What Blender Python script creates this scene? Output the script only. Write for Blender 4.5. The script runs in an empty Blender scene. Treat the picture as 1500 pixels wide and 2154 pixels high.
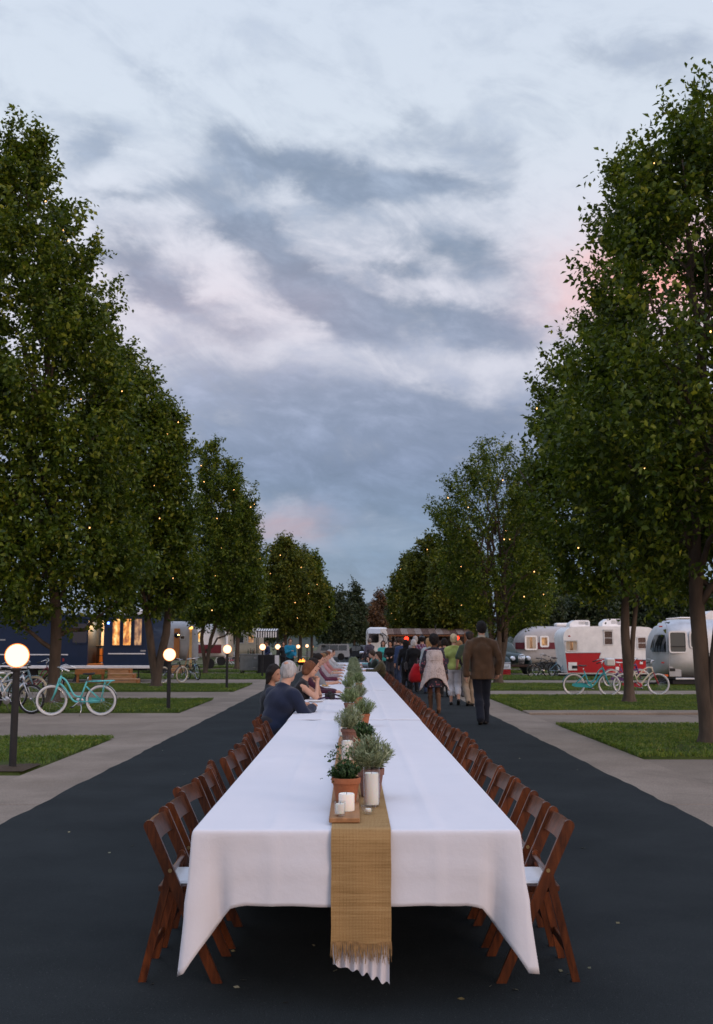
import bpy, math, random
import numpy as np
from mathutils import Vector, Matrix, Euler
R = math.radians
rng = np.random.default_rng(7)
random.seed(7)
scene = bpy.context.scene
COL = scene.collection

# ------------------------------------------------------------------ camera
EYE = 1.52
FPX = 2190.0                     # focal length in photo pixels (2154 high)
PITCH = math.atan(280 / FPX)
YAW = -math.atan(8 / FPX)
cam = bpy.data.cameras.new('camera')
cam_o = bpy.data.objects.new('camera', cam)
COL.objects.link(cam_o)
cam_o.location = (0, 0, EYE)
cam_o.rotation_euler = (math.pi / 2 + PITCH, 0, YAW)
cam.sensor_fit = 'VERTICAL'
cam.sensor_height = 36.0
cam.lens = 36.0 * FPX / 2154
cam.clip_start = 0.05
cam.clip_end = 4000
cam.dof.use_dof = True
cam.dof.focus_distance = 7.5
cam.dof.aperture_fstop = 5.6
scene.camera = cam_o
CAMROT = Euler((math.pi / 2 + PITCH, 0, YAW)).to_matrix()

def ray(px, py):
    return CAMROT @ Vector((px - 750, 1077 - py, -FPX))
def at(px, py, z=0.0):
    d = ray(px, py); t = (z - EYE) / d.z
    return Vector((d.x * t, d.y * t, z))
def atY(px, py, Y):
    d = ray(px, py); t = Y / d.y
    return Vector((d.x * t, Y, EYE + d.z * t))

# ------------------------------------------------------------------ world: dusk sky with broken cloud
scene.view_settings.view_transform = 'Standard'
scene.view_settings.look = 'None'
scene.view_settings.exposure = 0.5
scene.view_settings.gamma = 1.0
scene.view_settings.use_curve_mapping = False
scene.cycles.use_denoising = True
scene.cycles.max_bounces = 7
scene.cycles.diffuse_bounces = 3
scene.cycles.glossy_bounces = 4
scene.cycles.transmission_bounces = 6
scene.cycles.transparent_max_bounces = 10
scene.cycles.caustics_reflective = False
scene.cycles.caustics_refractive = False
scene.cycles.sample_clamp_indirect = 4.0

SUN_AZ = R(140)      # clockwise from +Y: behind the camera, to the right
SUN_EL = R(5)
w = bpy.data.worlds.new('World'); scene.world = w; w.use_nodes = True
nt = w.node_tree; N = nt.nodes; L = nt.links
N.clear()
def nd(tree, kind, **kw):
    n = tree.nodes.new(kind)
    for k, v in kw.items():
        setattr(n, k, v)
    return n
def M(op, a, b=None, c=None, tree=None, clamp=False):
    tr = tree or nt
    n = tr.nodes.new('ShaderNodeMath'); n.operation = op; n.use_clamp = clamp
    for i, v in enumerate((a, b, c)):
        if v is None: continue
        if isinstance(v, (int, float)): n.inputs[i].default_value = v
        else: tr.links.new(v, n.inputs[i])
    return n.outputs[0]
def ramp(tree, fac, stops, interp='LINEAR'):
    n = tree.nodes.new('ShaderNodeValToRGB'); n.color_ramp.interpolation = interp
    e = n.color_ramp.elements
    while len(e) < len(stops): e.new(0.5)
    for k, (p, c) in enumerate(stops):
        e[k].position = p; e[k].color = (c[0], c[1], c[2], 1)
    tree.links.new(fac, n.inputs[0])
    return n.outputs[0]
def mixc(tree, fac, a, b, mode='MIX'):
    n = tree.nodes.new('ShaderNodeMix'); n.data_type = 'RGBA'; n.blend_type = mode
    for s, v in ((n.inputs[0], fac), (n.inputs[6], a), (n.inputs[7], b)):
        if isinstance(v, (int, float)): s.default_value = v
        elif isinstance(v, tuple): s.default_value = (v[0], v[1], v[2], 1)
        else: tree.links.new(v, s)
    return n.outputs[2]
def srgb(r, g, b):
    f = lambda c: (c / 255 / 12.92) if c / 255 <= 0.04045 else ((c / 255 + 0.055) / 1.055) ** 2.4
    return (f(r), f(g), f(b))
tc = nd(nt, 'ShaderNodeTexCoord')
sep = nd(nt, 'ShaderNodeSeparateXYZ'); L.new(tc.outputs['Generated'], sep.inputs[0])
sx, sy, sz = sep.outputs
zc = M('MAXIMUM', sz, 0.0)
den = M('ADD', zc, 0.16)
u = M('DIVIDE', sx, den); v = M('DIVIDE', sy, den)
comb = nd(nt, 'ShaderNodeCombineXYZ')
# streaks run up to the left: shear the cloud layer a little
L.new(M('ADD', u, M('MULTIPLY', v, 0.34)), comb.inputs[0]); L.new(M('MULTIPLY', v, 1.15), comb.inputs[1])
def noise(tree, vec, scale, detail=6.0, rough=0.55, dist=0.0, dim='3D', w_=None):
    n = nd(tree, 'ShaderNodeTexNoise'); n.noise_dimensions = dim
    n.inputs['Scale'].default_value = scale; n.inputs['Detail'].default_value = detail
    n.inputs['Roughness'].default_value = rough; n.inputs['Distortion'].default_value = dist
    if vec is not None: tree.links.new(vec, n.inputs['Vector'])
    if w_ is not None: n.inputs['W'].default_value = w_
    return n.outputs['Fac']
n_big = noise(nt, comb.outputs[0], 1.1, 5.0, 0.56, 0.35, '4D', 3.7)
n_fine = noise(nt, comb.outputs[0], 4.2, 7.0, 0.6, 0.6, '4D', 1.3)
az0 = M('ARCTAN2', sx, sy)
el0 = M('ARCSINE', sz)
cw = nd(nt, 'ShaderNodeCombineXYZ'); L.new(az0, cw.inputs[0]); L.new(M('MULTIPLY', el0, 1.6), cw.inputs[1])
wn = nd(nt, 'ShaderNodeTexNoise'); wn.inputs['Scale'].default_value = 11.0; wn.inputs['Detail'].default_value = 5.0; wn.inputs['Roughness'].default_value = .62; L.new(cw.outputs[0], wn.inputs['Vector'])
wsep = nd(nt, 'ShaderNodeSeparateColor'); L.new(wn.outputs['Color'], wsep.inputs[0])
az = M('ADD', az0, M('MULTIPLY', M('SUBTRACT', wsep.outputs[0], .5), .10))
el = M('ADD', el0, M('MULTIPLY', M('SUBTRACT', wsep.outputs[1], .5), .055))
cs, sn = math.cos(R(-13)), math.sin(R(-13))
cw2 = nd(nt, 'ShaderNodeCombineXYZ')
L.new(M('MULTIPLY', M('ADD', M('MULTIPLY', az0, cs), M('MULTIPLY', el0, sn)), 8.0), cw2.inputs[0])
L.new(M('MULTIPLY', M('ADD', M('MULTIPLY', az0, -sn), M('MULTIPLY', el0, cs)), 16.0), cw2.inputs[1])
n_cell = noise(nt, cw2.outputs[0], 1.0, 9.0, .60, .7)
n_mott = noise(nt, cw2.outputs[0], 2.7, 7.0, .62, .4)
# broad masses of cloud where the photograph has them: (px, py, half width px, half height px, tilt, weight)
BLOBS = [(560, 330, 120, 40, .15, .9), (740, 385, 130, 48, .1, .95), (920, 392, 100, 26, .0, .7), (420, 395, 80, 30, -.2, .5), (505, 478, 95, 34, .15, 1.1),
         (290, 560, 95, 55, .5, .8), (345, 625, 55, 30, .2, .7), (190, 300, 45, 60, .7, .55), (255, 412, 60, 16, .0, .5), (640, 590, 130, 48, .45, .95), (720, 680, 110, 42, .4, .85),
         (960, 540, 120, 48, .2, .85), (850, 580, 60, 22, .1, .7), (900, 680, 160, 42, .15, .9), (1070, 700, 120, 45, .1, .7), (480, 690, 90, 34, .15, .7), (1000, 310, 120, 36, .3, .45), (850, 250, 80, 40, .3, .35),
         (330, 180, 60, 20, .5, .3), (1220, 110, 130, 36, .1, .45), (1420, 120, 90, 40, .1, .45), (460, 770, 160, 40, .15, .5), (640, 845, 300, 55, .05, .62), (640, 1000, 300, 40, .12, .8), (980, 1040, 260, 36, -.05, .75), (1000, 870, 220, 55, .1, .55),
         (780, 930, 420, 80, 0, .75), (760, 1110, 300, 20, 0, .3), (700, 1200, 500, 34, 0, .5)]
blob = None
for (bx, by, hw, hh, tilt, wt) in BLOBS:
    d = ray(bx, by).normalized()
    a0 = math.atan2(d.x, d.y); e0 = math.asin(d.z)
    kx = hw / FPX; ky = hh / FPX
    da = M('SUBTRACT', az, a0); de = M('SUBTRACT', el, e0)
    du = M('MULTIPLY', M('ADD', da, M('MULTIPLY', de, -tilt)), 1 / kx)
    dv = M('MULTIPLY', M('ADD', de, M('MULTIPLY', da, tilt)), 1 / ky)
    q = M('ADD', M('MULTIPLY', du, du), M('MULTIPLY', dv, dv))
    g = M('MULTIPLY', M('EXPONENT', M('MULTIPLY', q, -0.8)), wt)
    blob = g if blob is None else M('ADD', blob, g)
n_mix = M('ADD', M('ADD', M('MULTIPLY', n_big, 0.20), M('MULTIPLY', n_fine, 0.15)), M('ADD', M('MULTIPLY', n_cell, 0.46), M('MULTIPLY', n_mott, 0.19)))
cl = M('ADD', M('MULTIPLY', M('SUBTRACT', n_mix, 0.465), 3.7), M('ADD', M('MULTIPLY', M('SUBTRACT', blob, 0.22), 0.88), M('MULTIPLY', M('MAXIMUM', M('SUBTRACT', 0.26, zc), 0.0), 2.2)))
# cloud cover, thin veil -> heavy
mr = nd(nt, 'ShaderNodeMapRange'); mr.interpolation_type = 'SMOOTHSTEP'
mr.inputs['From Min'].default_value = -0.20; mr.inputs['From Max'].default_value = 0.80
L.new(cl, mr.inputs['Value']); cover = mr.outputs[0]
K = 10.0   # the Background strength below is 0.1
def k3(c, f=1.0): return tuple(x * K * f for x in c)
def hdr(stops): return [(p, tuple(x * f for x in c)) for p, c, f in stops]
EXPO = 0.7071
clear = ramp(nt, zc, hdr([(0.0, srgb(128, 152, 188), EXPO), (0.09, srgb(140, 160, 194), EXPO), (0.17, srgb(180, 182, 204), EXPO),
                      (0.24, srgb(206, 205, 219), EXPO), (0.34, srgb(220, 219, 230), EXPO), (0.46, srgb(211, 219, 231), EXPO), (0.6, srgb(206, 216, 232), EXPO), (1.0, srgb(196, 208, 244), 1.25)]))
heavy = ramp(nt, zc, hdr([(0.0, srgb(112, 138, 174), EXPO), (0.09, srgb(102, 126, 164), EXPO), (0.17, srgb(112, 124, 158), EXPO),
                      (0.26, srgb(142, 149, 174), EXPO), (0.36, srgb(128, 141, 164), EXPO), (0.47, srgb(146, 158, 180), EXPO), (0.6, srgb(160, 172, 193), EXPO), (1.0, srgb(166, 178, 214), 1.1)]))
# dusk glow low round the sun's side of the sky (behind the camera)
sd = (math.sin(SUN_AZ), math.cos(SUN_AZ))
hl = M('SQRT', M('ADD', M('MULTIPLY', sx, sx), M('ADD', M('MULTIPLY', sy, sy), 1e-4)))
cosaz = M('DIVIDE', M('ADD', M('MULTIPLY', sx, sd[0]), M('MULTIPLY', sy, sd[1])), hl)
glow = M('MULTIPLY', M('POWER', M('MAXIMUM', M('MULTIPLY', M('ADD', cosaz, 0.55), 0.645), 0.0), 1.2), M('EXPONENT', M('MULTIPLY', zc, -2.6)))
inner = M('ADD', M('MULTIPLY', n_cell, .55), M('MULTIPLY', n_mott, .45))
heavy = mixc(nt, 1.0, heavy, ramp(nt, inner, [(.34, (.74, .77, .80)), (.5, (1.0, 1.0, 1.0)), (.66, (1.42, 1.38, 1.32))]), 'MULTIPLY')
sky = mixc(nt, cover, clear, heavy)
# pink light caught on cloud edges low in the sky
def pink(px, py, hw, hh, wt):
    d = ray(px, py).normalized(); a0 = math.atan2(d.x, d.y); e0 = math.asin(d.z)
    da = M('MULTIPLY', M('SUBTRACT', az, a0), FPX / hw); de = M('MULTIPLY', M('SUBTRACT', el, e0), FPX / hh)
    return M('MULTIPLY', M('EXPONENT', M('MULTIPLY', M('ADD', M('MULTIPLY', da, da), M('MULTIPLY', de, de)), -1.0)), wt)
pk = M('ADD', pink(1390, 575, 190, 95, 1.25), M('ADD', pink(590, 1110, 100, 40, .26), pink(420, 640, 320, 130, .13)))
pkn = M('MULTIPLY', pk, M('ADD', M('MULTIPLY', n_fine, 1.4), 0.1), clamp=True)
sky = mixc(nt, pkn, sky, tuple(x * EXPO for x in srgb(252, 176, 166)))
nish = nd(nt, 'ShaderNodeTexSky'); nish.sky_type = 'NISHITA'; nish.sun_disc = False
nish.sun_elevation = SUN_EL; nish.sun_rotation = SUN_AZ
sc10 = nd(nt, 'ShaderNodeVectorMath', operation='SCALE'); sc10.inputs[3].default_value = K * 1.0
L.new(sky, sc10.inputs[0])
glowc = nd(nt, 'ShaderNodeVectorMath', operation='SCALE'); glowc.inputs[0].default_value = srgb(255, 196, 186)
L.new(M('MULTIPLY', glow, K * 0.36), glowc.inputs[3])
addg = nd(nt, 'ShaderNodeVectorMath', operation='ADD'); L.new(sc10.outputs[0], addg.inputs[0]); L.new(glowc.outputs[0], addg.inputs[1])
nis = nd(nt, 'ShaderNodeVectorMath', operation='SCALE'); nis.inputs[3].default_value = 0.25; L.new(nish.outputs[0], nis.inputs[0])
addn = nd(nt, 'ShaderNodeVectorMath', operation='ADD'); L.new(addg.outputs[0], addn.inputs[0]); L.new(nis.outputs[0], addn.inputs[1])
bg = nd(nt, 'ShaderNodeBackground'); bg.inputs['Strength'].default_value = 0.1
L.new(addn.outputs[0], bg.inputs[0])
wo = nd(nt, 'ShaderNodeOutputWorld'); L.new(bg.outputs[0], wo.inputs[0])

sun = bpy.data.lights.new('sun', 'SUN'); sun.energy = 0.72; sun.angle = R(25); sun.color = (1.0, 0.74, 0.62)
sun_o = bpy.data.objects.new('sun', sun); COL.objects.link(sun_o)
sd3 = Vector((math.sin(SUN_AZ) * math.cos(R(9)), math.cos(SUN_AZ) * math.cos(R(9)), math.sin(R(9))))
sun_o.rotation_euler = (-sd3).to_track_quat('-Z', 'Y').to_euler()
# ------------------------------------------------------------------ materials
def material(name, base, rough=0.6, metal=0.0, var=0.0, scale=6.0, bump=0.0, bscale=60.0, spec=0.5, coat=0.0, dark=None, trans=0.0, emit=None, estr=0.0, alpha=None, ior=1.45, stretch=None, sheen=0.0):
    m = bpy.data.materials.new(name); m.use_nodes = True
    t = m.node_tree; b = t.nodes['Principled BSDF']
    b.inputs['Base Color'].default_value = (*base, 1)
    b.inputs['Roughness'].default_value = rough
    b.inputs['Metallic'].default_value = metal
    b.inputs['Specular IOR Level'].default_value = spec
    b.inputs['Coat Weight'].default_value = coat
    b.inputs['Transmission Weight'].default_value = trans
    b.inputs['IOR'].default_value = ior
    b.inputs['Sheen Weight'].default_value = sheen
    if alpha is not None: b.inputs['Alpha'].default_value = alpha
    if emit is not None:
        b.inputs['Emission Color'].default_value = (*emit, 1); b.inputs['Emission Strength'].default_value = estr
    if var or bump:
        c = t.nodes.new('ShaderNodeTexCoord')
        src = c.outputs['Object']
        if stretch:
            mp = t.nodes.new('ShaderNodeMapping'); mp.inputs['Scale'].default_value = stretch
            t.links.new(src, mp.inputs[0]); src = mp.outputs[0]
    if var:
        f = noise(t, src, scale, 6.0, 0.6)
        dk = dark or tuple(x * (1 - var) for x in base)
        hi = tuple(min(1.0, x * (1 + var * 0.7)) for x in base)
        col = ramp(t, f, [(0.3, dk), (0.7, hi)])
        t.links.new(col, b.inputs['Base Color'])
        rr = M('ADD', M('MULTIPLY', f, 0.25), max(0.0, rough - 0.12), tree=t)
        t.links.new(rr, b.inputs['Roughness'])
    if bump:
        f2 = noise(t, src, bscale, 4.0, 0.6)
        bp = t.nodes.new('ShaderNodeBump'); bp.inputs['Strength'].default_value = bump; bp.inputs['Distance'].default_value = 0.01
        t.links.new(f2, bp.inputs['Height']); t.links.new(bp.outputs[0], b.inputs['Normal'])
    return m

# ------------------------------------------------------------------ mesh builder
class MB:
    def __init__(s):
        s.v = []; s.f = []; s.m = []; s.cur = 0
    def add(s, verts, faces, M4=None):
        o = len(s.v)
        if M4 is not None: verts = [tuple(M4 @ Vector(p)) for p in verts]
        s.v.extend(tuple(p) for p in verts)
        s.f.extend(tuple(i + o for i in f) for f in faces)
        s.m.extend([s.cur] * len(faces))
        return s
    def box(s, c, d, rot=None, bev=0.0):
        x, y, z = d[0] / 2, d[1] / 2, d[2] / 2
        if bev <= 0:
            vs = [(-x, -y, -z), (x, -y, -z), (x, y, -z), (-x, y, -z), (-x, -y, z), (x, -y, z), (x, y, z), (-x, y, z)]
            fs = [(3, 2, 1, 0), (4, 5, 6, 7), (0, 1, 5, 4), (1, 2, 6, 5), (2, 3, 7, 6), (3, 0, 4, 7)]
        else:
            b = min(bev, x * .95, y * .95, z * .95)
            rings = [(-z, b), (-z + b, 0), (z - b, 0), (z, b)]
            vs = []; fs = []
            for (zz, k) in rings:
                xx, yy = x - k, y - k
                bb = b if k == 0 else b * .3
                ring = [(-xx + bb, -yy), (xx - bb, -yy), (xx, -yy + bb), (xx, yy - bb), (xx - bb, yy), (-xx + bb, yy), (-xx, yy - bb), (-xx, -yy + bb)]
                vs += [(p[0], p[1], zz) for p in ring]
            for r in range(3):
                for k in range(8):
                    a = r * 8 + k; c2 = r * 8 + (k + 1) % 8
                    fs.append((a, c2, c2 + 8, a + 8))
            fs.append(tuple(range(7, -1, -1))); fs.append(tuple(range(24, 32)))
        Mx = Matrix.Translation(c) @ (rot.to_4x4() if rot is not None else Matrix.Identity(4))
        return s.add(vs, fs, Mx)
    def tube(s, pts, rad, n=8, closed=False, cap=True, flat=None):
        pts = [Vector(p) for p in pts]
        k = len(pts)
        if isinstance(rad, (int, float)): rad = [rad] * k
        tan = []
        for i in range(k):
            a = pts[(i - 1) % k] if (closed or i > 0) else pts[i]
            b = pts[(i + 1) % k] if (closed or i < k - 1) else pts[i]
            t = (b - a); tan.append(t.normalized() if t.length > 1e-9 else Vector((0, 0, 1)))
        up = Vector((0, 0, 1)) if abs(tan[0].z) < .9 else Vector((1, 0, 0))
        nrm = tan[0].cross(up).normalized()
        vs = []; fs = []
        for i in range(k):
            nrm = (nrm - tan[i] * nrm.dot(tan[i]))
            nrm = nrm.normalized() if nrm.length > 1e-9 else tan[i].orthogonal().normalized()
            bn = tan[i].cross(nrm)
            for j in range(n):
                a = 2 * math.pi * j / n
                vs.append(pts[i] + (nrm * math.cos(a) + bn * math.sin(a) * (flat or 1)) * rad[i])
        for i in range(k if closed else k - 1):
            for j in range(n):
                a = i * n + j; b = i * n + (j + 1) % n
                c2 = ((i + 1) % k) * n
                fs.append((a, b, c2 + (j + 1) % n, c2 + j))
        if cap and not closed:
            fs.append(tuple(range(n - 1, -1, -1))); fs.append(tuple(range((k - 1) * n, k * n)))
        return s.add(vs, fs)
    def lathe(s, prof, n=20, c=(0, 0, 0), M4=None):
        vs = []; fs = []
        for (r, z) in prof:
            for j in range(n):
                a = 2 * math.pi * j / n
                vs.append((c[0] + r * math.cos(a), c[1] + r * math.sin(a), c[2] + z))
        for i in range(len(prof) - 1):
            for j in range(n):
                fs.append((i * n + j, i * n + (j + 1) % n, (i + 1) * n + (j + 1) % n, (i + 1) * n + j))
        if prof[0][0] > 1e-6: fs.append(tuple(range(n - 1, -1, -1)))
        if prof[-1][0] > 1e-6: fs.append(tuple(range((len(prof) - 1) * n, len(prof) * n)))
        return s.add(vs, fs, M4)
    def sphere(s, c, r, n=16, k=10, sc=(1, 1, 1), M4=None):
        prof = [(max(1e-7, math.sin(math.pi * i / k)), -math.cos(math.pi * i / k)) for i in range(k + 1)]
        vs = []; fs = []
        for (q, z) in prof:
            for j in range(n):
                a = 2 * math.pi * j / n
                vs.append((c[0] + r * sc[0] * q * math.cos(a), c[1] + r * sc[1] * q * math.sin(a), c[2] + r * sc[2] * z))
        for i in range(k):
            for j in range(n):
                fs.append((i * n + j, i * n + (j + 1) % n, (i + 1) * n + (j + 1) % n, (i + 1) * n + j))
        return s.add(vs, fs, M4)
    def loft(s, rings, cap=True, closed=True):
        n = len(rings[0]); vs = [p for r in rings for p in r]; fs = []
        for i in range(len(rings) - 1):
            for j in range(n if closed else n - 1):
                a = i * n + j; b = i * n + (j + 1) % n
                fs.append((a, b, b + n, a + n))
        if cap and closed:
            fs.append(tuple(range(n - 1, -1, -1))); fs.append(tuple(range((len(rings) - 1) * n, len(rings) * n)))
        return s.add(vs, fs)
    def prism(s, poly, y0, y1):
        """side outline (x,z) extruded along y"""
        n = len(poly)
        vs = [(x, y0, z) for x, z in poly] + [(x, y1, z) for x, z in poly]
        fs = [tuple(range(n)), tuple(range(2 * n - 1, n - 1, -1))]
        for i in range(n):
            j = (i + 1) % n
            fs.append((i, i + n, j + n, j))
        return s.add(vs, fs)
    def mesh(s, name, mats, smooth=False):
        me = bpy.data.meshes.new(name)
        me.from_pydata(s.v, [], s.f)
        if not isinstance(mats, (list, tuple)): mats = [mats]
        for m in mats: me.materials.append(m)
        if len(mats) > 1: me.polygons.foreach_set('material_index', s.m)
        if smooth: fix_smooth(me, smooth)
        me.update()
        return me
    def build(s, name, mats, parent=None, smooth=False, loc=None):
        return link(name, s.mesh(name, mats, smooth), parent, loc)

def fix_smooth(me, ang=True):
    me.polygons.foreach_set('use_smooth', [True] * len(me.polygons))
    if ang is not True:
        me.update()
        try: me.set_sharp_from_angle(angle=R(ang))
        except Exception: pass

def link(name, me, parent=None, loc=None):
    o = bpy.data.objects.new(name, me); COL.objects.link(o)
    if parent is not None: o.parent = parent
    if loc is not None: o.location = loc
    return o

def np_mesh(name, V, F, mats, smooth=False):
    """V (n,3) float, F (m,k) int"""
    me = bpy.data.meshes.new(name)
    V = np.asarray(V, dtype=np.float32); F = np.asarray(F, dtype=np.int32)
    k = F.shape[1]
    me.vertices.add(len(V)); me.vertices.foreach_set('co', V.ravel())
    me.loops.add(F.size); me.loops.foreach_set('vertex_index', F.ravel())
    me.polygons.add(len(F))
    me.polygons.foreach_set('loop_start', np.arange(0, F.size, k, dtype=np.int32))
    me.polygons.foreach_set('loop_total', np.full(len(F), k, dtype=np.int32))
    if smooth: me.polygons.foreach_set('use_smooth', np.ones(len(F), dtype=bool))
    for m in (mats if isinstance(mats, (list, tuple)) else [mats]): me.materials.append(m)
    me.update(calc_edges=True)
    return me

def thing(name, label, cat, loc=(0, 0, 0), rotz=0.0, group=None, scale=None):
    o = bpy.data.objects.new(name, None); COL.objects.link(o)
    o.empty_display_size = 0.2
    o.location = loc; o.rotation_euler = (0, 0, rotz)
    if scale: o.scale = (scale, scale, scale)
    o['label'] = label; o['category'] = cat
    if group: o['group'] = group
    return o
def tag(o, label, cat, group=None):
    o['label'] = label; o['category'] = cat
    if group: o['group'] = group
    return o
def struct(o, kind='structure'):
    o['kind'] = kind; return o
KIDS = {}
def copy_tree(o, loc=None, rotz=None, label=None, group=None, scale=None):
    def rec(a, par):
        c = a.copy(); COL.objects.link(c)
        if par is not None: c.parent = par
        for ch in list(a.children): rec(ch, c)
        return c
    c = rec(o, None)
    if loc is not None: c.location = loc
    if rotz is not None: c.rotation_euler = (0, 0, rotz)
    if label: c['label'] = label
    if group: c['group'] = group
    if scale: c.scale = (scale,) * 3
    return c
# ------------------------------------------------------------------ ground
def ground_mat(name, c1, c2, sc_big, sc_fine, rough=0.85, bump=0.25, speck=None, bs=140.0, crack=False):
    m = bpy.data.materials.new(name); m.use_nodes = True
    t = m.node_tree; b = t.nodes['Principled BSDF']
    c = t.nodes.new('ShaderNodeTexCoord'); src = c.outputs['Object']
    f = noise(t, src, sc_big, 7.0, 0.62)
    f2 = noise(t, src, sc_fine, 3.0, 0.6)
    col = ramp(t, f, [(0.33, c1), (0.68, c2)])
    g = ramp(t, f2, [(0.3, (0.72, 0.72, 0.72)), (0.72, (1.22, 1.22, 1.22))])
    col = mixc(t, 1.0, col, g, 'MULTIPLY')
    if speck:
        vo = t.nodes.new('ShaderNodeTexVoronoi'); vo.inputs['Scale'].default_value = 75.0
        t.links.new(src, vo.inputs['Vector'])
        k = M('LESS_THAN', vo.outputs['Distance'], 0.16, tree=t)
        n3 = noise(t, src, 40.0, 2.0)
        k2 = M('MULTIPLY', k, M('GREATER_THAN', n3, 0.56, tree=t), tree=t)
        col = mixc(t, M('MULTIPLY', k2, 0.6, tree=t), col, speck)
    if crack:   # old stains and patches
        f4 = noise(t, src, 0.33, 3.0, 0.7, 1.5)
        col = mixc(t, M('MULTIPLY', ramp(t, f4, [(0.5, (0, 0, 0)), (0.62, (1, 1, 1))]), 0.3, tree=t), col, tuple(x * 0.62 for x in c1))
    t.links.new(col, b.inputs['Base Color'])
    b.inputs['Roughness'].default_value = rough
    b.inputs['Specular IOR Level'].default_value = 0.14
    bp = t.nodes.new('ShaderNodeBump'); bp.inputs['Strength'].default_value = bump; bp.inputs['Distance'].default_value = 0.006
    f5 = noise(t, src, bs, 3.0, 0.7)
    t.links.new(f5, bp.inputs['Height']); t.links.new(bp.outputs[0], b.inputs['Normal'])
    return m
asphalt = ground_mat('asphalt', (0.0135, 0.0175, 0.0185), (0.025, 0.030, 0.0310), 0.8, 120.0, 0.92, 0.5, speck=(0.11, 0.115, 0.115), bs=160)
concrete = ground_mat('concrete', (0.215, 0.172, 0.132), (0.305, 0.248, 0.196), 0.7, 60.0, 0.85, 0.25, crack=True)
concrete_b = ground_mat('concrete_worn', (0.190, 0.152, 0.116), (0.272, 0.222, 0.175), 0.5, 50.0, 0.85, 0.25, crack=True)
soil = ground_mat('soil', (0.045, 0.032, 0.022), (0.085, 0.062, 0.042), 1.2, 40.0, 0.95, 0.8)
turf = ground_mat('turf', (0.035, 0.055, 0.010), (0.070, 0.085, 0.020), 1.0, 45.0, 0.95, 0.7)
field = ground_mat('dry_field', (0.07, 0.085, 0.035), (0.14, 0.135, 0.08), 0.06, 3.0, 0.95, 0.3, bs=20)

mb = MB(); mb.add([(-1500, -60, -.05), (1500, -60, -.05), (1500, 2500, -.05), (-1500, 2500, -.05)], [(0, 1, 2, 3)])
struct(mb.build('ground', field))
# gravel and concrete yard that the plots stand on
mb = MB(); mb.add([(-60, -8, -.03), (60, -8, -.03), (60, 150, -.03), (-60, 150, -.03)], [(0, 1, 2, 3)])
struct(mb.build('yard_pavement', concrete_b))
# asphalt lane with slightly ragged edges
XL, XR = -2.98, 3.01
ys = [-6.0]
while ys[-1] < 150: ys.append(ys[-1] + (0.22 if ys[-1] < 30 else 1.0))
vs = []; fs = []
ph = [random.uniform(0, 6) for _ in range(6)]
def wob(y, s):
    a = 0 if s < 0 else 3
    return 0.008 * math.sin(y * 1.3 + ph[a]) + 0.009 * math.sin(y * 3.1 + ph[a + 1]) + 0.006 * math.sin(y * 8.7 + ph[a + 2]) + random.uniform(-.006, .006)
for i, y in enumerate(ys):
    a = XL + wob(y, -1); b = XR + wob(y, 1)
    vs += [(a - .03, y, -.005), (a, y, .018), (b, y, .018), (b + .03, y, -.005)]
    if i:
        o = (i - 1) * 4
        fs += [(o + k, o + k + 1, o + k + 5, o + k + 4) for k in range(3)]
mb = MB(); mb.add(vs, fs)
struct(mb.build('road', asphalt))
ROADZ = 0.018

# kerb strips cast in slabs, each side
KW = 0.9
for side in (-1, 1):
    st = bpy.data.objects.new('kerb_strip', None); COL.objects.link(st); struct(st)
    y = -2.0; k = 0
    while y < 140:
        ln = 3.05 if y < 70 else 9.0
        x0 = XL - KW if side < 0 else XR - .06
        mb = MB(); mb.box((x0 + KW / 2 + (.03 if side < 0 else -.0), y + ln / 2, -.012 + random.uniform(-.0015, .0015)), (KW + .06, ln - .014, .05), bev=.006)
        mb.build('concrete_slab', concrete, st)
        y += ln; k += 1
XIL, XIR = XL - KW - .012, XR + KW - .05 + .012

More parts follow.
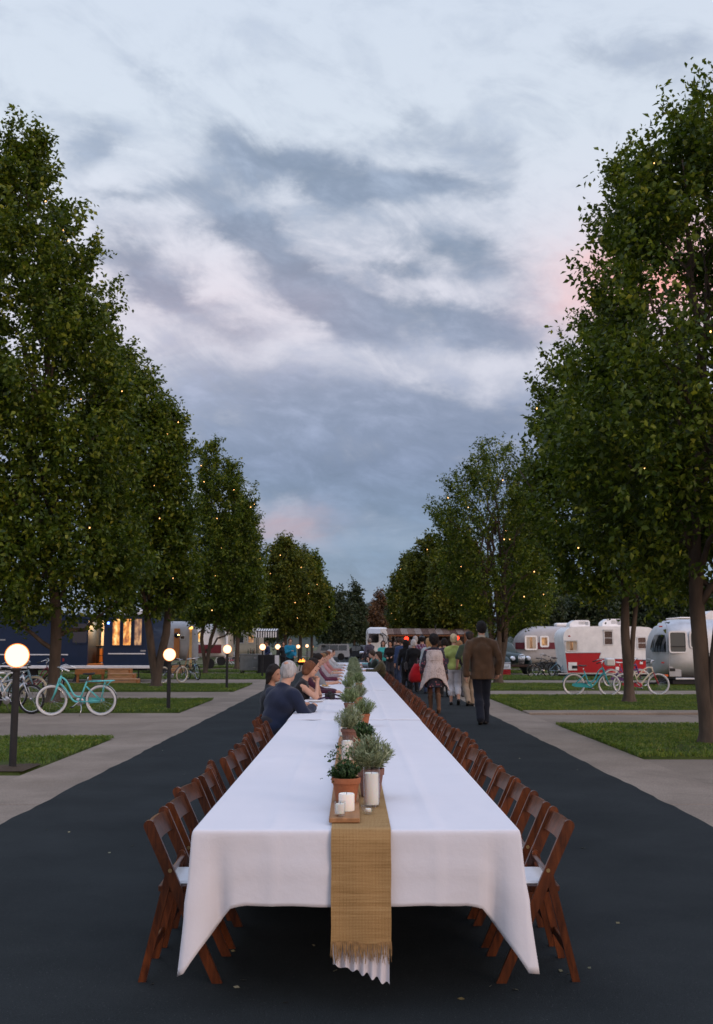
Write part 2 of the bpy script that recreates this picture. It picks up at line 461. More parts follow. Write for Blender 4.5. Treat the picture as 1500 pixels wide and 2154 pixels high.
# islands (grass) and driveways (concrete) across each side
def yy(py, px=742): return at(px, py).y
left_isl = [(yy(1630), yy(1555)), (yy(1500), yy(1473)), (yy(1455.5), yy(1440.5)), (yy(1429), yy(1419))]
right_isl = [(yy(1597), yy(1527)), (yy(1498), yy(1465)), (yy(1453), yy(1440)), (yy(1431), yy(1422.5))]
for lst in (left_isl, right_isl):
    y = lst[-1][0] + 11.2
    while y < 132:
        lst.append((y, y + 5.2)); y += 11.2
def island(side, y0, y1, dens, ln=15.0):
    x0 = XIL if side < 0 else XIR
    x1 = x0 + side * ln
    n = 60; vs = []; fs = []
    mb = MB()
    poly = []
    def edge(a, b, k, amp):
        return [(a[0] + (b[0] - a[0]) * i / k + random.uniform(-amp, amp), a[1] + (b[1] - a[1]) * i / k + random.uniform(-amp, amp)) for i in range(k)]
    poly = edge((x0, y0), (x1, y0), 40, .02) + edge((x1, y0), (x1, y1), 6, .02) + edge((x1, y1), (x0, y1), 40, .02) + edge((x0, y1), (x0, y0), 14, .02)
    m = len(poly); cx = (x0 + x1) / 2; cy = (y0 + y1) / 2
    def inset(p, q):
        return (p[0] + (cx - p[0]) * min(1, q / abs(cx - x0) * 1.0), p[1] + (cy - p[1]) * min(1, q / abs(cy - y0)))
    vs = [(p[0], p[1], -.025) for p in poly] + [(*inset(p, .06), .03) for p in poly] + [(*inset(p, .5), .05) for p in poly]
    vs.append((cx, cy, .055))
    for i in range(m):
        j = (i + 1) % m
        fs += [(i, j, j + m, i + m), (i + m, j + m, j + 2 * m, i + 2 * m), (i + 2 * m, j + 2 * m, 3 * m)]
    if side < 0: pass
    else: fs = [f[::-1] for f in fs]
    mb.add(vs, fs)
    o = struct(mb.build('grass_verge', turf, smooth=True))
    if side < 0 and y0 < 14:    # bare earth round the foot of the near lamp
        m2 = MB(); n2 = 26; pp = [(x0 - .2 + 1.15 * math.cos(q_) * (1 + .12 * math.sin(q_ * 3 + 1)), y0 + .1 + .75 * math.sin(q_) * (1 + .1 * math.sin(q_ * 5))) for q_ in [6.2832 * k_ / n2 for k_ in range(n2)]]
        pp = [(min(a_, x0 - .02), max(b_, y0 + .05)) for a_, b_ in pp]
        m2.add([(a_, b_, .036) for a_, b_ in pp] + [(x0 - .3, y0 + .35, .066)], [(k_, (k_ + 1) % n2, n2) for k_ in range(n2)]); struct(m2.build('bare_soil', soil, smooth=True))
    return o
def blades(side, y0, y1, per, ln, h, seed, wid=.006):
    """short turf: tufts of four bent blades"""
    r = np.random.default_rng(seed)
    x0 = XIL if side < 0 else XIR
    n = int(per * ln * (y1 - y0))
    # more tufts towards the lane, where the photograph looks closest
    X = x0 + side * ln * r.random(n) ** 1.15
    Y = y0 + (y1 - y0) * r.random(n)
    # thin and bare patches
    p = np.sin(X * 1.7 + seed) * np.cos(Y * 1.3 + seed * 2) + .6 * np.sin(X * 3.9 - Y * 2.3 + seed)
    keep = r.random(n) < np.clip(1.15 - .45 * np.clip(p, 0, 2), .35, 1)
    if side < 0 and y0 < 14:   # worn soil in the corner by the lamp post
        d = np.hypot((X - (x0 - .2)) / 1.5, (Y - y0) / 1.0)
        keep &= r.random(n) < np.clip((d - .75) * 2.2, 0, 1)
    X = X[keep]; Y = Y[keep]; n = len(X)
    B = 4
    X = np.repeat(X, B) + r.normal(0, .02, n * B); Y = np.repeat(Y, B) + r.normal(0, .02, n * B)
    k = len(X)
    a = r.random(k) * 2 * np.pi
    hh = h * (.55 + .8 * r.random(k)); lean = hh * (.2 + .8 * r.random(k))
    dx, dy = np.cos(a), np.sin(a)
    wx, wy = -dy * wid, dx * wid
    z0 = np.full(k, .025)
    P = np.stack([np.stack([X - wx, Y - wy, z0], 1), np.stack([X + wx, Y + wy, z0], 1),
                  np.stack([X + dx * lean * .4 + wx * .6, Y + dy * lean * .4 + wy * .6, z0 + hh * .75], 1), np.stack([X + dx * lean, Y + dy * lean, z0 + hh], 1)], 1)
    V = P.reshape(-1, 3); b = np.arange(k) * 4
    F = np.concatenate([np.stack([b, b + 1, b + 2], 1), np.stack([b, b + 2, b + 3], 1)])
    return struct(link('grass', np_mesh('grass', V, F, grass_m)), 'stuff')
def leafy(name, cols, trans=0.25, rough=0.5, tint=(0.35, 0.55, 0.08), tw=0.3, spec=.4, patch=1.3):
    m = bpy.data.materials.new(name); m.use_nodes = True
    t = m.node_tree; b = t.nodes['Principled BSDF']
    g = t.nodes.new('ShaderNodeNewGeometry')
    col = ramp(t, g.outputs['Random Per Island'], cols)
    tcn = t.nodes.new('ShaderNodeTexCoord'); pn = noise(t, tcn.outputs['Object'], patch, 3.0, .6)
    col = mixc(t, 1.0, col, ramp(t, pn, [(.34, (.66, .74, .72)), (.5, (1, 1, 1)), (.68, (1.5, 1.32, .95))]), 'MULTIPLY')
    t.links.new(col, b.inputs['Base Color'])
    b.inputs['Roughness'].default_value = rough; b.inputs['Specular IOR Level'].default_value = spec
    tr = t.nodes.new('ShaderNodeBsdfTranslucent')
    tcol = mixc(t, 0.5, col, tint)
    t.links.new(tcol, tr.inputs[0])
    mx = t.nodes.new('ShaderNodeMixShader'); mx.inputs[0].default_value = tw
    t.links.new(b.outputs[0], mx.inputs[1]); t.links.new(tr.outputs[0], mx.inputs[2])
    t.links.new(mx.outputs[0], t.nodes['Material Output'].inputs[0])
    return m
grass_m = leafy('grass_blade', [(0, (0.055, 0.105, 0.010)), (.45, (0.095, 0.160, 0.014)), (.8, (0.145, 0.205, 0.022)), (1, (0.24, 0.23, 0.06))], tint=(.10, .17, .03), tw=.25)
for k, (a, b) in enumerate(left_isl):
    island(-1, a, b, 0)
    if k < 6: blades(-1, a + .02, b - .02, [420, 330, 200, 120, 70, 40][k], 11.0 if k < 2 else 13.0, [.05, .05, .055, .06, .07, .08][k], 11 + k, wid=[.005, .006, .009, .013, .018, .025][k])
for k, (a, b) in enumerate(right_isl):
    island(1, a, b, 0)
    if k < 6: blades(1, a + .02, b - .02, [420, 330, 200, 120, 70, 40][k], 8.0 if k < 1 else 11.0, [.05, .05, .055, .06, .07, .08][k], 31 + k, wid=[.005, .006, .009, .013, .018, .025][k])
# driveways between the verges
for side, lst in ((-1, left_isl), (1, right_isl)):
    prev = 4.0
    for k, (a, b) in enumerate(lst):
        x0 = XIL if side < 0 else XIR
        xc = x0 + side * 7.5
        dw = bpy.data.objects.new('driveway', None); COL.objects.link(dw); struct(dw)
        x_ = 0.0
        while x_ < 15:
            w_ = 3.4 if k < 4 else 7.5; rows = 2 if (k < 3 and a - prev > 4.5) else 1
            for q_ in range(rows):
                d_ = (a - prev - .04) / rows
                mb = MB(); mb.box((x0 + side * (x_ + w_ / 2), prev + .02 + d_ * (q_ + .5), -.02 + random.uniform(-.002, .002)), (w_ - .016, d_ - (.014 if rows > 1 else 0), .04), bev=.005)
                mb.build('concrete_slab', concrete_b if (k + q_) % 2 else concrete, dw)
            x_ += w_
        prev = b
# raised concrete edging in front of the second verge on the right
mb = MB(); mb.box((XIR + 5.6, right_isl[1][0] - .5, .012), (11.2, .86, .075), bev=.015)
struct(mb.build('kerb', concrete))
# fallen leaves and grit on the lane
lm = leafy('fallen_leaf', [(0, (.16, .12, .05)), (.5, (.24, .22, .13)), (1, (.34, .33, .26))], tint=(.3, .3, .1), tw=.1)
r = np.random.default_rng(5)
spots = [at(145, 1756), at(490, 2010), at(660, 1998), at(705, 2052), at(512, 2072), at(320, 2080), at(1032, 2085), at(1085, 2092), at(1180, 2052), at(1240, 2046), at(1215, 1623), at(970, 2112), at(340, 1900), at(1300, 1950), at(230, 1800), at(600, 2120)]
for _ in range(26): spots.append(Vector((r.uniform(-2.8, 2.8), r.uniform(4.3, 16), 0)))
V = []; F = []
for p in spots:
    s = r.uniform(.006, .016); a = r.uniform(0, 6.28); o = len(V)
    for q, zz in ((0, .004), (1.57, .008), (3.14, .004), (4.71, .002)):
        rr = s * (1.5 if q in (0, 3.14) else .8)
        V.append((p.x + rr * math.cos(a + q), p.y + rr * math.sin(a + q), ROADZ + zz))
    F += [(o, o + 1, o + 2), (o, o + 2, o + 3)]
struct(link('leaf_litter', np_mesh('leaf_litter', V, F, lm)), 'stuff')
# far hills
hm = ground_mat('hill', (0.035, 0.05, 0.045), (0.07, 0.08, 0.065), 0.02, 0.5, 0.95, 0.0)
vs = []; fs = []; n = 90
for i in range(n + 1):
    x = -1200 + 2400 * i / n
    h = 26 + 10 * math.sin(x * .006 + 1) + 6 * math.sin(x * .021) + 14 * math.exp(-((x - 30) / 90) ** 2)
    for (dy, q) in ((0, 0), (120, .55), (230, .9), (300, 1.0), (520, .0)):
        vs.append((x, 900 + dy, -1 + h * q * (1 + .04 * math.sin(x * .09 + dy))))
for i in range(n):
    for k in range(4):
        a = i * 5 + k; fs.append((a, a + 5, a + 6, a + 1))
mb = MB(); mb.add(vs, fs); struct(mb.build('hills', hm, smooth=True))
# ------------------------------------------------------------------ trees
bark = material('bark', (0.085, 0.062, 0.045), 0.9, var=.45, scale=5.0, bump=.9, bscale=22.0, stretch=(1, 1, .25))
bark_l = material('bark_pale', (0.12, 0.09, 0.065), 0.9, var=.4, scale=5.0, bump=.9, bscale=22.0, stretch=(1, 1, .25))
leaf_a = leafy('pear_leaf', [(0, (0.022, 0.042, 0.007)), (.5, (0.056, 0.092, 0.007)), (.85, (0.120, 0.160, 0.014)), (1, (0.22, 0.24, 0.035))], tint=(.13, .18, .008), tw=.3, rough=.45, spec=.22)
leaf_b = leafy('pear_leaf_warm', [(0, (0.032, 0.048, 0.009)), (.5, (0.072, 0.092, 0.010)), (.85, (0.125, 0.140, 0.016)), (1, (0.20, 0.19, 0.035))], tint=(.10, .13, .010), tw=.3, rough=.5, spec=.2)
leaf_c = leafy('dark_leaf', [(0, (0.016, 0.028, 0.012)), (.6, (0.030, 0.048, 0.018)), (1, (0.055, 0.072, 0.028))], tint=(.04, .07, .015), tw=.25, rough=.6)
leaf_r = leafy('rust_leaf', [(0, (0.05, 0.026, 0.012)), (.6, (0.10, 0.05, 0.022)), (1, (0.16, 0.09, 0.04))], tint=(.12, .06, .02), tw=.25, rough=.6)

_PERM = np.random.default_rng(99).random((32, 32, 32))
def vnoise(P):
    """value noise, P (n,3) -> 0..1"""
    i = np.floor(P).astype(int); f = P - i; f = f * f * (3 - 2 * f)
    out = 0
    for dx in (0, 1):
        for dy in (0, 1):
            for dz in (0, 1):
                wgt = (f[:, 0] if dx else 1 - f[:, 0]) * (f[:, 1] if dy else 1 - f[:, 1]) * (f[:, 2] if dz else 1 - f[:, 2])
                out = out + wgt * _PERM[(i[:, 0] + dx) % 32, (i[:, 1] + dy) % 32, (i[:, 2] + dz) % 32]
    return out
def unit(a): return a / np.maximum(np.linalg.norm(a, axis=1, keepdims=True), 1e-9)

def leaf_cloud(r, C, D, per, tw_len, ll, lw, droop=.35):
    """twigs at C pointing along D, 'per' leaves on each; every leaf is a folded blade"""
    n = len(C)
    tpos = (np.arange(per) + .5) / per
    T = np.tile(tpos, n); Cr = np.repeat(C, per, 0); Dr = np.repeat(D, per, 0)
    L_ = np.repeat(tw_len * (.6 + .8 * r.random(n)), per)
    k = len(Cr)
    P = Cr + Dr * (L_ * (T - .35))[:, None] + r.normal(0, ll * .45, (k, 3))
    rnd = unit(r.normal(0, 1, (k, 3)))
    ax = unit(Dr * .55 + rnd * .95 + np.array([0, 0, -droop]))
    sd = unit(np.cross(ax, unit(r.normal(0, 1, (k, 3)) * .7 + np.array([0, 0, .8]))))
    up = np.cross(sd, ax)
    s = (.65 + .6 * r.random(k))[:, None]
    a = P; tip = P + ax * ll * s - up * ll * .12 * s
    l = P + ax * ll * .45 * s + sd * lw * s * .5 + up * lw * .16 * s
    q = P + ax * ll * .45 * s - sd * lw * s * .5 + up * lw * .16 * s
    V = np.stack([a, l, tip, q], 1).reshape(-1, 3)
    b = np.arange(k) * 4
    F = np.concatenate([np.stack([b, b + 1, b + 2], 1), np.stack([b, b + 2, b + 3], 1)])
    return V, F

def limb_path(a, b, k=6, sag=.12, jit=.04):
    a = Vector(a); b = Vector(b); out = []
    d = (b - a); ln = d.length
    for i in range(k + 1):
        t = i / k
        p = a + d * t
        # ascend steeply first at the foot, then lean out
        p += Vector((-d.x * sag * math.sin(t * math.pi) * 1.1, -d.y * sag * math.sin(t * math.pi) * 1.1, ln * sag * .5 * math.sin(t * math.pi)))
        if 0 < i < k: p += Vector((random.uniform(-jit, jit), random.uniform(-jit, jit), random.uniform(-jit, jit))) * ln
        out.append(p)
    return out

def tree(name, label, base, prof, n_twigs, per, ll, lw, mat, seed, stems=None, trunk_r=.16, fork=2.3, limbs=16, lean=(0, 0), group=None, gap=.36, bark_m=None, tw_len=.45, surf=.42, rough=.22, depth=1.0, lowlimbs=(), holes=()):
    """prof: rows (z, centre x offset, half width) from bottom to top, measured from the trunk's foot"""
    r = np.random.default_rng(seed); random.seed(seed)
    t = thing(name, label, 'tree', base, group=group)
    bark_m = bark_m or bark
    Z = np.array([p[0] for p in prof]); CX = np.array([p[1] for p in prof]); W = np.array([p[2] for p in prof])
    # trunk with root flare
    mb = MB()
    top = Z[0] + (Z[-1] - Z[0]) * .62
    def cxz(z): return float(np.interp(z, Z, CX))
    def wz(z): return float(np.interp(z, Z, W))
    if stems is None: stems = [(0, 0, 1.0)]
    for (ox, oy, sc) in stems:
        pts = []; rad = []
        for q in (-.05, 0, .06, .18, .45, 1.0, 1.6, fork, fork + .8, fork + 2.0, fork + 3.5):
            if q > fork and q > top: break
            kx = min(1.0, max(0, (q - .2) / fork))
            pts.append((ox * kx * (1 + .25 * max(0, q - fork)) + lean[0] * q * .1 + (cxz(q) * min(1, max(0, q - fork) / 3) if q > fork else 0) + .012 * math.sin(q * 3 + seed), oy * kx + lean[1] * q * .1 + .012 * math.cos(q * 2.3 + seed), q))
            fl = 1.0 + .75 * math.exp(-max(q, 0) / .13)
            rad.append(trunk_r * sc * fl * (1.0 - .1 * q / fork if q <= fork else max(.25, .9 - .18 * (q - fork))))
        pts.append((cxz(top) * .8 + ox * .5, oy, top)); rad.append(trunk_r * .12)
        mb.tube(pts, rad, n=12)
    mb.build('trunk', bark_m, t, smooth=True)
    # ascending limbs
    mb = MB()
    for i in range(limbs):
        z1 = Z[0] + (Z[-1] - Z[0]) * (.12 + .8 * (i + .5) / limbs)
        a = i * 2.399 + random.uniform(-.3, .3)
        st = stems[i % len(stems)]
        z0 = max(fork * .8, min(z1 - 1.0 - .25 * (z1 - fork), top * .9)) if z1 > fork + 1 else fork * .85
        rr = wz(z1) * random.uniform(.55, .85)
        p0 = (st[0] * .9 + cxz(z0) * .5 * min(1, max(0, z0 - fork) / 3), st[1], z0)
        p1 = (cxz(z1) + rr * math.cos(a), rr * math.sin(a) * depth, z1)
        r0 = trunk_r * random.uniform(.28, .45) * (1 - .5 * i / limbs)
        pth = limb_path(p0, p1)
        mb.tube(pth, [r0 * (1 - .8 * k / 6) + .004 for k in range(7)], n=7)
        for s_ in range(3):
            k0 = random.randint(2, 5); q = pth[k0]
            d = Vector((random.uniform(-1, 1), random.uniform(-1, 1), random.uniform(.1, 1))) * random.uniform(.5, 1.1)
            mb.tube([q, q + d * .5 + Vector((0, 0, .05)), q + d], [r0 * .35, r0 * .22, .004], n=5)
    for (x1, y1, z1, z0) in lowlimbs:
        pth = limb_path((0, 0, z0), (x1, y1, z1), sag=-.1)
        mb.tube(pth, [trunk_r * .42 * (1 - .75 * k / 6) for k in range(7)], n=8)
    mb.build('limb', bark_m, t, smooth=True)
    # crown
    m = int(n_twigs * 3.2)
    zz = Z[0] + (Z[-1] - Z[0]) * r.random(m)
    ww = np.interp(zz, Z, W)
    keep = r.random(m) < (ww / W.max()) ** 1.35 + .02
    zz = zz[keep]; m = len(zz); ww = np.interp(zz, Z, W); cx = np.interp(zz, Z, CX)
    a = r.random(m) * 2 * np.pi
    rho = r.random(m) ** surf
    P = np.stack([np.cos(a), np.sin(a), zz * .0], 1)
    lobes = vnoise(np.stack([np.cos(a) * 1.6 + 7 + seed, np.sin(a) * 1.6 + 9, zz * .75 + seed * 3.1], 1))
    lob2 = vnoise(np.stack([np.cos(a) * 4.2 + 3 + seed, np.sin(a) * 4.2 + 5, zz * 2.3 + seed * 1.7], 1))
    q = ww * (1 - rough * .6 + rough * 1.5 * (lobes - .35) + rough * .9 * (lob2 - .5))
    C = np.stack([cx + np.cos(a) * rho * q, np.sin(a) * rho * q * depth, zz + r.normal(0, .15, m)], 1)
    # clumps and holes
    nn = vnoise(C * 1.35 + seed * 2.3) * .6 + vnoise(C * 3.1 + seed) * .4
    C = C[nn > gap]; a = a[nn > gap]; rho = rho[nn > gap]
    n_in = int(n_twigs * .32); C = C[:n_in]; a = a[:n_in]
    D = unit(np.stack([np.cos(a) * .8, np.sin(a) * .8, np.full(len(a), .55)], 1) + r.normal(0, .45, (len(a), 3)))
    # leafy shoots that stand out of the crown and give it its ragged edge
    per_s = 13; ns = int(n_twigs * .68 / per_s * (1.35 if gap > .35 else 1.15))
    z2 = Z[0] + (Z[-1] - Z[0]) * r.random(ns * 4); w2 = np.interp(z2, Z, W); z2 = z2[r.random(len(z2)) < (w2 / W.max()) ** 1.1 + .04][:ns]
    k2 = len(z2); a2 = r.random(k2) * 2 * np.pi; w2 = np.interp(z2, Z, W); c2 = np.interp(z2, Z, CX)
    lob = vnoise(np.stack([np.cos(a2) * 1.6 + 7 + seed, np.sin(a2) * 1.6 + 9, z2 * .75 + seed * 3.1], 1))
    rr2 = w2 * (.52 + .32 * r.random(k2) ** .7) * (1 - rough * .5 + rough * 1.2 * (lob - .35))
    B0 = np.stack([c2 + np.cos(a2) * rr2, np.sin(a2) * rr2 * depth, z2 - .1 - tw_len * 1.3 * ((z2 - Z[0]) / (Z[-1] - Z[0])) ** 2 + .35 * np.clip(1 - (z2 - Z[0]) / 1.5, 0, 1)], 1)
    ln_ = np.minimum(.40 * W.max(), tw_len * 2.3) * (.55 + .8 * r.random(k2)) * np.clip(w2 / W.max() + .35, .4, 1)
    sd_ = unit(np.stack([np.cos(a2) * .75, np.sin(a2) * .75, .45 + .5 * r.random(k2)], 1) + r.normal(0, .28, (k2, 3)))
    tt = np.tile((np.arange(per_s) + .5) / per_s, k2)
    Bx = np.repeat(B0, per_s, 0); Dx = np.repeat(sd_, per_s, 0); Lx = np.repeat(ln_, per_s)
    taper = (1 - .75 * tt)[:, None]
    Cs = Bx + Dx * (Lx * tt)[:, None] + np.stack([np.zeros(len(tt)), np.zeros(len(tt)), .22 * Lx * tt ** 2], 1) + r.normal(0, 1, (len(tt), 3)) * taper * (tw_len * .30)
    Ds = unit(Dx * .8 + np.array([0, 0, .25]) + r.normal(0, .5, (len(tt), 3)))
    C = np.concatenate([C, Cs]); D = np.concatenate([D, Ds])
    for (hx, hy, ha, hb, hp) in holes:     # thin places one can see through, given at the tree's own distance
        p0 = atY(hx, hy, base[1]); p1 = atY(hx + ha, hy - hb, base[1])
        q = ((C[:, 0] + base[0] - p0.x) / (p1.x - p0.x)) ** 2 + ((C[:, 2] + base[2] - p0.z) / (p1.z - p0.z)) ** 2
        kp = (q > .6 + .8 * r.random(len(C))) | (r.random(len(C)) > hp); C = C[kp]; D = D[kp]
    V, F = leaf_cloud(r, C, D, per, tw_len, ll, lw)
    link('crown', np_mesh('crown', V, F, mat), t)
    return t

def prof_px(base, Y, rows, xb=None):
    """rows (py, left px, right px) read off the picture at distance Y -> rows for tree()"""
    out = []
    for (py, a, b) in rows:
        p = atY(a, py, Y); q = atY(b, py, Y)
        out.append((p.z - base[2], (p.x + q.x) / 2 - base[0], (q.x - p.x) / 2))
    return sorted(out)
GT = 'pear trees lining the lane'
def gbase(px, py): p = at(px, py); return Vector((p.x, p.y, .03))
# left row
b = gbase(112, 1482)
T1 = tree('pear_tree', 'tall dense pear tree on the left behind the turquoise bicycle', b, prof_px(b, b.y, [(1315, 0, 205), (1285, -110, 290), (1200, -150, 312), (1050, -165, 300), (900, -160, 285), (780, -140, 278), (640, -110, 216), (590, -100, 205), (520, -80, 172), (440, -50, 140), (350, -10, 96), (290, 15, 78), (225, 30, 64)]),
          8200, 12, .145, .088, leaf_a, 3, trunk_r=.155, fork=2.3, limbs=20, group=GT, lowlimbs=[(-1.5, -.3, 3.0, 1.35), (1.6, .2, 2.7, 1.7)], gap=.34, holes=[(22, 700, 45, 28, .85), (40, 760, 50, 24, .85), (60, 430, 20, 30, .6), (140, 560, 22, 30, .6), (20, 1245, 40, 25, .6), (150, 1265, 30, 22, .7), (90, 1180, 30, 16, .5)])
b = gbase(328, 1447)
T2 = tree('pear_tree', 'forked pear tree beside the second globe lamp at the end of the blue trailer', b, prof_px(b, b.y, [(1298, 260, 395), (1262, 225, 412), (1150, 200, 414), (1000, 190, 410), (900, 190, 400), (860, 200, 366), (800, 212, 326), (755, 235, 298), (715, 258, 284)]),
          5200, 12, .155, .095, leaf_a, 8, stems=[(-.32, 0, .8), (.34, .05, .85)], trunk_r=.19, fork=1.9, limbs=18, group=GT, gap=.33)
b = gbase(432, 1419)
T3 = tree('pear_tree', 'slender pear tree between the second and third globe lamps', b, prof_px(b, b.y, [(1325, 400, 500), (1285, 392, 546), (1200, 396, 552), (1090, 410, 540), (1030, 418, 518), (980, 425, 490), (945, 435, 470), (920, 445, 460)]),
          3600, 12, .16, .09, leaf_a, 12, stems=[(-.25, 0, .7), (.3, 0, .7)], trunk_r=.15, fork=1.8, limbs=16, group=GT, gap=.34, lowlimbs=[(1.6, 0, 3.2, 1.2)])
for k, (x, Y, top, hw, lab, sd) in enumerate([(-7.6, 68, 1030, 52, 'pear tree third beyond the slender one, behind the striped awning', 15), (-7.4, 80, 1122, 50, 'broad pear tree left of the teal-jacketed man', 16),
                                              (-7.0, 92, 1150, 46, 'pear tree behind the row of small far globe lamps', 17), (-6.6, 106, 1160, 38, 'far pear tree at the left end of the grey jeep', 18)]):
    c0 = 742 + x * 2172 / Y
    if k == 1: c0 = 600
    if k == 2: c0 = 632
    if k == 3: c0 = 656
    P = atY(c0, 1357, Y); b = Vector((P.x, Y, .03))
    tree('pear_tree', lab, b, prof_px(b, Y, [(1335, c0 - hw * .7, c0 + hw * .6), (1300, c0 - hw, c0 + hw), (1240, c0 - hw * 1.05, c0 + hw), (1357 - (1357 - top) * .62, c0 - hw * .85, c0 + hw * .85), (1357 - (1357 - top) * .85, c0 - hw * .5, c0 + hw * .45), (top, c0 - 8, c0 + 8)]),
         2600, 11, .2 + .03 * k, .12 + .015 * k, leaf_b if k in (1, 2) else leaf_a, sd, trunk_r=.15, limbs=12, group=GT, gap=.3, tw_len=.6)
# right row
b = gbase(1492, 1570)
R1 = tree('pear_tree', 'large pear tree at the right edge with thick bare trunk', b, prof_px(b, b.y, [(1262, 1330, 1640), (1190, 1240, 1760), (1090, 1160, 1840), (960, 1140, 1850), (860, 1165, 1850), (760, 1200, 1820), (640, 1250, 1760), (520, 1280, 1730), (430, 1300, 1700), (330, 1362, 1670), (240, 1428, 1620), (175, 1474, 1560)]),
          6000, 12, .112, .068, leaf_a, 21, stems=[(-.10, .06, .78), (.26, -.1, .58)], trunk_r=.165, fork=2.1, limbs=24, group=GT, gap=.45, tw_len=.42, holes=[(1400, 590, 60, 75, .95), (1455, 560, 26, 60, .95), (1378, 690, 30, 60, .93), (1335, 560, 26, 30, .8), (1440, 700, 30, 60, .85), (1300, 860, 40, 40, .6), (1420, 980, 60, 60, .5), (1480, 430, 16, 40, .8)])
b = gbase(1324, 1481)
R2 = tree('pear_tree', 'pear tree in front of the red and white trailer with two-stemmed trunk', b, prof_px(b, b.y, [(1280, 1240, 1420), (1225, 1165, 1480), (1130, 1130, 1500), (1000, 1110, 1500), (930, 1105, 1495), (850, 1120, 1480), (800, 1125, 1470), (750, 1205, 1455), (640, 1258, 1440), (520, 1280, 1425), (430, 1288, 1400), (360, 1298, 1370), (300, 1310, 1335)]),
          5200, 12, .132, .082, leaf_a, 25, stems=[(-.05, 0, .88), (.20, 0, .48)], trunk_r=.15, fork=1.9, limbs=20, group=GT, gap=.40, lowlimbs=[(-2.7, .3, 6.2, 3.2)], holes=[(1400, 600, 62, 85, .97), (1378, 700, 40, 70, .95), (1300, 520, 18, 40, .6), (1240, 800, 30, 24, .6), (1350, 1000, 50, 50, .5)])
b = gbase(1049, 1440)
R3 = tree('pear_tree', 'open-topped pear tree standing behind the man in the brown jacket', b, prof_px(b, b.y, [(1335, 1000, 1120), (1290, 930, 1150), (1220, 905, 1160), (1130, 900, 1170), (1080, 905, 1160), (1040, 930, 1150), (1000, 950, 1135), (965, 965, 1110), (930, 1005, 1060)]),
          2600, 12, .125, .07, leaf_a, 29, stems=[(-.25, 0, .7), (.28, .1, .75), (.02, -.2, .55)], trunk_r=.2, fork=1.6, limbs=22, group=GT, gap=.45, rough=.36)
for k, (c0, Y, top, hw, lab, sd) in enumerate([(1104, 67, 1020, 54, 'pear tree behind the trailers above the dark green vintage truck', 33), (968, 62, 1115, 62, 'warm green pear tree behind the food stall roof', 34), (905, 76, 1125, 58, 'broad pear tree above the left end of the food stall roof', 35), (862, 92, 1165, 38, 'far pear tree right of the pale motorhome', 36)]):
    P = atY(c0, 1357, Y); b = Vector((P.x, Y, .03))
    tree('pear_tree', lab, b, prof_px(b, Y, [(1335, c0 - hw * .7, c0 + hw * .6), (1300, c0 - hw, c0 + hw), (1240, c0 - hw * 1.05, c0 + hw), (1357 - (1357 - top) * .62, c0 - hw * .85, c0 + hw * .85), (1357 - (1357 - top) * .85, c0 - hw * .5, c0 + hw * .45), (top, c0 - 8, c0 + 8)]),
         2800, 11, .19 + .03 * k, .11 + .015 * k, leaf_b if k != 0 else leaf_a, sd, trunk_r=.15, limbs=12, group=GT, gap=.3, tw_len=.6)
# trees closing the end of the lane and behind the trailers
GB = 'trees far off behind the trailers'
far = [(712, 150, 1232, 30, 'c', 'dark narrow tree left of the end of the lane'), (745, 158, 1222, 26, 'c', 'dark narrow tree closing the end of the lane'), (690, 170, 1238, 26, 'c', 'dark far tree behind the pear tree by the jeep'),
       (800, 190, 1240, 22, 'r', 'rust-brown conifer at the end of the lane'), (785, 170, 1272, 26, 'r', 'small rusty tree left of the brown conifer'), (830, 180, 1262, 26, 'c', 'dark bushy tree right of the brown conifer'),
       (765, 200, 1278, 28, 'c', 'low dark tree right in the middle of the far view')]
sd = 50
for (c0, Y, top, hw, kind, lab) in far:
    sd += 1
    P = atY(c0, 1357, Y); b = Vector((P.x, Y, -.03))
    tree('conifer' if 'conifer' in lab else 'tree', lab, b, prof_px(b, Y, [(1350, c0 - hw, c0 + hw), (1320, c0 - hw, c0 + hw), (1357 - (1357 - top) * .6, c0 - hw * .7, c0 + hw * .7), (1357 - (1357 - top) * .85, c0 - hw * .35, c0 + hw * .35), (top, c0 - 3, c0 + 3)]),
         900, 10, .42, .25, leaf_r if kind == 'r' else leaf_c, sd, trunk_r=.2, limbs=6, group=GB, gap=.25, tw_len=1.0)
bk = [(1130, 78, 1235, 60), (1180, 88, 1215, 60), (1235, 80, 1240, 58), (1290, 92, 1205, 62), (1345, 82, 1235, 60), (1395, 90, 1215, 62), (1445, 80, 1235, 60), (1500, 86, 1225, 64), (1560, 80, 1230, 62),
      (30, 120, 1270, 50), (-40, 110, 1265, 55), (105, 125, 1275, 44), (390, 118, 1262, 48), (460, 124, 1255, 48), (505, 112, 1262, 46), (330, 126, 1268, 44), (560, 130, 1245, 40)]
lab_bk = ['dark background tree above the green truck', 'tall background tree above the maroon striped trailer', 'background tree behind the left roof air conditioner', 'tall background tree behind the right roof air conditioner', 'background tree behind the two-stemmed trunk',
          'background tree left of the silver trailer roof', 'background tree above the silver trailer', 'background tree behind the thick trunk at the right edge', 'background tree at the far right edge',
          'low far tree above the left part of the blue trailer', 'low far tree at the far left edge behind the blue trailer', 'low far tree behind the trunk of the tall left tree', 'far tree behind the silver trailer with the orange door', 'far tree behind the cream trailer', 'far tree behind the striped awning', 'far tree behind the forked trunk', 'far tree behind the grey cart']
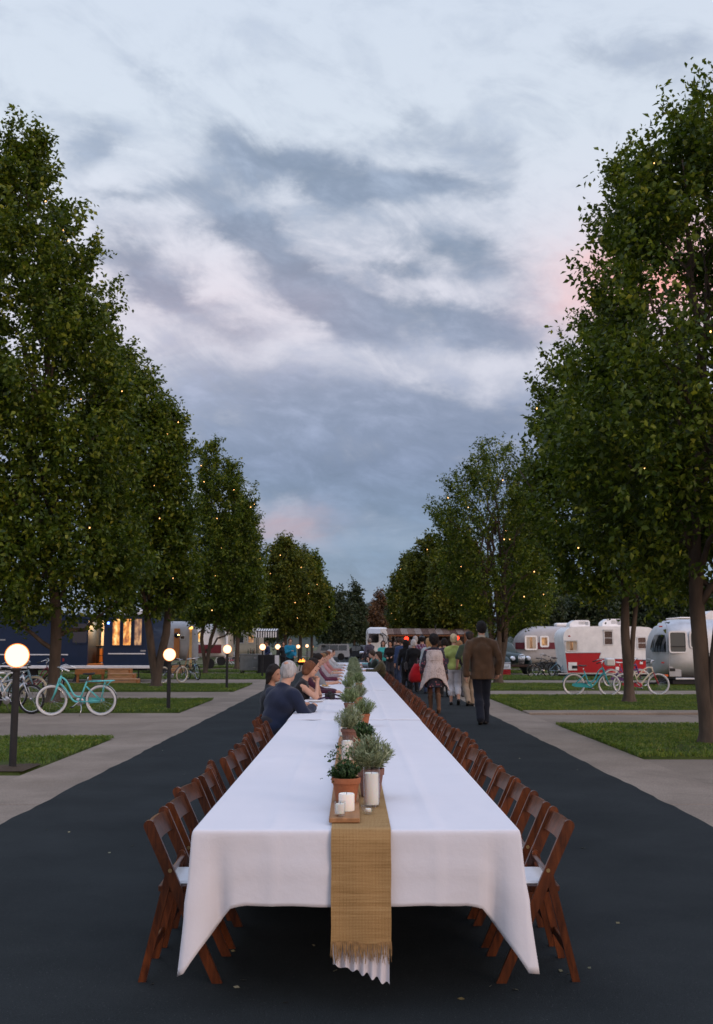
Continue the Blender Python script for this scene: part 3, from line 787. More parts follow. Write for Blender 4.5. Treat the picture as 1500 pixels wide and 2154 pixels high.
for k, (c0, Y, top, hw) in enumerate(bk):
    sd += 1
    P = atY(c0, 1357, Y); b = Vector((P.x, Y, -.03))
    tree('tree', lab_bk[k], b, prof_px(b, Y, [(1352, c0 - hw * .9, c0 + hw * .9), (1320, c0 - hw, c0 + hw), (1357 - (1357 - top) * .6, c0 - hw * .9, c0 + hw * .9), (1357 - (1357 - top) * .85, c0 - hw * .5, c0 + hw * .5), (top, c0 - 10, c0 + 10)]),
         1500, 10, .3, .18, leaf_b if k % 4 == 1 else leaf_c, sd, trunk_r=.2, limbs=6, group=GB, gap=.27, tw_len=.8)
# ------------------------------------------------------------------ the long table
TZ = 0.74
TX0, TX1 = at(409, 1745, TZ).x, at(1090, 1745, TZ).x
TY0, TY1 = at(742, 1746, TZ).y, at(745, 1394, TZ).y
def cloth_mat(name, base, weave=900.0):
    m = bpy.data.materials.new(name); m.use_nodes = True
    t = m.node_tree; b = t.nodes['Principled BSDF']
    c = t.nodes.new('ShaderNodeTexCoord'); src = c.outputs['Object']
    f = noise(t, src, 2.2, 4.0, .6)
    col = ramp(t, f, [(.3, tuple(x * .965 for x in base)), (.7, base)])
    t.links.new(col, b.inputs['Base Color']); b.inputs['Roughness'].default_value = .85
    b.inputs['Sheen Weight'].default_value = .15; b.inputs['Specular IOR Level'].default_value = .2
    wv = t.nodes.new('ShaderNodeTexWave'); wv.inputs['Scale'].default_value = 160.0; wv.bands_direction = 'X'
    wv2 = t.nodes.new('ShaderNodeTexWave'); wv2.inputs['Scale'].default_value = 160.0; wv2.bands_direction = 'Y'
    t.links.new(src, wv.inputs[0]); t.links.new(src, wv2.inputs[0])
    h = M('ADD', M('MULTIPLY', wv.outputs['Fac'], .5, tree=t), M('MULTIPLY', wv2.outputs['Fac'], .5, tree=t), tree=t)
    n2 = noise(t, src, 9.0, 5.0, .6)
    h2 = M('ADD', M('MULTIPLY', h, .03, tree=t), n2, tree=t)
    bp = t.nodes.new('ShaderNodeBump'); bp.inputs['Strength'].default_value = .30; bp.inputs['Distance'].default_value = .014
    t.links.new(h2, bp.inputs['Height']); t.links.new(bp.outputs[0], b.inputs['Normal'])
    tr = t.nodes.new('ShaderNodeBsdfTranslucent'); t.links.new(col, tr.inputs[0])
    mx = t.nodes.new('ShaderNodeMixShader'); mx.inputs[0].default_value = .12
    t.links.new(b.outputs[0], mx.inputs[1]); t.links.new(tr.outputs[0], mx.inputs[2]); t.links.new(mx.outputs[0], t.nodes['Material Output'].inputs[0])
    return m
white_cloth = cloth_mat('white_tablecloth', (.775, .765, .795))
dark_ply = material('table_ply', (.06, .045, .035), .6, var=.2)
steel_dk = material('dark_steel', (.018, .018, .02), .6, .3)

def drop_profile(q, corner, flat):
    """distance from the corner -> hem drop"""
    return float(np.interp(q, [0, .03, .08, .12, .16, .22], [corner + .022, corner - .055, corner - .14, flat + .065, flat + .014, flat]))
def tablecloth(y0, y1, first, last, seed, label):
    r = np.random.default_rng(seed); random.seed(seed)
    dz = .0 if first else .0035 + .001 * (seed % 2)
    x0, x1 = TX0 - .004 * (not first), TX1 + .004 * (not first)
    # top sheet
    nx = 64; ny = max(24, int((y1 - y0) / (.06 if first else .16)))
    xs = np.concatenate([[x0, x0 + .005], np.linspace(x0, x1, nx - 2)[1:-1], [x1 - .005, x1]]); ysv = np.linspace(y0, y1, ny) if not first else np.concatenate([[y0, y0 + .005], np.linspace(y0, y0 + .7, 34)[1:], np.linspace(y0 + .7, y1, 70)[1:]]); ny = len(ysv)
    X, Y = np.meshgrid(xs, ysv)
    P = np.stack([X.ravel() * 3 + seed, Y.ravel() * .9, np.zeros(X.size)], 1)
    Zw = (vnoise(P * 1.6) - .5) * .006 + (vnoise(P * 4.1) - .5) * .003
    # pressed folds along and across the cloth
    for fx in (-.34, .02, .36): Zw += .006 * np.exp(-((X.ravel() - fx - .004 * np.sin(Y.ravel() * 2)) / .020) ** 2)
    for fy in np.arange(y0 + .9, y1, 1.15): Zw += .006 * np.exp(-((Y.ravel() - fy - .01 * np.sin(X.ravel() * 5)) / .028) ** 2)
    if first:   # a slack pleat on the left as in the photograph
        c = at(580, 1598, TZ)
        d = (Y.ravel() - c.y - .25 * (X.ravel() - c.x)); Zw += .016 * np.exp(-(d / .10) ** 2) * np.clip(1 - np.abs((X.ravel() - c.x) / .26), 0, 1)
    edge = np.minimum(np.minimum(X.ravel() - x0, x1 - X.ravel()), 9) / .05
    if first: edge = np.minimum(edge, (Y.ravel() - y0) / .05)
    ed = np.clip(edge, 0, 1)
    Z = TZ + dz + Zw * ed
    V = [tuple(p) for p in np.stack([X.ravel(), Y.ravel(), Z], 1)]
    F = []
    for j in range(ny - 1):
        for i in range(nx - 1):
            a = j * nx + i; F.append((a, a + 1, a + nx + 1, a + nx))
    # skirt: walk left side (far -> near), front, right side (near -> far)
    S = .40; FR = .308; CO = .558
    path = []   # (top vertex index, outward normal, drop, bottom offset)
    def fold(s, k): return (.018 * math.sin(s * 5.1 + seed + k) + .012 * math.sin(s * 11.7 + k * 2))
    rowl = [j * nx for j in range(ny)][::-1]; rowr = [j * nx + nx - 1 for j in range(ny)]
    for idx in rowl:
        s = V[idx][1] - y0
        q = s if first else 9
        dr = drop_profile(q, CO, S); off = float(np.interp(q, [0, .05, .10, .17, .5], [.055, .025, -.06, .0, .012])) + fold(s, 1) * min(1, q * 3)
        n = Vector((-1, -.75 * math.exp(-q / .05), 0)).normalized() if first else Vector((-1, 0, 0))
        path.append((idx, n, dr, off))
    if first:
        for i in range(1, nx - 1):
            x = V[i][0]; ql = x - x0; qr = x1 - x; q = min(ql, qr); s = x
            dr = drop_profile(q, CO, FR); off = float(np.interp(q, [0, .05, .10, .16, .5], [.05, .015, -.075, -.006, .006])) + fold(s, 5) * .35 * min(1, q * 3)
            sg = -1 if ql < qr else 1
            n = Vector((sg * .75 * math.exp(-q / .05), -1, 0)).normalized()
            path.append((i, n, dr, off))
    else: path.append(None)
    for idx in rowr:
        s = V[idx][1] - y0; q = s if first else 9
        dr = drop_profile(q, CO - .012, S); off = float(np.interp(q, [0, .05, .10, .17, .5], [.075, .045, -.06, .0, .012])) + fold(s, 9) * min(1, q * 3)
        n = Vector((1, -.75 * math.exp(-q / .05), 0)).normalized() if first else Vector((1, 0, 0))
        path.append((idx, n, dr, off))
    TS = [0, .008, .02, .04, .08, .16, .27, .39, .51, .63, .75, .87, .95, 1.0]; K = len(TS) - 1
    prev = None
    for it in path:
        if it is None: prev = None; continue
        idx, n, dr, off = it
        col = [idx]
        b = Vector(V[idx])
        for k in range(1, K + 1):
            t = TS[k]
            e = .009 * (1 - math.exp(-t * 55))          # rounded shoulder
            o = n * (e + off * t ** 1.3)
            o = o + n * ((.005 * math.exp(-((t - .52) / .07) ** 2) + .004 * math.sin(b.x * 9 + seed) * math.sin(t * 3.1) * (1 if abs(n.y) > .7 else 0) + .005 * sum(math.exp(-((b.x - fx_) / .02) ** 2) for fx_ in (-.34, .36))) * min(1, t * 6) if first else 0.0)
            z = b.z - dr * t + (.0018 * math.sin(b.x * 23 + b.y * 17 + t * 5) * t if first else 0)
            V.append((b.x + o.x, b.y + o.y, z)); col.append(len(V) - 1)
        if prev is not None:
            for k in range(K): F.append((prev[k], prev[k + 1], col[k + 1], col[k]))
        prev = col
    me = bpy.data.meshes.new('tablecloth'); me.from_pydata(V, [], F); me.materials.append(white_cloth)
    fix_smooth(me); me.update()
    o = link('tablecloth', me)
    sm = o.modifiers.new('thick', 'SOLIDIFY'); sm.thickness = .002; sm.offset = 1
    tag(o, label, 'tablecloth', 'white cloths along the long table')
    return o
seams = [TY0, at(600, 1515, TZ).y, at(830, 1453, TZ).y]
while seams[-1] + 7 < TY1: seams.append(seams[-1] + 7)
seams[-1] = min(seams[-1], TY1 - 4); seams.append(TY1)
cl_lab = ['nearest white tablecloth with draped corners hanging over the table end', 'second white tablecloth where the grey haired man leans', 'third white tablecloth from the camera', 'fourth white tablecloth from the camera', 'fifth white tablecloth from the camera', 'sixth white tablecloth from the camera', 'farthest white tablecloth at the end of the table', 'last white tablecloth beyond the sixth']
for k in range(len(seams) - 1):
    tablecloth(seams[k] - (.04 if k else 0), seams[k + 1], k == 0, k == len(seams) - 2, 3 + k, cl_lab[k])
def folding_table(y0, y1, label):
    t = thing('folding_table', label, 'table', ((TX0 + TX1) / 2, (y0 + y1) / 2, ROADZ), group='folding tables end to end under the cloths')
    h = TZ - .012 - ROADZ; hw = (TX1 - TX0) / 2 - .012; hl = (y1 - y0) / 2 - .006
    mb = MB(); mb.box((0, 0, h - .015), (hw * 2, hl * 2, .03), bev=.006); mb.build('tabletop', dark_ply, t)
    for yl in (hl - .62, hl - .22):      # trestles set well back under the cloth
        mb = MB()
        for sx in (-1, 1): mb.tube([(sx * hw * .45, yl, 0), (sx * hw * .45, yl - .04, h - .03)], .014, 8)
        mb.tube([(-hw * .45, yl - .006, .12), (hw * .45, yl - .006, .12)], .01, 8)
        mb.build('leg', steel_dk, t, smooth=40)
yt = TY0 + .012; n_t = int((TY1 - TY0) / 2.44); dl = (TY1 - TY0 - .02) / n_t
for k in range(n_t):
    folding_table(yt + k * dl, yt + (k + 1) * dl, 'folding table hidden under the nearest white cloth' if k == 0 else 'folding table in the row standing under the white cloths')

# ------------------------------------------------------------------ runner, boards
def burlap_mat():
    m = bpy.data.materials.new('burlap'); m.use_nodes = True
    t = m.node_tree; b = t.nodes['Principled BSDF']
    c = t.nodes.new('ShaderNodeTexCoord'); src = c.outputs['UV']
    sp = t.nodes.new('ShaderNodeSeparateXYZ'); t.links.new(src, sp.inputs[0])
    def thread(co, freq, jit):
        cv = t.nodes.new('ShaderNodeCombineXYZ'); t.links.new(M('MULTIPLY', co, jit, tree=t), cv.inputs[0])
        nz = noise(t, cv.outputs[0], 1.0, 2.0, .6)
        return M('ABSOLUTE', M('SINE', M('MULTIPLY', co, freq, tree=t), tree=t), tree=t), nz
    wx, nx_ = thread(sp.outputs[0], 520.0, 170.0)
    wy, ny_ = thread(sp.outputs[1], 520.0, 120.0)
    wv = M('MULTIPLY', wx, wy, tree=t)
    band = noise(t, None, 1.0)
    cv = t.nodes.new('ShaderNodeCombineXYZ'); t.links.new(M('MULTIPLY', sp.outputs[1], 26.0, tree=t), cv.inputs[0]); t.links.new(M('MULTIPLY', sp.outputs[0], 1.5, tree=t), cv.inputs[1])
    bn = noise(t, cv.outputs[0], 1.6, 4.0, .7)
    k = M('ADD', M('ADD', M('MULTIPLY', wv, .32, tree=t), M('MULTIPLY', ny_, .35, tree=t), tree=t), M('ADD', M('MULTIPLY', nx_, .2, tree=t), M('MULTIPLY', bn, .5, tree=t), tree=t), tree=t)
    col = ramp(t, k, [(.38, (.14, .075, .025)), (.62, (.32, .19, .075)), (.9, (.47, .32, .15))])
    t.links.new(col, b.inputs['Base Color']); b.inputs['Roughness'].default_value = .95; b.inputs['Specular IOR Level'].default_value = .15
    bp = t.nodes.new('ShaderNodeBump'); bp.inputs['Strength'].default_value = .4; bp.inputs['Distance'].default_value = .002
    t.links.new(wv, bp.inputs['Height']); t.links.new(bp.outputs[0], b.inputs['Normal'])
    return m
burlap = burlap_mat()
fringe_m = material('burlap_fringe', (.33, .2, .085), .95, var=.4, scale=50)
lining_m = cloth_mat('runner_lining_cloth', (.72, .69, .72))
RX0, RX1 = at(697, 1746, TZ).x, at(822, 1746, TZ).x
run = thing('table_runner', 'woven burlap runner hanging over the near end of the table with frayed fringe', 'table runner', ((RX0 + RX1) / 2, TY0, TZ))
hw = (RX1 - RX0) / 2
zbot = atY(760, 1990, TY0 - .05).z - TZ
V = []; F = []; UV = []
prof = []     # (y, z, v)
vv = 0
pts = [(4.7 - k * .18, .0095) for k in range(26)] + [(.03, .0095), (.0, .009), (-.016, .003), (-.026, -.012), (-.031, -.03)]
zz = -.03
while zz > zbot + .02: zz -= .022; pts.append((-.034 - .018 * min(1, (-zz) / .35), zz))
for k, (y, z) in enumerate(pts):
    if k: vv += math.hypot(y - pts[k - 1][0], z - pts[k - 1][1])
    for i in range(17):
        q = i / 16 * 2 - 1
        s = 1 - .02 * max(0, -z)
        yy_ = y + (.004 * math.sin(q * 4 + z * 6) * min(1, -z * 6) if z < 0 else 0)
        V.append((q * hw * s + .0008 * math.sin(z * 30), yy_, z)); UV.append((q * hw, vv))
n = len(pts)
for k in range(n - 1):
    for i in range(16):
        a = k * 17 + i; F.append((a, a + 1, a + 18, a + 17))
me = bpy.data.meshes.new('woven_cloth'); me.from_pydata(V, [], F); me.materials.append(burlap)
ul = me.uv_layers.new(name='UVMap')
for l in me.loops: ul.data[l.index].uv = UV[l.vertex_index]
fix_smooth(me); me.update(); link('woven_cloth', me, run)
mb = MB(); random.seed(4)
yb, zb = pts[-1]
for i in range(78):
    x = -hw * .98 + 2 * hw * .98 * (i + random.uniform(-.3, .3)) / 77
    ln = random.uniform(.045, .085); dx = random.uniform(-.008, .008)
    mb.tube([(x, yb, zb + .008), (x + dx * .4, yb - .004, zb - ln * .5), (x + dx + random.uniform(-.004, .004), yb - random.uniform(-.004, .01), zb - ln)], [.0022, .0018, .0008], n=4, cap=False)
struct(mb.build('fringe', fringe_m, run), 'stuff')
# pleated white lining showing under the fringe
V = []; F = []
zl = atY(712, 2026, TY0).z - TZ; zr = atY(815, 2066, TY0).z - TZ
nn = 49
for k in range(9):
    t = k / 8
    for i in range(nn):
        q = i / (nn - 1)
        zb2 = zl + (zr - zl) * q ** 1.4 + .008 * math.sin(q * 34)
        z = -.14 + (zb2 + .14) * t
        V.append((-hw * .93 + 1.86 * hw * q, -.014 - .022 * t + (.014 * math.sin(q * 40 + 2 * t)) * t * (1.2 - .5 * q), z))
for k in range(8):
    for i in range(nn - 1):
        a = k * nn + i; F.append((a, a + 1, a + nn + 1, a + nn))
me = bpy.data.meshes.new('lining'); me.from_pydata(V, [], F); me.materials.append(lining_m); fix_smooth(me); me.update()
link('lining', me, run)

board_m = material('oiled_board', (.33, .165, .07), .55, var=.35, scale=3.0, bump=.12, bscale=20, stretch=(9, .6, 9))
def board(y0, y1, x0, x1, label):
    mb = MB(); mb.box((0, 0, 0), (x1 - x0, y1 - y0, .02), bev=.003)
    o = mb.build('wooden_board', board_m, None, loc=((x0 + x1) / 2, (y0 + y1) / 2, TZ + .022))
    tag(o, label, 'board', 'boards laid under the table plants')
bx0, bx1 = at(692, 1737, TZ).x, at(757, 1737, TZ).x
board(at(725, 1737, TZ).y, 6.55, bx0, bx1, 'oiled wooden board nearest the table end under the candles')
board(6.62, 8.6, bx0 - .01, bx1 - .01, 'second oiled wooden board lying under the second row of pots')
board(8.66, 10.8, bx0 - .006, bx1, 'third oiled wooden board from the table end')

# ------------------------------------------------------------------ pots, herbs, candles
terracotta = material('terracotta', (.33, .115, .05), .8, var=.3, scale=9.0, bump=.15, bscale=80)
terracotta_d = material('weathered_terracotta', (.20, .10, .075), .85, var=.4, scale=9.0, bump=.2, bscale=80)
potsoil = material('potting_soil', (.03, .02, .015), .95, var=.4, scale=40, bump=.8)
sage = leafy('sage_needle', [(0, (.15, .18, .085)), (.5, (.27, .31, .16)), (.85, (.40, .43, .24)), (1, (.50, .52, .34))], tint=(.16, .2, .06), tw=.25, rough=.6)
sage_g = leafy('green_needle', [(0, (.10, .14, .055)), (.5, (.20, .26, .10)), (.85, (.31, .37, .16)), (1, (.42, .46, .25))], tint=(.12, .2, .04), tw=.25, rough=.6)
thyme = leafy('thyme_leaf', [(0, (.018, .045, .012)), (.5, (.04, .085, .02)), (.9, (.07, .13, .035)), (1, (.11, .17, .06))], tint=(.06, .14, .02), tw=.25, rough=.5)
def herb_foliage(seed, rad, hgt, stems, per, ll, lw, mat, low=False, z0=0.0):
    r = np.random.default_rng(seed)
    C = []; D = []
    Vs = []; Fs = []; off = 0
    for i in range(stems):
        a = r.random() * 6.283; out = r.random() ** .6
        tip = np.array([math.cos(a) * rad * out, math.sin(a) * rad * out, z0 + hgt * (1.02 - .52 * out ** 2) * (.78 + .3 * r.random())])
        foot = np.array([math.cos(a) * rad * .22 * out, math.sin(a) * rad * .22 * out, z0 - .01])
        mid = (foot + tip) / 2 + np.array([math.cos(a) * rad * .12, math.sin(a) * rad * .12, .01]) * (1 if not low else .4)
        ts = (np.arange(per) + r.random(per)) / per * .88 + .12
        P = (1 - ts)[:, None] ** 2 * foot + 2 * ((1 - ts) * ts)[:, None] * mid + ts[:, None] ** 2 * tip
        T = unit(2 * (1 - ts)[:, None] * (mid - foot) + 2 * ts[:, None] * (tip - mid))
        C.append(P); D.append(T)
    P = np.concatenate(C); T = np.concatenate(D); k = len(P)
    rnd = unit(r.normal(0, 1, (k, 3)))
    sidev = unit(rnd - T * np.sum(rnd * T, 1, keepdims=True))
    ax = unit(T * .75 + sidev * .8)
    sd = unit(np.cross(ax, rnd)); s = (.6 + .7 * r.random(k))[:, None]
    V = np.stack([P, P + ax * ll * .5 * s + sd * lw * .5 * s, P + ax * ll * s, P + ax * ll * .5 * s - sd * lw * .5 * s], 1).reshape(-1, 3)
    b = np.arange(k) * 4
    F = np.stack([b, b + 1, b + 2, b + 3], 1)
    return np_mesh('foliage', V, F, mat)
def pot_mesh(r_top, r_bot, h, mat):
    rim = h * .24
    mb = MB()
    mb.lathe([(r_bot * .4, 0), (r_bot, 0), (r_bot + (r_top - r_bot) * .72, h - rim), (r_top, h - rim + .002), (r_top * 1.02, h - .003), (r_top * .99, h), (r_top * .9, h), (r_top * .86, h - .018), (r_top * .4, h - .02)], 28)
    return mb.mesh('pot', mat, 40)
def soil_mesh(r_top, h):
    mb = MB(); mb.lathe([(r_top * .87, h - .02), (r_top * .5, h - .012), (1e-7, h - .008)], 16); return mb.mesh('soil', potsoil, True)
GP = 'potted herbs along the middle of the table'
def pot_plant(x, y, label, r_top, h, fmesh, mat, rz=0, sc=1.0, r_bot=None, dz=.0):
    t = thing('potted_herb', label, 'potted plant', (x, y, TZ + .012 + dz), rz, GP, sc)
    link('pot', pot_mesh(r_top, r_bot or r_top * .68, h, mat), t); link('soil', soil_mesh(r_top, h), t)
    link('foliage', fmesh, t); return t
BZ = .021
pA = at(728, 1688, TZ + .03)
fA = herb_foliage(1, .082, .085, 130, 26, .013, .008, thyme, True, .105)
r = np.random.default_rng(2)
pa = pot_plant(pA.x, pA.y, 'small terracotta pot of low green thyme on the near board behind the short candle', .070, .115, fA, terracotta, dz=BZ)
# straggling sprigs with tiny white flowers
mb = MB(); lv = []
for (dx, dy, dzv) in ((-.075, -.02, .01), (-.055, .02, .13), (-.03, .05, .16), (.0, .04, .14), (-.06, .03, .10)):
    q = [(0, 0, .1), (dx * .5, dy * .5, .12 + dzv * .6), (dx * 1.25, dy, .115 + dzv)]
    mb.tube(q, [.0016, .0013, .0008], 5); lv.append((q[2], q[1]))
struct(mb.build('stems', thyme, pa), 'stuff')
C = []; D = []
for (a_, b_) in lv:
    for k in range(7):
        t = r.random(); C.append(np.array(b_) * (1 - t) + np.array(a_) * t + r.normal(0, .006, 3)); D.append(np.array(a_) - np.array(b_))
V, F = leaf_cloud(r, np.array(C), unit(np.array(D)), 2, .012, .022, .013)
struct(link('leaf_sprig', np_mesh('leaf_sprig', V, F, thyme), pa), 'stuff')
pB = at(781, 1690, TZ); fB = herb_foliage(3, .118, .165, 115, 38, .032, .0048, sage, z0=.135)
pot_plant(pB.x, pB.y + .17, 'large sage-green rosemary in a dark clay pot behind the tall glass candle', .070, .140, fB, terracotta_d)
pC = at(735, 1571, TZ); fC = herb_foliage(4, .115, .175, 120, 38, .028, .004, sage, z0=.10)
pot_plant(pC.x, pC.y, 'round silvery herb in a terracotta pot, left of the dark green one', .066, .105, fC, terracotta_d, dz=BZ)
pD = at(765, 1583, TZ); fD = herb_foliage(5, .085, .12, 90, 26, .024, .009, thyme, z0=.085)
pot_plant(pD.x, pD.y, 'dark green leafy herb in an orange terracotta pot right of the silvery herb', .080, .09, fD, terracotta)
pE = at(766, 1528, TZ); fE = herb_foliage(6, .115, .155, 110, 36, .028, .004, sage_g, z0=.10)
pot_plant(pE.x, pE.y, 'grey green herb in a plain terracotta pot just beyond the glass candle', .058, .11, fE, terracotta)
fF = herb_foliage(7, .12, .17, 110, 34, .03, .005, sage_g, z0=.10)
far_pots = [(734, 1500), (753, 1487), (733, 1462), (755, 1451.5)]
tl = ['bushy green herb left of line, beside the camera on the cloth', 'pale herb right of line just beyond the bushy green one', 'leaning dark herb left of line near the bread plate', 'sage herb right of line behind the leaning dark herb']
pots_xy = []
for k, (px, py) in enumerate(far_pots):
    p = at(px, py, TZ); pots_xy.append(p)
    pot_plant(p.x, p.y, tl[k], .06, .105, [fF, fC, fE, fF][k], [terracotta_d, terracotta, terracotta_d, terracotta][k], rz=k * 1.3, sc=1.0 + .05 * (k % 2))
y = pots_xy[-1].y + 1.1; k = 0
src = None
while y < TY1 - .6:
    x = .03 + (.06 if k % 2 else -.06) + random.uniform(-.02, .02)
    lab = 'pale sage herb in a small pot in the far crowded part of the line'
    if src is None: src = pot_plant(x, y, lab, .058, .10, fC, terracotta_d)
    else:
        c = copy_tree(src, (x, y, TZ + .012), random.uniform(0, 6.28), lab, GP, random.uniform(.9, 1.12))
    y += 1.15 + .35 * random.random(); k += 1

def glass_mat(name, tint, f0):
    m = bpy.data.materials.new(name); m.use_nodes = True; t = m.node_tree; t.nodes.clear()
    tr = t.nodes.new('ShaderNodeBsdfTransparent'); tr.inputs[0].default_value = (*tint, 1)
    g = t.nodes.new('ShaderNodeBsdfGlossy'); g.inputs['Roughness'].default_value = .04
    fr = t.nodes.new('ShaderNodeLayerWeight'); fr.inputs['Blend'].default_value = .35
    mx = t.nodes.new('ShaderNodeMixShader'); t.links.new(M('ADD', M('MULTIPLY', M('POWER', fr.outputs['Facing'], 3.0, tree=t), (.62 * f0), tree=t), .04, tree=t), mx.inputs[0])
    t.links.new(tr.outputs[0], mx.inputs[1]); t.links.new(g.outputs[0], mx.inputs[2])
    o = t.nodes.new('ShaderNodeOutputMaterial'); t.links.new(mx.outputs[0], o.inputs[0]); return m
glass = glass_mat('clear_glass', (.95, .96, .96), 1.0)
wax = material('candle_wax', (.86, .80, .70), .5, var=.03, scale=20)
wax.node_tree.nodes['Principled BSDF'].inputs['Subsurface Weight'].default_value = .25
wick_m = material('wick', (.03, .025, .02), .9)
def glass_cup(parent, r, h, th=.0025, base=.006, flare=0.0):
    mb = MB(); mb.lathe([(1e-7, 0), (r * .96, 0), (r, .004), (r + flare, h), (r + flare - th, h), (r - th, base), (1e-7, base)], 28)
    return mb.build('glass', glass, parent, smooth=40)
def candle_part(parent, r, h, z=0.0):
    mb = MB(); mb.lathe([(r * .98, z), (r, z + .003), (r, z + h - .004), (r * .94, z + h), (r * .5, z + h - .004), (1e-7, z + h - .006)], 24)
    o = mb.build('candle', wax, parent, smooth=40)
    mb = MB(); mb.tube([(0, 0, z + h - .007), (.001, 0, z + h + .008)], .0013, 5); mb.build('wick', wick_m, o)
p = at(782, 1703, TZ)
h = thing('hurricane_candle', 'tall white pillar candle in a clear glass cylinder on the runner', 'candle', (p.x, p.y + .04, TZ + .012)); glass_cup(h, .040, .183); candle_part(h, .034, .148, .007)
p = at(729, 1709, TZ + .03)
h = thing('pillar_candle', 'short bare white pillar candle on the near board', 'candle', (p.x, p.y + .034, TZ + .0335)); candle_part(h, .036, .076)
p = at(715, 1719, TZ + .03)
h = thing('votive_candle', 'small white votive candle in a glass at the board front corner', 'candle', (p.x, p.y + .022, TZ + .0335)); glass_cup(h, .024, .062, .003, .008, .001); candle_part(h, .0195, .042, .009)
p = at(775, 1720, TZ)
h = thing('glass_bowl', 'small faceted clear glass candle bowl on the runner', 'glass bowl', (p.x, p.y + .035, TZ + .012))
mb = MB(); mb.lathe([(1e-7, 0), (.018, 0), (.030, .012), (.037, .038), (.034, .038), (.026, .015), (.012, .010), (1e-7, .010)], 10); mb.build('bowl', glass, h)
mb = MB(); mb.lathe([(.014, .0105), (.014, .022), (.010, .024), (1e-7, .023)], 14); mb.build('tealight', wax, h, smooth=40)
def hurricane(px, py, label, hh=.17):
    p = at(px, py, TZ); h = thing('hurricane_candle', label, 'candle', (p.x, p.y + .04, TZ + .0335)); glass_cup(h, .04, hh); candle_part(h, .034, hh - .04, .007)
hurricane(731, 1612, 'tall glass cylinder candle on the board behind the thyme pot', .16)
hurricane(752, 1551, 'glass cylinder candle between the silvery herb and the dark green herb', .13)
hurricane(722, 1558, 'glass candle half hidden behind the silvery herb pot', .10)

# things the guests left on the cloth
black_pl = material('black_plastic', (.015, .015, .017), .4, var=.2, scale=30)
strap_m = material('purple_strap', (.035, .012, .045), .7, var=.3, scale=30)
p = at(694, 1472, TZ)
c = thing('camera', 'black camera with purple strap lying on the white cloth', 'camera', (p.x, p.y, TZ + .006), R(20))
mb = MB(); mb.box((0, 0, .045), (.145, .06, .085), bev=.012); mb.box((0, 0, .098), (.06, .05, .03), bev=.010); mb.build('body', black_pl, c, smooth=30)
mb = MB(); mb.lathe([(.036, 0), (.038, .03), (.034, .09), (.03, .09), (.028, .08)], 20, M4=Matrix.Translation((.0, -.03, .045)) @ Matrix.Rotation(R(90), 4, 'X')); mb.build('lens', black_pl, c, smooth=40)
mb = MB(); mb.tube([(-.07, 0, .07), (-.13, .03, .06), (-.2, .05, .012), (-.26, -.02, .02), (-.2, -.09, .008), (-.12, -.07, .03), (.02, -.1, .02), (.12, -.08, .008), (.2, -.03, .012), (.15, .03, .05), (.07, 0, .07)], .012, 6, flat=.35); mb.build('strap', strap_m, c, smooth=True)
china = material('china', (.75, .72, .68), .25)
bread_m = material('bread', (.45, .28, .12), .85, var=.4, scale=25, bump=.3)
salad_m = material('salad', (.12, .16, .04), .6, var=.6, scale=60, bump=.5)
plates = [(684, 1446, 1, 'plate of bread in front of the dark haired woman in maroon'), (664, 1478, 0, 'white plate by the grey haired man\'s hand'), (700, 1425, 2, 'plate of food in front of the man in grey'), (706, 1414, 1, 'plate of food halfway along the seated guests'), (712, 1406, 2, 'plate of food near the far seated guests'),
          (781, 1404, 1, 'plate of food in front of the dark haired woman on the right'), (774, 1400, 2, 'plate of food in front of the man in dark green on the right')]
for (px, py, kd, lab) in plates:
    p = at(px, py, TZ)
    t = thing('plate', lab, 'plate', (p.x, p.y, TZ + .008), random.uniform(0, 6), 'plates of the seated guests')
    mb = MB(); mb.lathe([(.02, 0), (.07, .002), (.115, .016), (.118, .019), (.07, .007), (1e-7, .005)], 24); mb.build('dish', china, t, smooth=40)
    if kd:
        mb = MB()
        for q in range(5):
            a = q * 1.3; mb.sphere((.045 * math.cos(a), .045 * math.sin(a), .024 + .006 * (q % 2)), .03, 10, 7, (1.2, .8, .62))
        mb.build('food', bread_m if kd == 1 else salad_m, t, smooth=True)
wine = material('red_wine', (.12, .01, .015), .05, trans=.6)
def wineglass(px, py, lab):
    p = at(px, py, TZ); t = thing('wine_glass', lab, 'wine glass', (p.x, p.y, TZ + .008), group='glasses of the seated guests')
    mb = MB(); mb.lathe([(1e-7, 0), (.032, 0), (.032, .002), (.005, .006), (.004, .08), (.02, .095), (.036, .12), (.037, .145), (.030, .19), (.0285, .19), (.035, .145), (.034, .122), (.018, .098), (1e-7, .09)], 18); mb.build('goblet', glass, t, smooth=40)
for (px, py, lab) in [(668, 1470, 'stemmed glass beside the black camera'), (706, 1402, 'stemmed glass near the far left guests'), (710, 1408, 'stemmed glass by the halfway plate'), (715, 1400, 'farthest stemmed glass on the left half of the table'), (776, 1405, 'stemmed glass by the dark haired woman on the right'), (770, 1402, 'stemmed glass by the man in dark green'), (698, 1432, 'stemmed glass beyond the bread plate')]:
    wineglass(px, py, lab)
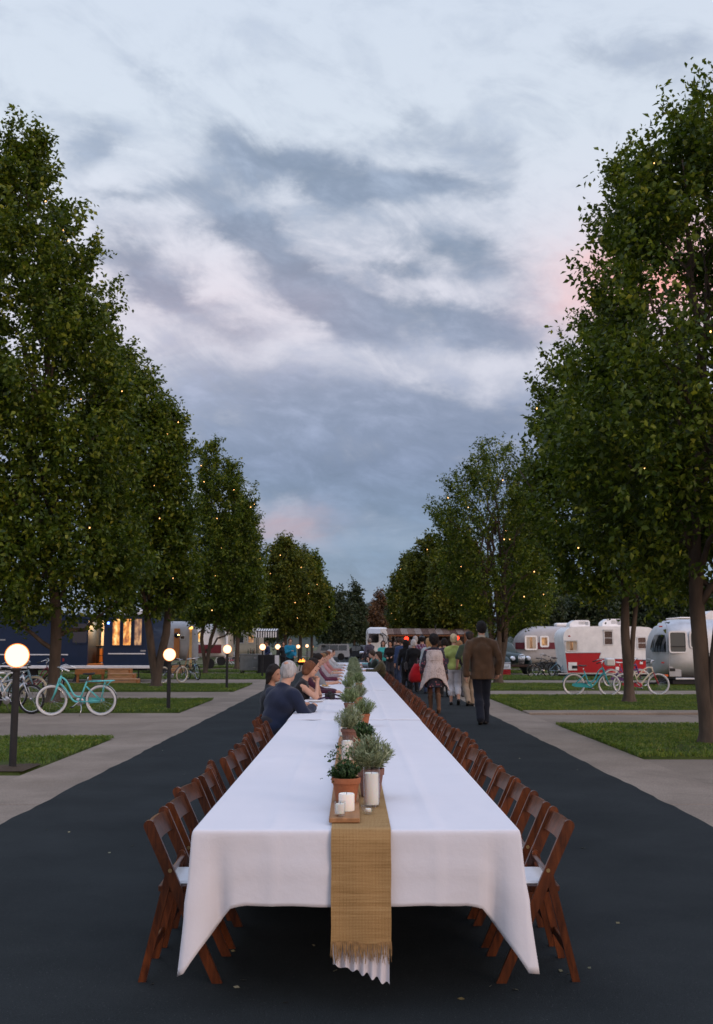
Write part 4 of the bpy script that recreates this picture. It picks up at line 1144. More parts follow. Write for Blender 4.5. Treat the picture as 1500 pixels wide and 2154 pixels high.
# ------------------------------------------------------------------ folding chairs
def wood_mat(name, c1, c2, rough=.32):
    m = bpy.data.materials.new(name); m.use_nodes = True
    t = m.node_tree; b = t.nodes['Principled BSDF']
    c = t.nodes.new('ShaderNodeTexCoord'); oi = t.nodes.new('ShaderNodeObjectInfo')
    ad = t.nodes.new('ShaderNodeVectorMath'); ad.operation = 'ADD'
    t.links.new(c.outputs['Object'], ad.inputs[0]); t.links.new(oi.outputs['Random'], ad.inputs[1])
    mp = t.nodes.new('ShaderNodeMapping'); mp.inputs['Scale'].default_value = (14, 14, 2.2); mp.inputs['Rotation'].default_value = (0, R(-24), 0)
    t.links.new(ad.outputs[0], mp.inputs[0])
    f = noise(t, mp.outputs[0], 3.0, 6.0, .65, .6)
    col = ramp(t, f, [(.3, c1), (.72, c2)])
    v = M('ADD', M('MULTIPLY', oi.outputs['Random'], .5, tree=t), .75, tree=t)
    vm = t.nodes.new('ShaderNodeVectorMath'); vm.operation = 'SCALE'; t.links.new(col, vm.inputs[0]); t.links.new(v, vm.inputs[3])
    t.links.new(vm.outputs[0], b.inputs['Base Color'])
    b.inputs['Roughness'].default_value = rough; b.inputs['Coat Weight'].default_value = .25; b.inputs['Specular IOR Level'].default_value = .35; b.inputs['Coat Roughness'].default_value = .25
    bp = t.nodes.new('ShaderNodeBump'); bp.inputs['Strength'].default_value = .12; bp.inputs['Distance'].default_value = .003
    t.links.new(f, bp.inputs['Height']); t.links.new(bp.outputs[0], b.inputs['Normal'])
    return m
mahog = wood_mat('mahogany', (.028, .0075, .003), (.150, .040, .010))
vinyl = material('white_vinyl', (.74, .76, .76), .45, var=.04, scale=14, bump=.05)
brass = material('brass_hardware', (.45, .34, .16), .35, .9)
CW = .205   # half spacing of the stiles
def slab(p0, p1, wid, th, axis_y, rnd=True):
    """flat board from p0 to p1 in the xz plane, width 'wid' in that plane, thickness th across y, round top"""
    p0 = Vector((p0[0], 0, p0[1])); p1 = Vector((p1[0], 0, p1[1]))
    d = (p0 - p1).normalized(); s = Vector((-d.z, 0, d.x))
    h = wid / 2; out = []
    out.append(p1 - s * h); out.append(p1 + s * h)
    if rnd:
        for k in range(9):
            a = math.pi * k / 8
            out.append(p0 - d * h + s * h * math.cos(a) + d * h * math.sin(a))
    else:
        out += [p0 + s * h, p0 - s * h]
    mb = MB(); mb.prism([(p.x, p.z) for p in out], axis_y - th / 2, axis_y + th / 2)
    return mb
def cut_foot(mb):
    mb.v = [(x, y, max(z, 0.0)) for (x, y, z) in mb.v]; return mb
ST0, ST1 = (-.155, .709), (.175, -.012)
RL0, RL1 = (-.045, .505), (-.165, -.012)
def chair_parts():
    P = []
    for s in (-1, 1):
        P.append(('front_leg', cut_foot(slab(ST0, ST1, .05, .021, s * CW)), mahog))
        P.append(('rear_leg', cut_foot(slab(RL0, RL1, .036, .019, s * (CW - .026))), mahog))
    def on_st(z): t = (ST0[1] - z) / (ST0[1] - ST1[1]); return ST0[0] + (ST1[0] - ST0[0]) * t
    def on_rl(z): t = (RL0[1] - z) / (RL0[1] - RL1[1]); return RL0[0] + (RL1[0] - RL0[0]) * t
    mb = MB(); n = 8    # curved top slat
    rings = []
    for k in range(n + 1):
        q = k / n * 2 - 1; y = q * (CW - .0115); bow = -.018 * (1 - q * q)
        lo, hi = .600, .690; xl, xh = on_st(lo), on_st(hi); th = .009
        rings.append([(xl + bow - th, y, lo), (xl + bow + th, y, lo + .004), (xh + bow + th, y, hi), (xh + bow - th, y, hi - .004)])
    mb.loft(rings); P.append(('back_slat', mb, mahog))
    mb = MB(); z = .47; mb.box((on_st(z) - .002, 0, z), (.018, CW * 2 - .024, .036), Euler((0, R(24), 0)).to_matrix(), .003); P.append(('lower_rail', mb, mahog))
    mb = MB()   # seat frame: two side rails and two end rails
    for s in (-1, 1): mb.box((.05, s * (CW - .055), .398), (.30, .022, .03), bev=.004)
    for x in (-.095, .195): mb.box((x, 0, .398), (.022, CW * 2 - .1, .028), bev=.004)
    P.append(('seat_frame', mb, mahog))
    mb = MB(); mb.box((.055, 0, .421), (.28, CW * 2 - .095, .020), bev=.009); P.append(('seat', mb, vinyl))
    for z, fn in ((.15, on_st), (.13, on_rl)):
        mb = MB(); mb.box((fn(z), 0, z), (.014, CW * 2 - (.022 if fn is on_st else .072), .032), Euler((0, R(24 if fn is on_st else -13), 0)).to_matrix(), .003); P.append(('stretcher', mb, mahog))
    mb = MB()
    for s in (-1, 1): mb.tube([(-.045, s * (CW - .014), .489), (-.045, s * (CW + .0125), .489)], .009, 10)
    mb.tube([(.0, -CW + .05, .408), (.0, -CW + .0, .408)], .005, 6); P.append(('hinge', mb, brass))
    return P
CP = chair_parts()
CPM = [(n, mb.mesh(n, m, 35 if n in ('seat', 'hinge', 'back_slat') else False), m) for (n, mb, m) in CP]
whole = MB()
mats = [mahog, vinyl, brass]
for (n, mb, m) in CP:
    if n == 'hinge': continue
    whole.cur = mats.index(m); whole.add(mb.v, mb.f)
CHAIR_FAR = whole.mesh('folding_chair', [mahog, vinyl, brass])
def chair(x, y, rz, label, group, full):
    if full:
        t = thing('folding_chair', label, 'chair', (x, y, ROADZ), rz, group)
        for (n, me, m) in CPM: link(n, me, t)
    else:
        t = link('folding_chair', CHAIR_FAR, None, (x, y, ROADZ)); t.rotation_euler = (0, 0, rz)
        tag(t, label, 'chair', group)
    return t
random.seed(12)
ORD = ['', 'second', 'third', 'fourth', 'fifth', 'sixth', 'seventh', 'eighth', 'ninth', 'tenth', 'eleventh', 'twelfth', 'thirteenth', 'fourteenth', 'fifteenth', 'sixteenth']
CXL, CXR = -.785, .845
left_occ = []
y0c = 5.10; pitch = .537
nL = int((TY1 - 1 - y0c) / pitch)
GL = 'folding chairs along the left side of the table'; GR = 'folding chairs along the right side of the table'
SEATS_L = [y0c + k * pitch for k in range(nL)]
for k in range(nL):
    y = y0c + k * pitch
    j = random.uniform(-.06, .06) if k > 1 else 0
    a = R(random.uniform(-8, 8)) if k > 1 else R(1)
    dx = random.uniform(-.035, .025) if k > 1 else 0
    if k == 0: lb = 'nearest dark mahogany folding chair on the left, standing at the table corner'
    elif y < 11.2: lb = ORD[k] + ' dark folding chair from the near end of the left row, empty'
    elif y > 11.2: lb = 'dark wooden folding chair among the seated guests on the left side of the table'
    else: lb = 'empty dark mahogany folding chair with white seat, left of the white tablecloth'
    chair(CXL + dx - (.10 if 11.4 < y < 12.6 else 0), y + j, a, lb, GL, y < 24)
    a = R(random.uniform(-5, 5)) if k > 1 else R(-1)
    dx = random.uniform(-.025, .035) if k > 1 else 0
    if k == 0: lb = 'nearest dark mahogany folding chair on the right, standing at the table corner'
    elif k < 16: lb = ORD[k] + ' dark folding chair from the near end of the right row, empty'
    elif y > 22: lb = 'dark wooden folding chair in the far crowded part of the right side row'
    else: lb = 'dark folding chair in the middle of the right row, beyond the nearest sixteen'
    chair(CXR + dx, y + random.uniform(-.05, .05), math.pi + a, lb, GR, y < 24)
# ------------------------------------------------------------------ globe lamps
post_m = material('lamp_post_paint', (.022, .02, .019), .5, var=.25, scale=12)
def emis(name, col, s):
    m = bpy.data.materials.new(name); m.use_nodes = True
    t = m.node_tree; t.nodes.clear()
    e = t.nodes.new('ShaderNodeEmission'); e.inputs[0].default_value = (*col, 1); e.inputs[1].default_value = s
    o = t.nodes.new('ShaderNodeOutputMaterial'); t.links.new(e.outputs[0], o.inputs[0]); return m
globe_in = emis('lamp_globe_glow', (1.0, .80, .50), 2.3)
def bloom_mat():
    m = bpy.data.materials.new('lamp_bloom_shell'); m.use_nodes = True
    t = m.node_tree; t.nodes.clear()
    e = t.nodes.new('ShaderNodeEmission'); e.inputs[0].default_value = (1, .24, .05, 1); e.inputs[1].default_value = 1.5  # orange rim glow of the lamp, drawn as emission on an added sphere
    tr = t.nodes.new('ShaderNodeBsdfTransparent'); mx = t.nodes.new('ShaderNodeMixShader'); mx.inputs[0].default_value = .45
    o = t.nodes.new('ShaderNodeOutputMaterial'); t.links.new(tr.outputs[0], mx.inputs[1]); t.links.new(e.outputs[0], mx.inputs[2]); t.links.new(mx.outputs[0], o.inputs[0]); return m
bloom_m = bloom_mat()
def globe_lamp(x, y, h, label, gz=.03, gr=.15):
    t = thing('globe_lamp', label, 'lamp', (x, y, gz), group='globe lamps along the left of the lane')
    mb = MB(); mb.lathe([(.07, 0), (.07, .012), (.048, .02), (.045, .03), (.043, h - gr - .04), (.06, h - gr - .035), (.065, h - gr - .012), (.05, h - gr)], 16); mb.build('post', post_m, t, smooth=40)
    mb = MB(); mb.sphere((0, 0, h), gr - .012, 24, 16)
    g = mb.build('globe', globe_in, t, smooth=True)
    mb = MB(); mb.sphere((0, 0, h), gr, 28, 18); mb.build('bloom_shell', bloom_m, g, smooth=True)  # outer sphere added to imitate bloom round the globe
b = at(26, 1622)
globe_lamp(b.x, b.y, atY(34, 1379, b.y).z - .03, 'nearest globe lamp, large at the left edge on a dark post')
b = at(354, 1496); globe_lamp(b.x, b.y, atY(355.7, 1377, b.y).z - .03, 'second globe lamp, on the grass behind the turquoise bicycle')
b = at(477, 1451); LX = b.x; globe_lamp(b.x, b.y, atY(476.5, 1365.5, b.y).z - .03, 'third globe lamp, in front of the slender pear tree')
lx = LX
for (px, py, lab) in [(552.5, 1361, 'fourth globe lamp, right of the grey cart'), (584.5, 1360.5, 'fifth globe lamp, left of the man in the teal jacket'), (627.5, 1360, 'globe lamp just right of the man in the teal jacket'), (646, 1358.6, 'small globe lamp left of the jeep, second from the teal jacket'), (656.5, 1360.5, 'tiny globe lamp nearest the jeep front wheel')]:
    Y = lx * 2172 / (px - 742)
    q = atY(px, py, Y); globe_lamp(q.x, Y, q.z - .03, lab)
# ------------------------------------------------------------------ trailers and vehicles
def rrect(x0, z0, x1, z1, r, n=4):
    out = []
    for (cx, cz, a0) in ((x1 - r, z1 - r, 0), (x0 + r, z1 - r, 90), (x0 + r, z0 + r, 180), (x1 - r, z0 + r, 270)):
        for k in range(n + 1):
            a = R(a0 + 90 * k / n); out.append((cx + r * math.cos(a), cz + r * math.sin(a)))
    return out
def paint(name, c, rough=.3, **k): return material(name, c, rough, var=k.pop('var', .12), scale=k.pop('scale', 3.0), coat=k.pop('coat', .4), **k)
navy = paint('navy_paint', (.005, .020, .058), .35, coat=.12)
cream = paint('cream_paint', (.52, .46, .36), .45, coat=.1)
white_p = paint('white_enamel', (.86, .845, .83), .4, coat=.25)
red_p = paint('red_enamel', (.46, .010, .014), .35)
maroon = paint('maroon_enamel', (.13, .01, .018), .35)
grey_p = paint('pale_grey_enamel', (.42, .40, .40), .4)
alu = material('polished_aluminium', (.62, .63, .64), .26, .95, var=.14, scale=2.2, bump=.05, bscale=5)
alu_b = material('brushed_aluminium', (.50, .50, .50), .4, .9, var=.15, scale=3.0)
chrome = material('chrome', (.75, .75, .75), .12, 1.0)
darkglass = material('dark_glass', (.012, .014, .016), .06, spec=.8)
rubber = material('black_rubber', (.018, .018, .018), .7, var=.2, scale=20)
white_rub = material('white_rubber', (.66, .67, .66), .55, var=.06, scale=20)
lumber = material('new_lumber', (.42, .235, .12), .7, var=.25, scale=4, bump=.1, bscale=30, stretch=(1, 8, 8))
oak = material('stained_door', (.40, .16, .05), .5, var=.25, scale=4, stretch=(8, 8, 1))
mesh_g = material('window_screen', (.055, .065, .062), .35, spec=.6)
curtain = material('curtain', (.5, .42, .33), .9, var=.25, scale=12, stretch=(6, 1, .3))
lampred = material('red_lens', (.35, .015, .01), .3)
def lit_mat(name, lo, mid, hi, s, sc=2.6):
    m = bpy.data.materials.new(name); m.use_nodes = True
    t = m.node_tree; t.nodes.clear()
    c = t.nodes.new('ShaderNodeTexCoord')
    mp = t.nodes.new('ShaderNodeMapping'); mp.inputs['Scale'].default_value = (2.5, 1, 1); t.links.new(c.outputs['Object'], mp.inputs[0])
    f = noise(t, mp.outputs[0], sc, 3.0, .55)
    col = ramp(t, f, [(.36, lo), (.52, mid), (.66, hi)])
    e = t.nodes.new('ShaderNodeEmission'); e.inputs[1].default_value = s; t.links.new(col, e.inputs[0])
    g = t.nodes.new('ShaderNodeBsdfGlossy'); g.inputs['Roughness'].default_value = .08; g.inputs[0].default_value = (.08, .08, .08, 1)
    ad = t.nodes.new('ShaderNodeAddShader'); t.links.new(e.outputs[0], ad.inputs[0]); t.links.new(g.outputs[0], ad.inputs[1])
    o = t.nodes.new('ShaderNodeOutputMaterial'); t.links.new(ad.outputs[0], o.inputs[0]); return m
litwin = lit_mat('lit_window', (.28, .07, .01), (.85, .32, .05), (1.0, .72, .28), .85)
litwin_dim = lit_mat('dim_lit_window', (.10, .045, .02), (.26, .13, .06), (.55, .30, .12), .9)
def window(par, x0, z0, x1, z1, y, frame, pane, fr=.04, r=.03, bars=0, depth=.03, blind=None):
    """window standing on a wall whose face is at y (camera side is -y)"""
    mb = MB()
    o = rrect(x0 - fr, z0 - fr, x1 + fr, z1 + fr, r + fr * .6); i = rrect(x0, z0, x1, z1, r)
    n = len(o)
    vs = [(x, y - depth, z) for x, z in o] + [(x, y - depth, z) for x, z in i] + [(x, y, z) for x, z in o] + [(x, y - .004, z) for x, z in i]
    fs = []
    for k in range(n):
        j = (k + 1) % n
        fs += [(k, k + n, j + n, j)[::-1], (k, j, j + 2 * n, k + 2 * n)[::-1], (k + n, k + 3 * n, j + 3 * n, j + n)[::-1]]
    mb.add(vs, fs)
    for b in range(bars):
        zz = z0 + (z1 - z0) * (b + 1) / (bars + 1); mb.box(((x0 + x1) / 2, y - depth * .6, zz), (x1 - x0, depth * .5, .025))
    f = mb.build('window', frame, par)
    mb = MB(); mb.add([(x, y - .006, z) for x, z in i], [tuple(range(n))]); mb.build('pane', pane, f)
    if blind:
        mb = MB(); w_ = (x1 - x0)
        for s in (0, 1):
            a = x0 + .01 if s == 0 else x1 - w_ * .36
            mb.loft([[(a + w_ * .34 * k / 8, y - .012 - .004 * math.sin(k * 1.9), z) for k in range(9)] for z in (z0 + .01, z1 - .01)], cap=False, closed=False)
        mb.build('curtain', blind, f, smooth=True)
    return f
def sup_ring(x, yc, zb, zt, w, s, sz, n=28, e=3.6):
    out = []
    zc = (zb + zt) / 2; h = (zt - zb) / 2
    for k in range(n):
        a = 2 * math.pi * k / n
        ca, sa = math.cos(a), math.sin(a)
        yy_ = math.copysign(abs(ca) ** (2 / e), ca) * w / 2 * s
        zz = math.copysign(abs(sa) ** (2 / e), sa) * h
        z = zb + (zc + zz - zb) * sz
        out.append((x, yc + yy_, z))
    return out
def loft_trailer(par, x0, x1, yc, zb, zt, w, nose, mat, e=3.6, tail=None, name='body'):
    tail = nose if tail is None else tail
    rings = []
    for k in range(9):
        t = k / 8; s = math.sqrt(max(0, 1 - (1 - t) ** 2)); rings.append((x0 + nose * (1 - math.cos(t * math.pi / 2)) if False else x0 + nose * t ** 1.0 * t, s))
    xs = [(x0 + nose * (k / 10) ** 2, math.sqrt(max(.0025, 1 - (1 - (k / 10) ** 2) ** 2.4))) for k in range(11)]
    xs += [(x1 - nose * 0 - tail * (k / 10) ** 2, math.sqrt(max(.0025, 1 - (1 - (k / 10) ** 2) ** 2.4))) for k in range(10, -1, -1)]
    rr = [sup_ring(x, yc, zb, zt, w, .30 + .70 * s, .42 + .58 * s, e=e) for x, s in xs]
    mb = MB(); mb.loft(rr); return mb.build(name, mat, par, smooth=50)
def wheel_geom(r, wd, axis='y', tyre_w=None):
    mb = MB(); Mx = Matrix.Rotation(R(90), 4, 'X')
    mb.lathe([(r * .58, -wd / 2), (r * .9, -wd / 2), (r, -wd * .32), (r, wd * .32), (r * .9, wd / 2), (r * .58, wd / 2)], 22, M4=Mx)
    mh = MB(); mh.lathe([(1e-7, -wd * .4), (r * .3, -wd * .42), (r * .5, -wd * .3), (r * .6, -wd * .46), (r * .6, wd * .46), (r * .5, wd * .3), (r * .3, wd * .42), (1e-7, wd * .4)], 18, M4=Mx)
    return mb, mh
def car_wheel(par, x, y, r, wd, hub=None, tyre=None):
    a, b = wheel_geom(r, wd)
    w_ = a.build('wheel', tyre or rubber, par, 40, (x, y, r)); b.build('hub', hub or chrome, w_, 40)
    return w_
def roof_ac(par, x, y, z, l=1.0, w_=.7, h=.36, mat=None):
    mb = MB()
    mb.prism([(x - l / 2, z), (x + l / 2, z), (x + l / 2, z + h * .8), (x + l / 2 - .06, z + h), (x - l / 2 + .25, z + h), (x - l / 2 + .04, z + h * .62), (x - l / 2, z + h * .4)], y - w_ / 2, y + w_ / 2)
    o = mb.build('air_conditioner', mat or white_p, par)
    mb = MB()
    for k in range(5): mb.box((x + .12, y - w_ / 2 - .004, z + h * (.42 + .09 * k)), (l * .36, .008, .014))
    mb.box((x + l / 2 - .13, y - w_ / 2 - .004, z + h * .5), (.14, .008, h * .5)); mb.build('grille', alu_b, o)
    return o

# ---- blue trailer on the left
Yb = 44.0
def bx(px): return atY(px, 1357, Yb).x
def bz(py): return atY(250, py, Yb).z
bt = thing('blue_trailer', 'long navy blue trailer with lit windows and open doorway behind the left bicycles', 'trailer', (0, Yb, 0))
xl, xr, zb_, zt_ = bx(-190), bx(322), bz(1400), bz(1294)
dx0, dx1, dzb, dzt = bx(185), bx(218), bz(1397), bz(1306)
dep = 2.4
mb = MB()
mb.prism(rrect(dx1, zb_, xr, zt_, .10)[:], 0, dep)
mb.v = [(max(x, dx1), y, z) if x < dx1 + .11 else (x, y, z) for (x, y, z) in mb.v]
mb.build('body', navy, bt, smooth=35)
mb = MB(); mb.prism(rrect(xl, zb_, dx0, zt_, .10), 0, dep); mb.build('front_body', navy, bt, smooth=35)
mb = MB(); mb.box(((dx0 + dx1) / 2, dep / 2, (dzt + zt_) / 2 + .002), (dx1 - dx0 + .2, dep - .02, zt_ - dzt - .02)); mb.build('door_header', navy, bt)
mb = MB(); mb.box(((dx0 + dx1) / 2, dep / 2, zb_ + .03), (dx1 - dx0 + .02, dep - .01, .08)); mb.build('door_sill', oak, bt)
mb = MB(); mb.box(((dx0 + dx1) / 2, dep - .3, (dzb + 1.32) / 2 + .05), (dx1 - dx0, .05, 1.32 - dzb)); mb.build('cabin_counter', oak, bt)
mb = MB(); mb.loft([[(dx0 + .05 + (dx1 - dx0) * .55 * k / 12, dep - .34 - .02 * math.sin(k * 1.7), z) for k in range(13)] for z in (1.45, dzt)], cap=False, closed=False); mb.build('curtain', material('white_blind', (.66, .66, .68), .8, var=.08), bt, smooth=True)
mb = MB()   # stool in the doorway
for q in (-.14, .14):
    mb.tube([(dx0 + .3 + q, .9, dzb), (dx0 + .3 + q * .8, .9, dzb + .72)], .018, 6)
    mb.tube([(dx0 + .3 + q, 1.15, dzb), (dx0 + .3 + q * .8, 1.12, dzb + .72)], .018, 6)
mb.box((dx0 + .3, 1.02, dzb + .74), (.36, .34, .05), bev=.01); mb.box((dx0 + .3, .9, dzb + .35), (.3, .03, .03)); mb.build('stool', material('dark_stool', (.03, .015, .01), .5), bt)
ld = bpy.data.lights.new('cabin_lamp', 'POINT'); ld.energy = 110; ld.color = (1, .55, .22); ld.shadow_soft_size = .08
lo = bpy.data.objects.new('cabin_lamp', ld); COL.objects.link(lo); lo.parent = bt; lo.location = ((dx0 + dx1) / 2 + .1, .9, dzt - .2)
for k, (a, b) in enumerate(((235, 253), (257.5, 276.5), (281, 299))):
    f = window(bt, bx(a) + .03, bz(1357), bx(b) - .03, bz(1302), 0, navy, litwin if k < 2 else litwin_dim, fr=.05, r=.02)
    mb = MB(); mb.tube([(bx(a) + .1, -.014, bz(1340)), (bx(b) - .1, -.014, bz(1340))], .008, 5); mb.build('curtain_rod', oak, f)
mb = MB(); mb.box(((xl + xr) / 2 - .02, -.02, zb_ - .06), (xr - xl - .06, .08, .13), bev=.02); mb.build('skirt_trim', white_p, bt)
mb = MB()
for (a, b, py) in ((-190, 144, 1377), (228, 306, 1375)): mb.box(((bx(a) + bx(b)) / 2, -.008, bz(py)), (bx(b) - bx(a), .016, .045))
mb.build('trim_strip', white_p, bt)
mb = MB(); mb.box(((bx(296) + bx(307)) / 2, -.008, bz(1369)), (bx(307) - bx(296), .014, .06)); mb.box(((bx(0) + bx(11)) / 2, -.008, bz(1346)), (bx(11) - bx(0), .014, .06)); mb.build('nameplate', alu_b, bt)
mb = MB(); mb.box((bx(134.5), -.01, bz(1388)), (.07, .02, .13)); mb.build('fuel_flap', lampred, bt)
window(bt, bx(152), bz(1352), bx(182), bz(1312), 0, navy, darkglass, fr=.04, r=.06)   # dark window pane that mirrors the sky
mb = MB(); mb.sphere((bx(227.5), -.05, bz(1311)), .055, 10, 8); mb.build('marker_lamp', emis('blue_lamp', (.12, .25, 1.0), 5.0), bt, smooth=True)
mb = MB(); mb.box((bx(270), 1.1, zt_ + .13), (1.2, .9, .36), bev=.1); mb.build('roof_vent', white_p, bt)
mb = MB(); mb.box(((xl + xr) / 2, 1.2, zb_ - .15), (xr - xl - .5, 2.0, .12)); mb.build('chassis', steel_dk, bt)
for x in (bx(60), bx(40)): car_wheel(bt, x, .25, .36, .22, alu_b)
mb = MB()
for x in (bx(292), bx(160)): mb.tube([(x, .1, -.03), (x, .1, zb_ - .1)], .03, 6); mb.lathe([(.16, 0), (.03, .25)], 10, (x, .1, -.03))
mb.build('jack', steel_dk, bt, smooth=40)
st = thing('wooden_steps', 'new pale timber steps leading up to the blue trailer doorway', 'steps', (0, 0, 0))
for k, (a, b, py0, py1, Ys) in enumerate(((220, 288, 1437, 1428, 41.4), (226, 280, 1427, 1417, 42.0), (226, 272, 1416, 1406, 42.6))):
    p = atY(a, py1, Ys); q = atY(b, py0, Ys)
    mb = MB(); mb.box(((p.x + q.x) / 2, Ys + .33, p.z - .025), (q.x - p.x, .62, .05), bev=.006); mb.build('tread', lumber, st)
    mb = MB(); mb.box(((p.x + q.x) / 2 - .01, Ys + .05, (p.z - .05 + max(0, q.z)) / 2 - .012), (q.x - p.x - .06, .03, max(.05, p.z - .055 - max(0, q.z) + .0)), bev=.003); mb.build('riser', lumber, st)
    mb = MB(); mb.box((p.x + .02, Ys + .36, p.z / 2 - .03), (.045, .55, p.z - .02)); mb.box((q.x - .02, Ys + .36, p.z / 2 - .03), (.045, .55, p.z - .02)); mb.build('stringer', oak, st)
dk = thing('wooden_deck', 'orange stained timber deck bench under the blue trailer doorway', 'deck', (0, 43.3, 0))
p = atY(162, 1408, 43.3); q = atY(224, 1416, 43.3)
for k in range(4):
    mb = MB(); mb.box(((p.x + q.x) / 2, -.25 + k * .15, p.z - .02), (q.x - p.x, .14, .04), bev=.004); mb.build('plank', oak, dk)
mb = MB(); mb.box(((p.x + q.x) / 2, -.29, p.z - .12), (q.x - p.x, .035, .15)); mb.build('fascia', oak, dk)
for x in (p.x + .1, (p.x + q.x) / 2, q.x - .1):
    mb = MB(); mb.box((x, -.2, p.z / 2 - .03), (.09, .09, p.z - .06)); mb.build('leg', oak, dk)

# ---- small silver trailer with orange door, further back on the left
def mk(Y): return (lambda px: atY(px, 1357, Y).x), (lambda py: atY(400, py, Y).z)
X, Z = mk(57.0)
t = thing('silver_trailer', 'small silver trailer with orange wooden door left of the slender pear tree', 'trailer', (0, 57, 0))
loft_trailer(t, X(285), X(408), 1.15, Z(1390), Z(1306), 2.3, .9, alu_b, tail=.35)
mb = MB(); mb.box(((X(366) + X(378)) / 2, -.03, (Z(1322) + Z(1386)) / 2), (X(378) - X(366), .05, Z(1322) - Z(1386)), bev=.01); d_ = mb.build('door', oak, t)
mb = MB(); mb.lathe([(.15, 0), (.15, .02), (1e-7, .025)], 18, M4=Matrix.Translation(((X(366) + X(378)) / 2, -.055, Z(1336))) @ Matrix.Rotation(R(90), 4, 'X')); mb.build('porthole', darkglass, d_)
window(t, X(379.5), Z(1344), X(388), Z(1338), -.01, alu, darkglass, fr=.03, r=.03)
window(t, X(330), Z(1350), X(350), Z(1325), -.01, alu, litwin_dim, fr=.04, r=.05)
car_wheel(t, X(345), .3, .34, .2, alu_b)
mb = MB(); mb.box((X(345), 1.1, .38), (3.0, 1.6, .12)); mb.build('chassis', steel_dk, t)
pl_ = thing('awning_post', 'warm lit pale timber post and brace beside the silver trailer end', 'post', (X(403.5), 56.6, 0))
mb = MB(); mb.box((0, 0, Z(1357) / 2 + .6), (.13, .1, Z(1326)), bev=.01); mb.build('post', material('lit_timber', (.75, .45, .16), .6, var=.2), pl_)  # warm lamplight put into the post's base colour
mb = MB(); mb.lathe([(.02, 0), (.13, .02), (.11, .12), (.03, .16)], 12, (0, -.08, Z(1326) + .06)); mb.build('lamp_shade', emis('lantern_glow', (1, .5, .12), 2.2), pl_, smooth=True)
mb = MB(); mb.tube([(-.02, 0, Z(1357)), (-.35, 0, .1)], .03, 6); mb.build('brace', lumber, pl_)
st = thing('wooden_steps', 'pinkish timber steps beside the small silver trailer', 'steps', (0, 54.5, 0))
for k in range(3):
    mb = MB(); mb.box(((X(376) + X(400)) / 2, .3 * k, .12 + .17 * k), (X(400) - X(376), .3, .05), bev=.005); mb.build('tread', lumber, st)
    mb = MB(); mb.box(((X(376) + X(400)) / 2, .3 * k - .12, .045 + .17 * k), (X(400) - X(376) - .04, .025, .1)); mb.build('riser', lumber, st)
# ---- trailers farther along on the left
X, Z = mk(68.0)
t = thing('small_trailer', 'white trailer with maroon lower band seen behind the slender pear trunk', 'trailer', (0, 68, 0))
loft_trailer(t, X(404), X(470), 1.1, Z(1382), Z(1312), 2.2, .5, white_p)
mb = MB(); mb.box(((X(408) + X(466)) / 2, -.004, (Z(1356) + Z(1374)) / 2), (X(466) - X(408), .03, Z(1356) - Z(1374)), bev=.01); mb.build('band', maroon, t)
window(t, X(414), Z(1350), X(421), Z(1330), -.02, alu, litwin, fr=.04)
car_wheel(t, X(440), .3, .33, .2)
X, Z = mk(78.0)
t = thing('cream_trailer', 'plain cream trailer between the slender pear tree and the striped awning', 'trailer', (0, 78, 0))
loft_trailer(t, X(440), X(486), 1.15, Z(1383), Z(1318), 2.3, .4, cream)
window(t, X(450), Z(1352), X(462), Z(1334), -.02, alu, litwin_dim, fr=.05)
mb = MB(); mb.box(((X(471) + X(480)) / 2, -.02, (Z(1330) + Z(1382)) / 2), (X(480) - X(471), .04, Z(1330) - Z(1382)), bev=.01); mb.build('door', white_p, t)
car_wheel(t, X(465), .3, .33, .2)
X, Z = mk(86.0)
t = thing('cream_trailer', 'second cream trailer behind the silver car', 'trailer', (0, 86, 0))
loft_trailer(t, X(492), X(552), 1.15, Z(1382), Z(1320), 2.3, .4, cream)
window(t, X(500), Z(1352), X(512), Z(1336), -.02, alu, darkglass, fr=.05); window(t, X(522), Z(1352), X(534), Z(1336), -.02, alu, litwin_dim, fr=.05)
car_wheel(t, X(510), .3, .33, .2)

# ---- silver trailer at the right edge
Ya = 38.5
def mkr(Y, px0=1300): return (lambda px: atY(px, 1357, Y).x), (lambda py: atY(px0, py, Y).z)
X, Z = mkr(Ya, 1430)
t = thing('aluminium_trailer', 'polished rounded silver travel trailer at the right edge', 'trailer', (0, Ya, 0))
xa, xb_, zb_, zt_ = X(1384), X(1760), Z(1429), Z(1301); wv = 2.4; nose = 1.05
loft_trailer(t, xa, xb_, wv / 2, zb_, zt_, wv, nose, alu, e=3.2)
mb = MB()   # riveted seams
def side_y(z):
    h = (zt_ - zb_) / 2; q = min(.999, abs((z - (zb_ + zt_) / 2) / h)); return wv / 2 - wv / 2 * (1 - q ** 3.2) ** (1 / 3.2)
zmid = Z(1374.5)
mb.box(((xa + 1.0 + xb_) / 2, side_y(zmid) - .004, zmid), (xb_ - xa - 2.2, .012, .03))
for px in (1407, 1462, 1520, 1600):
    pts = [(X(px), side_y(z) - .003, z) for z in np.linspace(zb_ + .1, zt_ - .06, 12)]; mb.tube(pts, .011, 5)
mb.build('seam', alu_b, t, smooth=True)
window(t, X(1408) + .03, Z(1371), X(1443) - .02, Z(1330.5), side_y(Z(1350)) - .01, alu, mesh_g, fr=.05, r=.06, bars=0)
mb = MB(); mb.box(((X(1408) + X(1443)) / 2, side_y(Z(1350)) - .03, Z(1360)), (X(1443) - X(1408) - .05, .02, .035)); mb.build('window_rail', steel_dk, t)
window(t, X(1453), Z(1362), X(1474), Z(1330), side_y(Z(1350)) - .01, alu, mesh_g, fr=.05, r=.1)
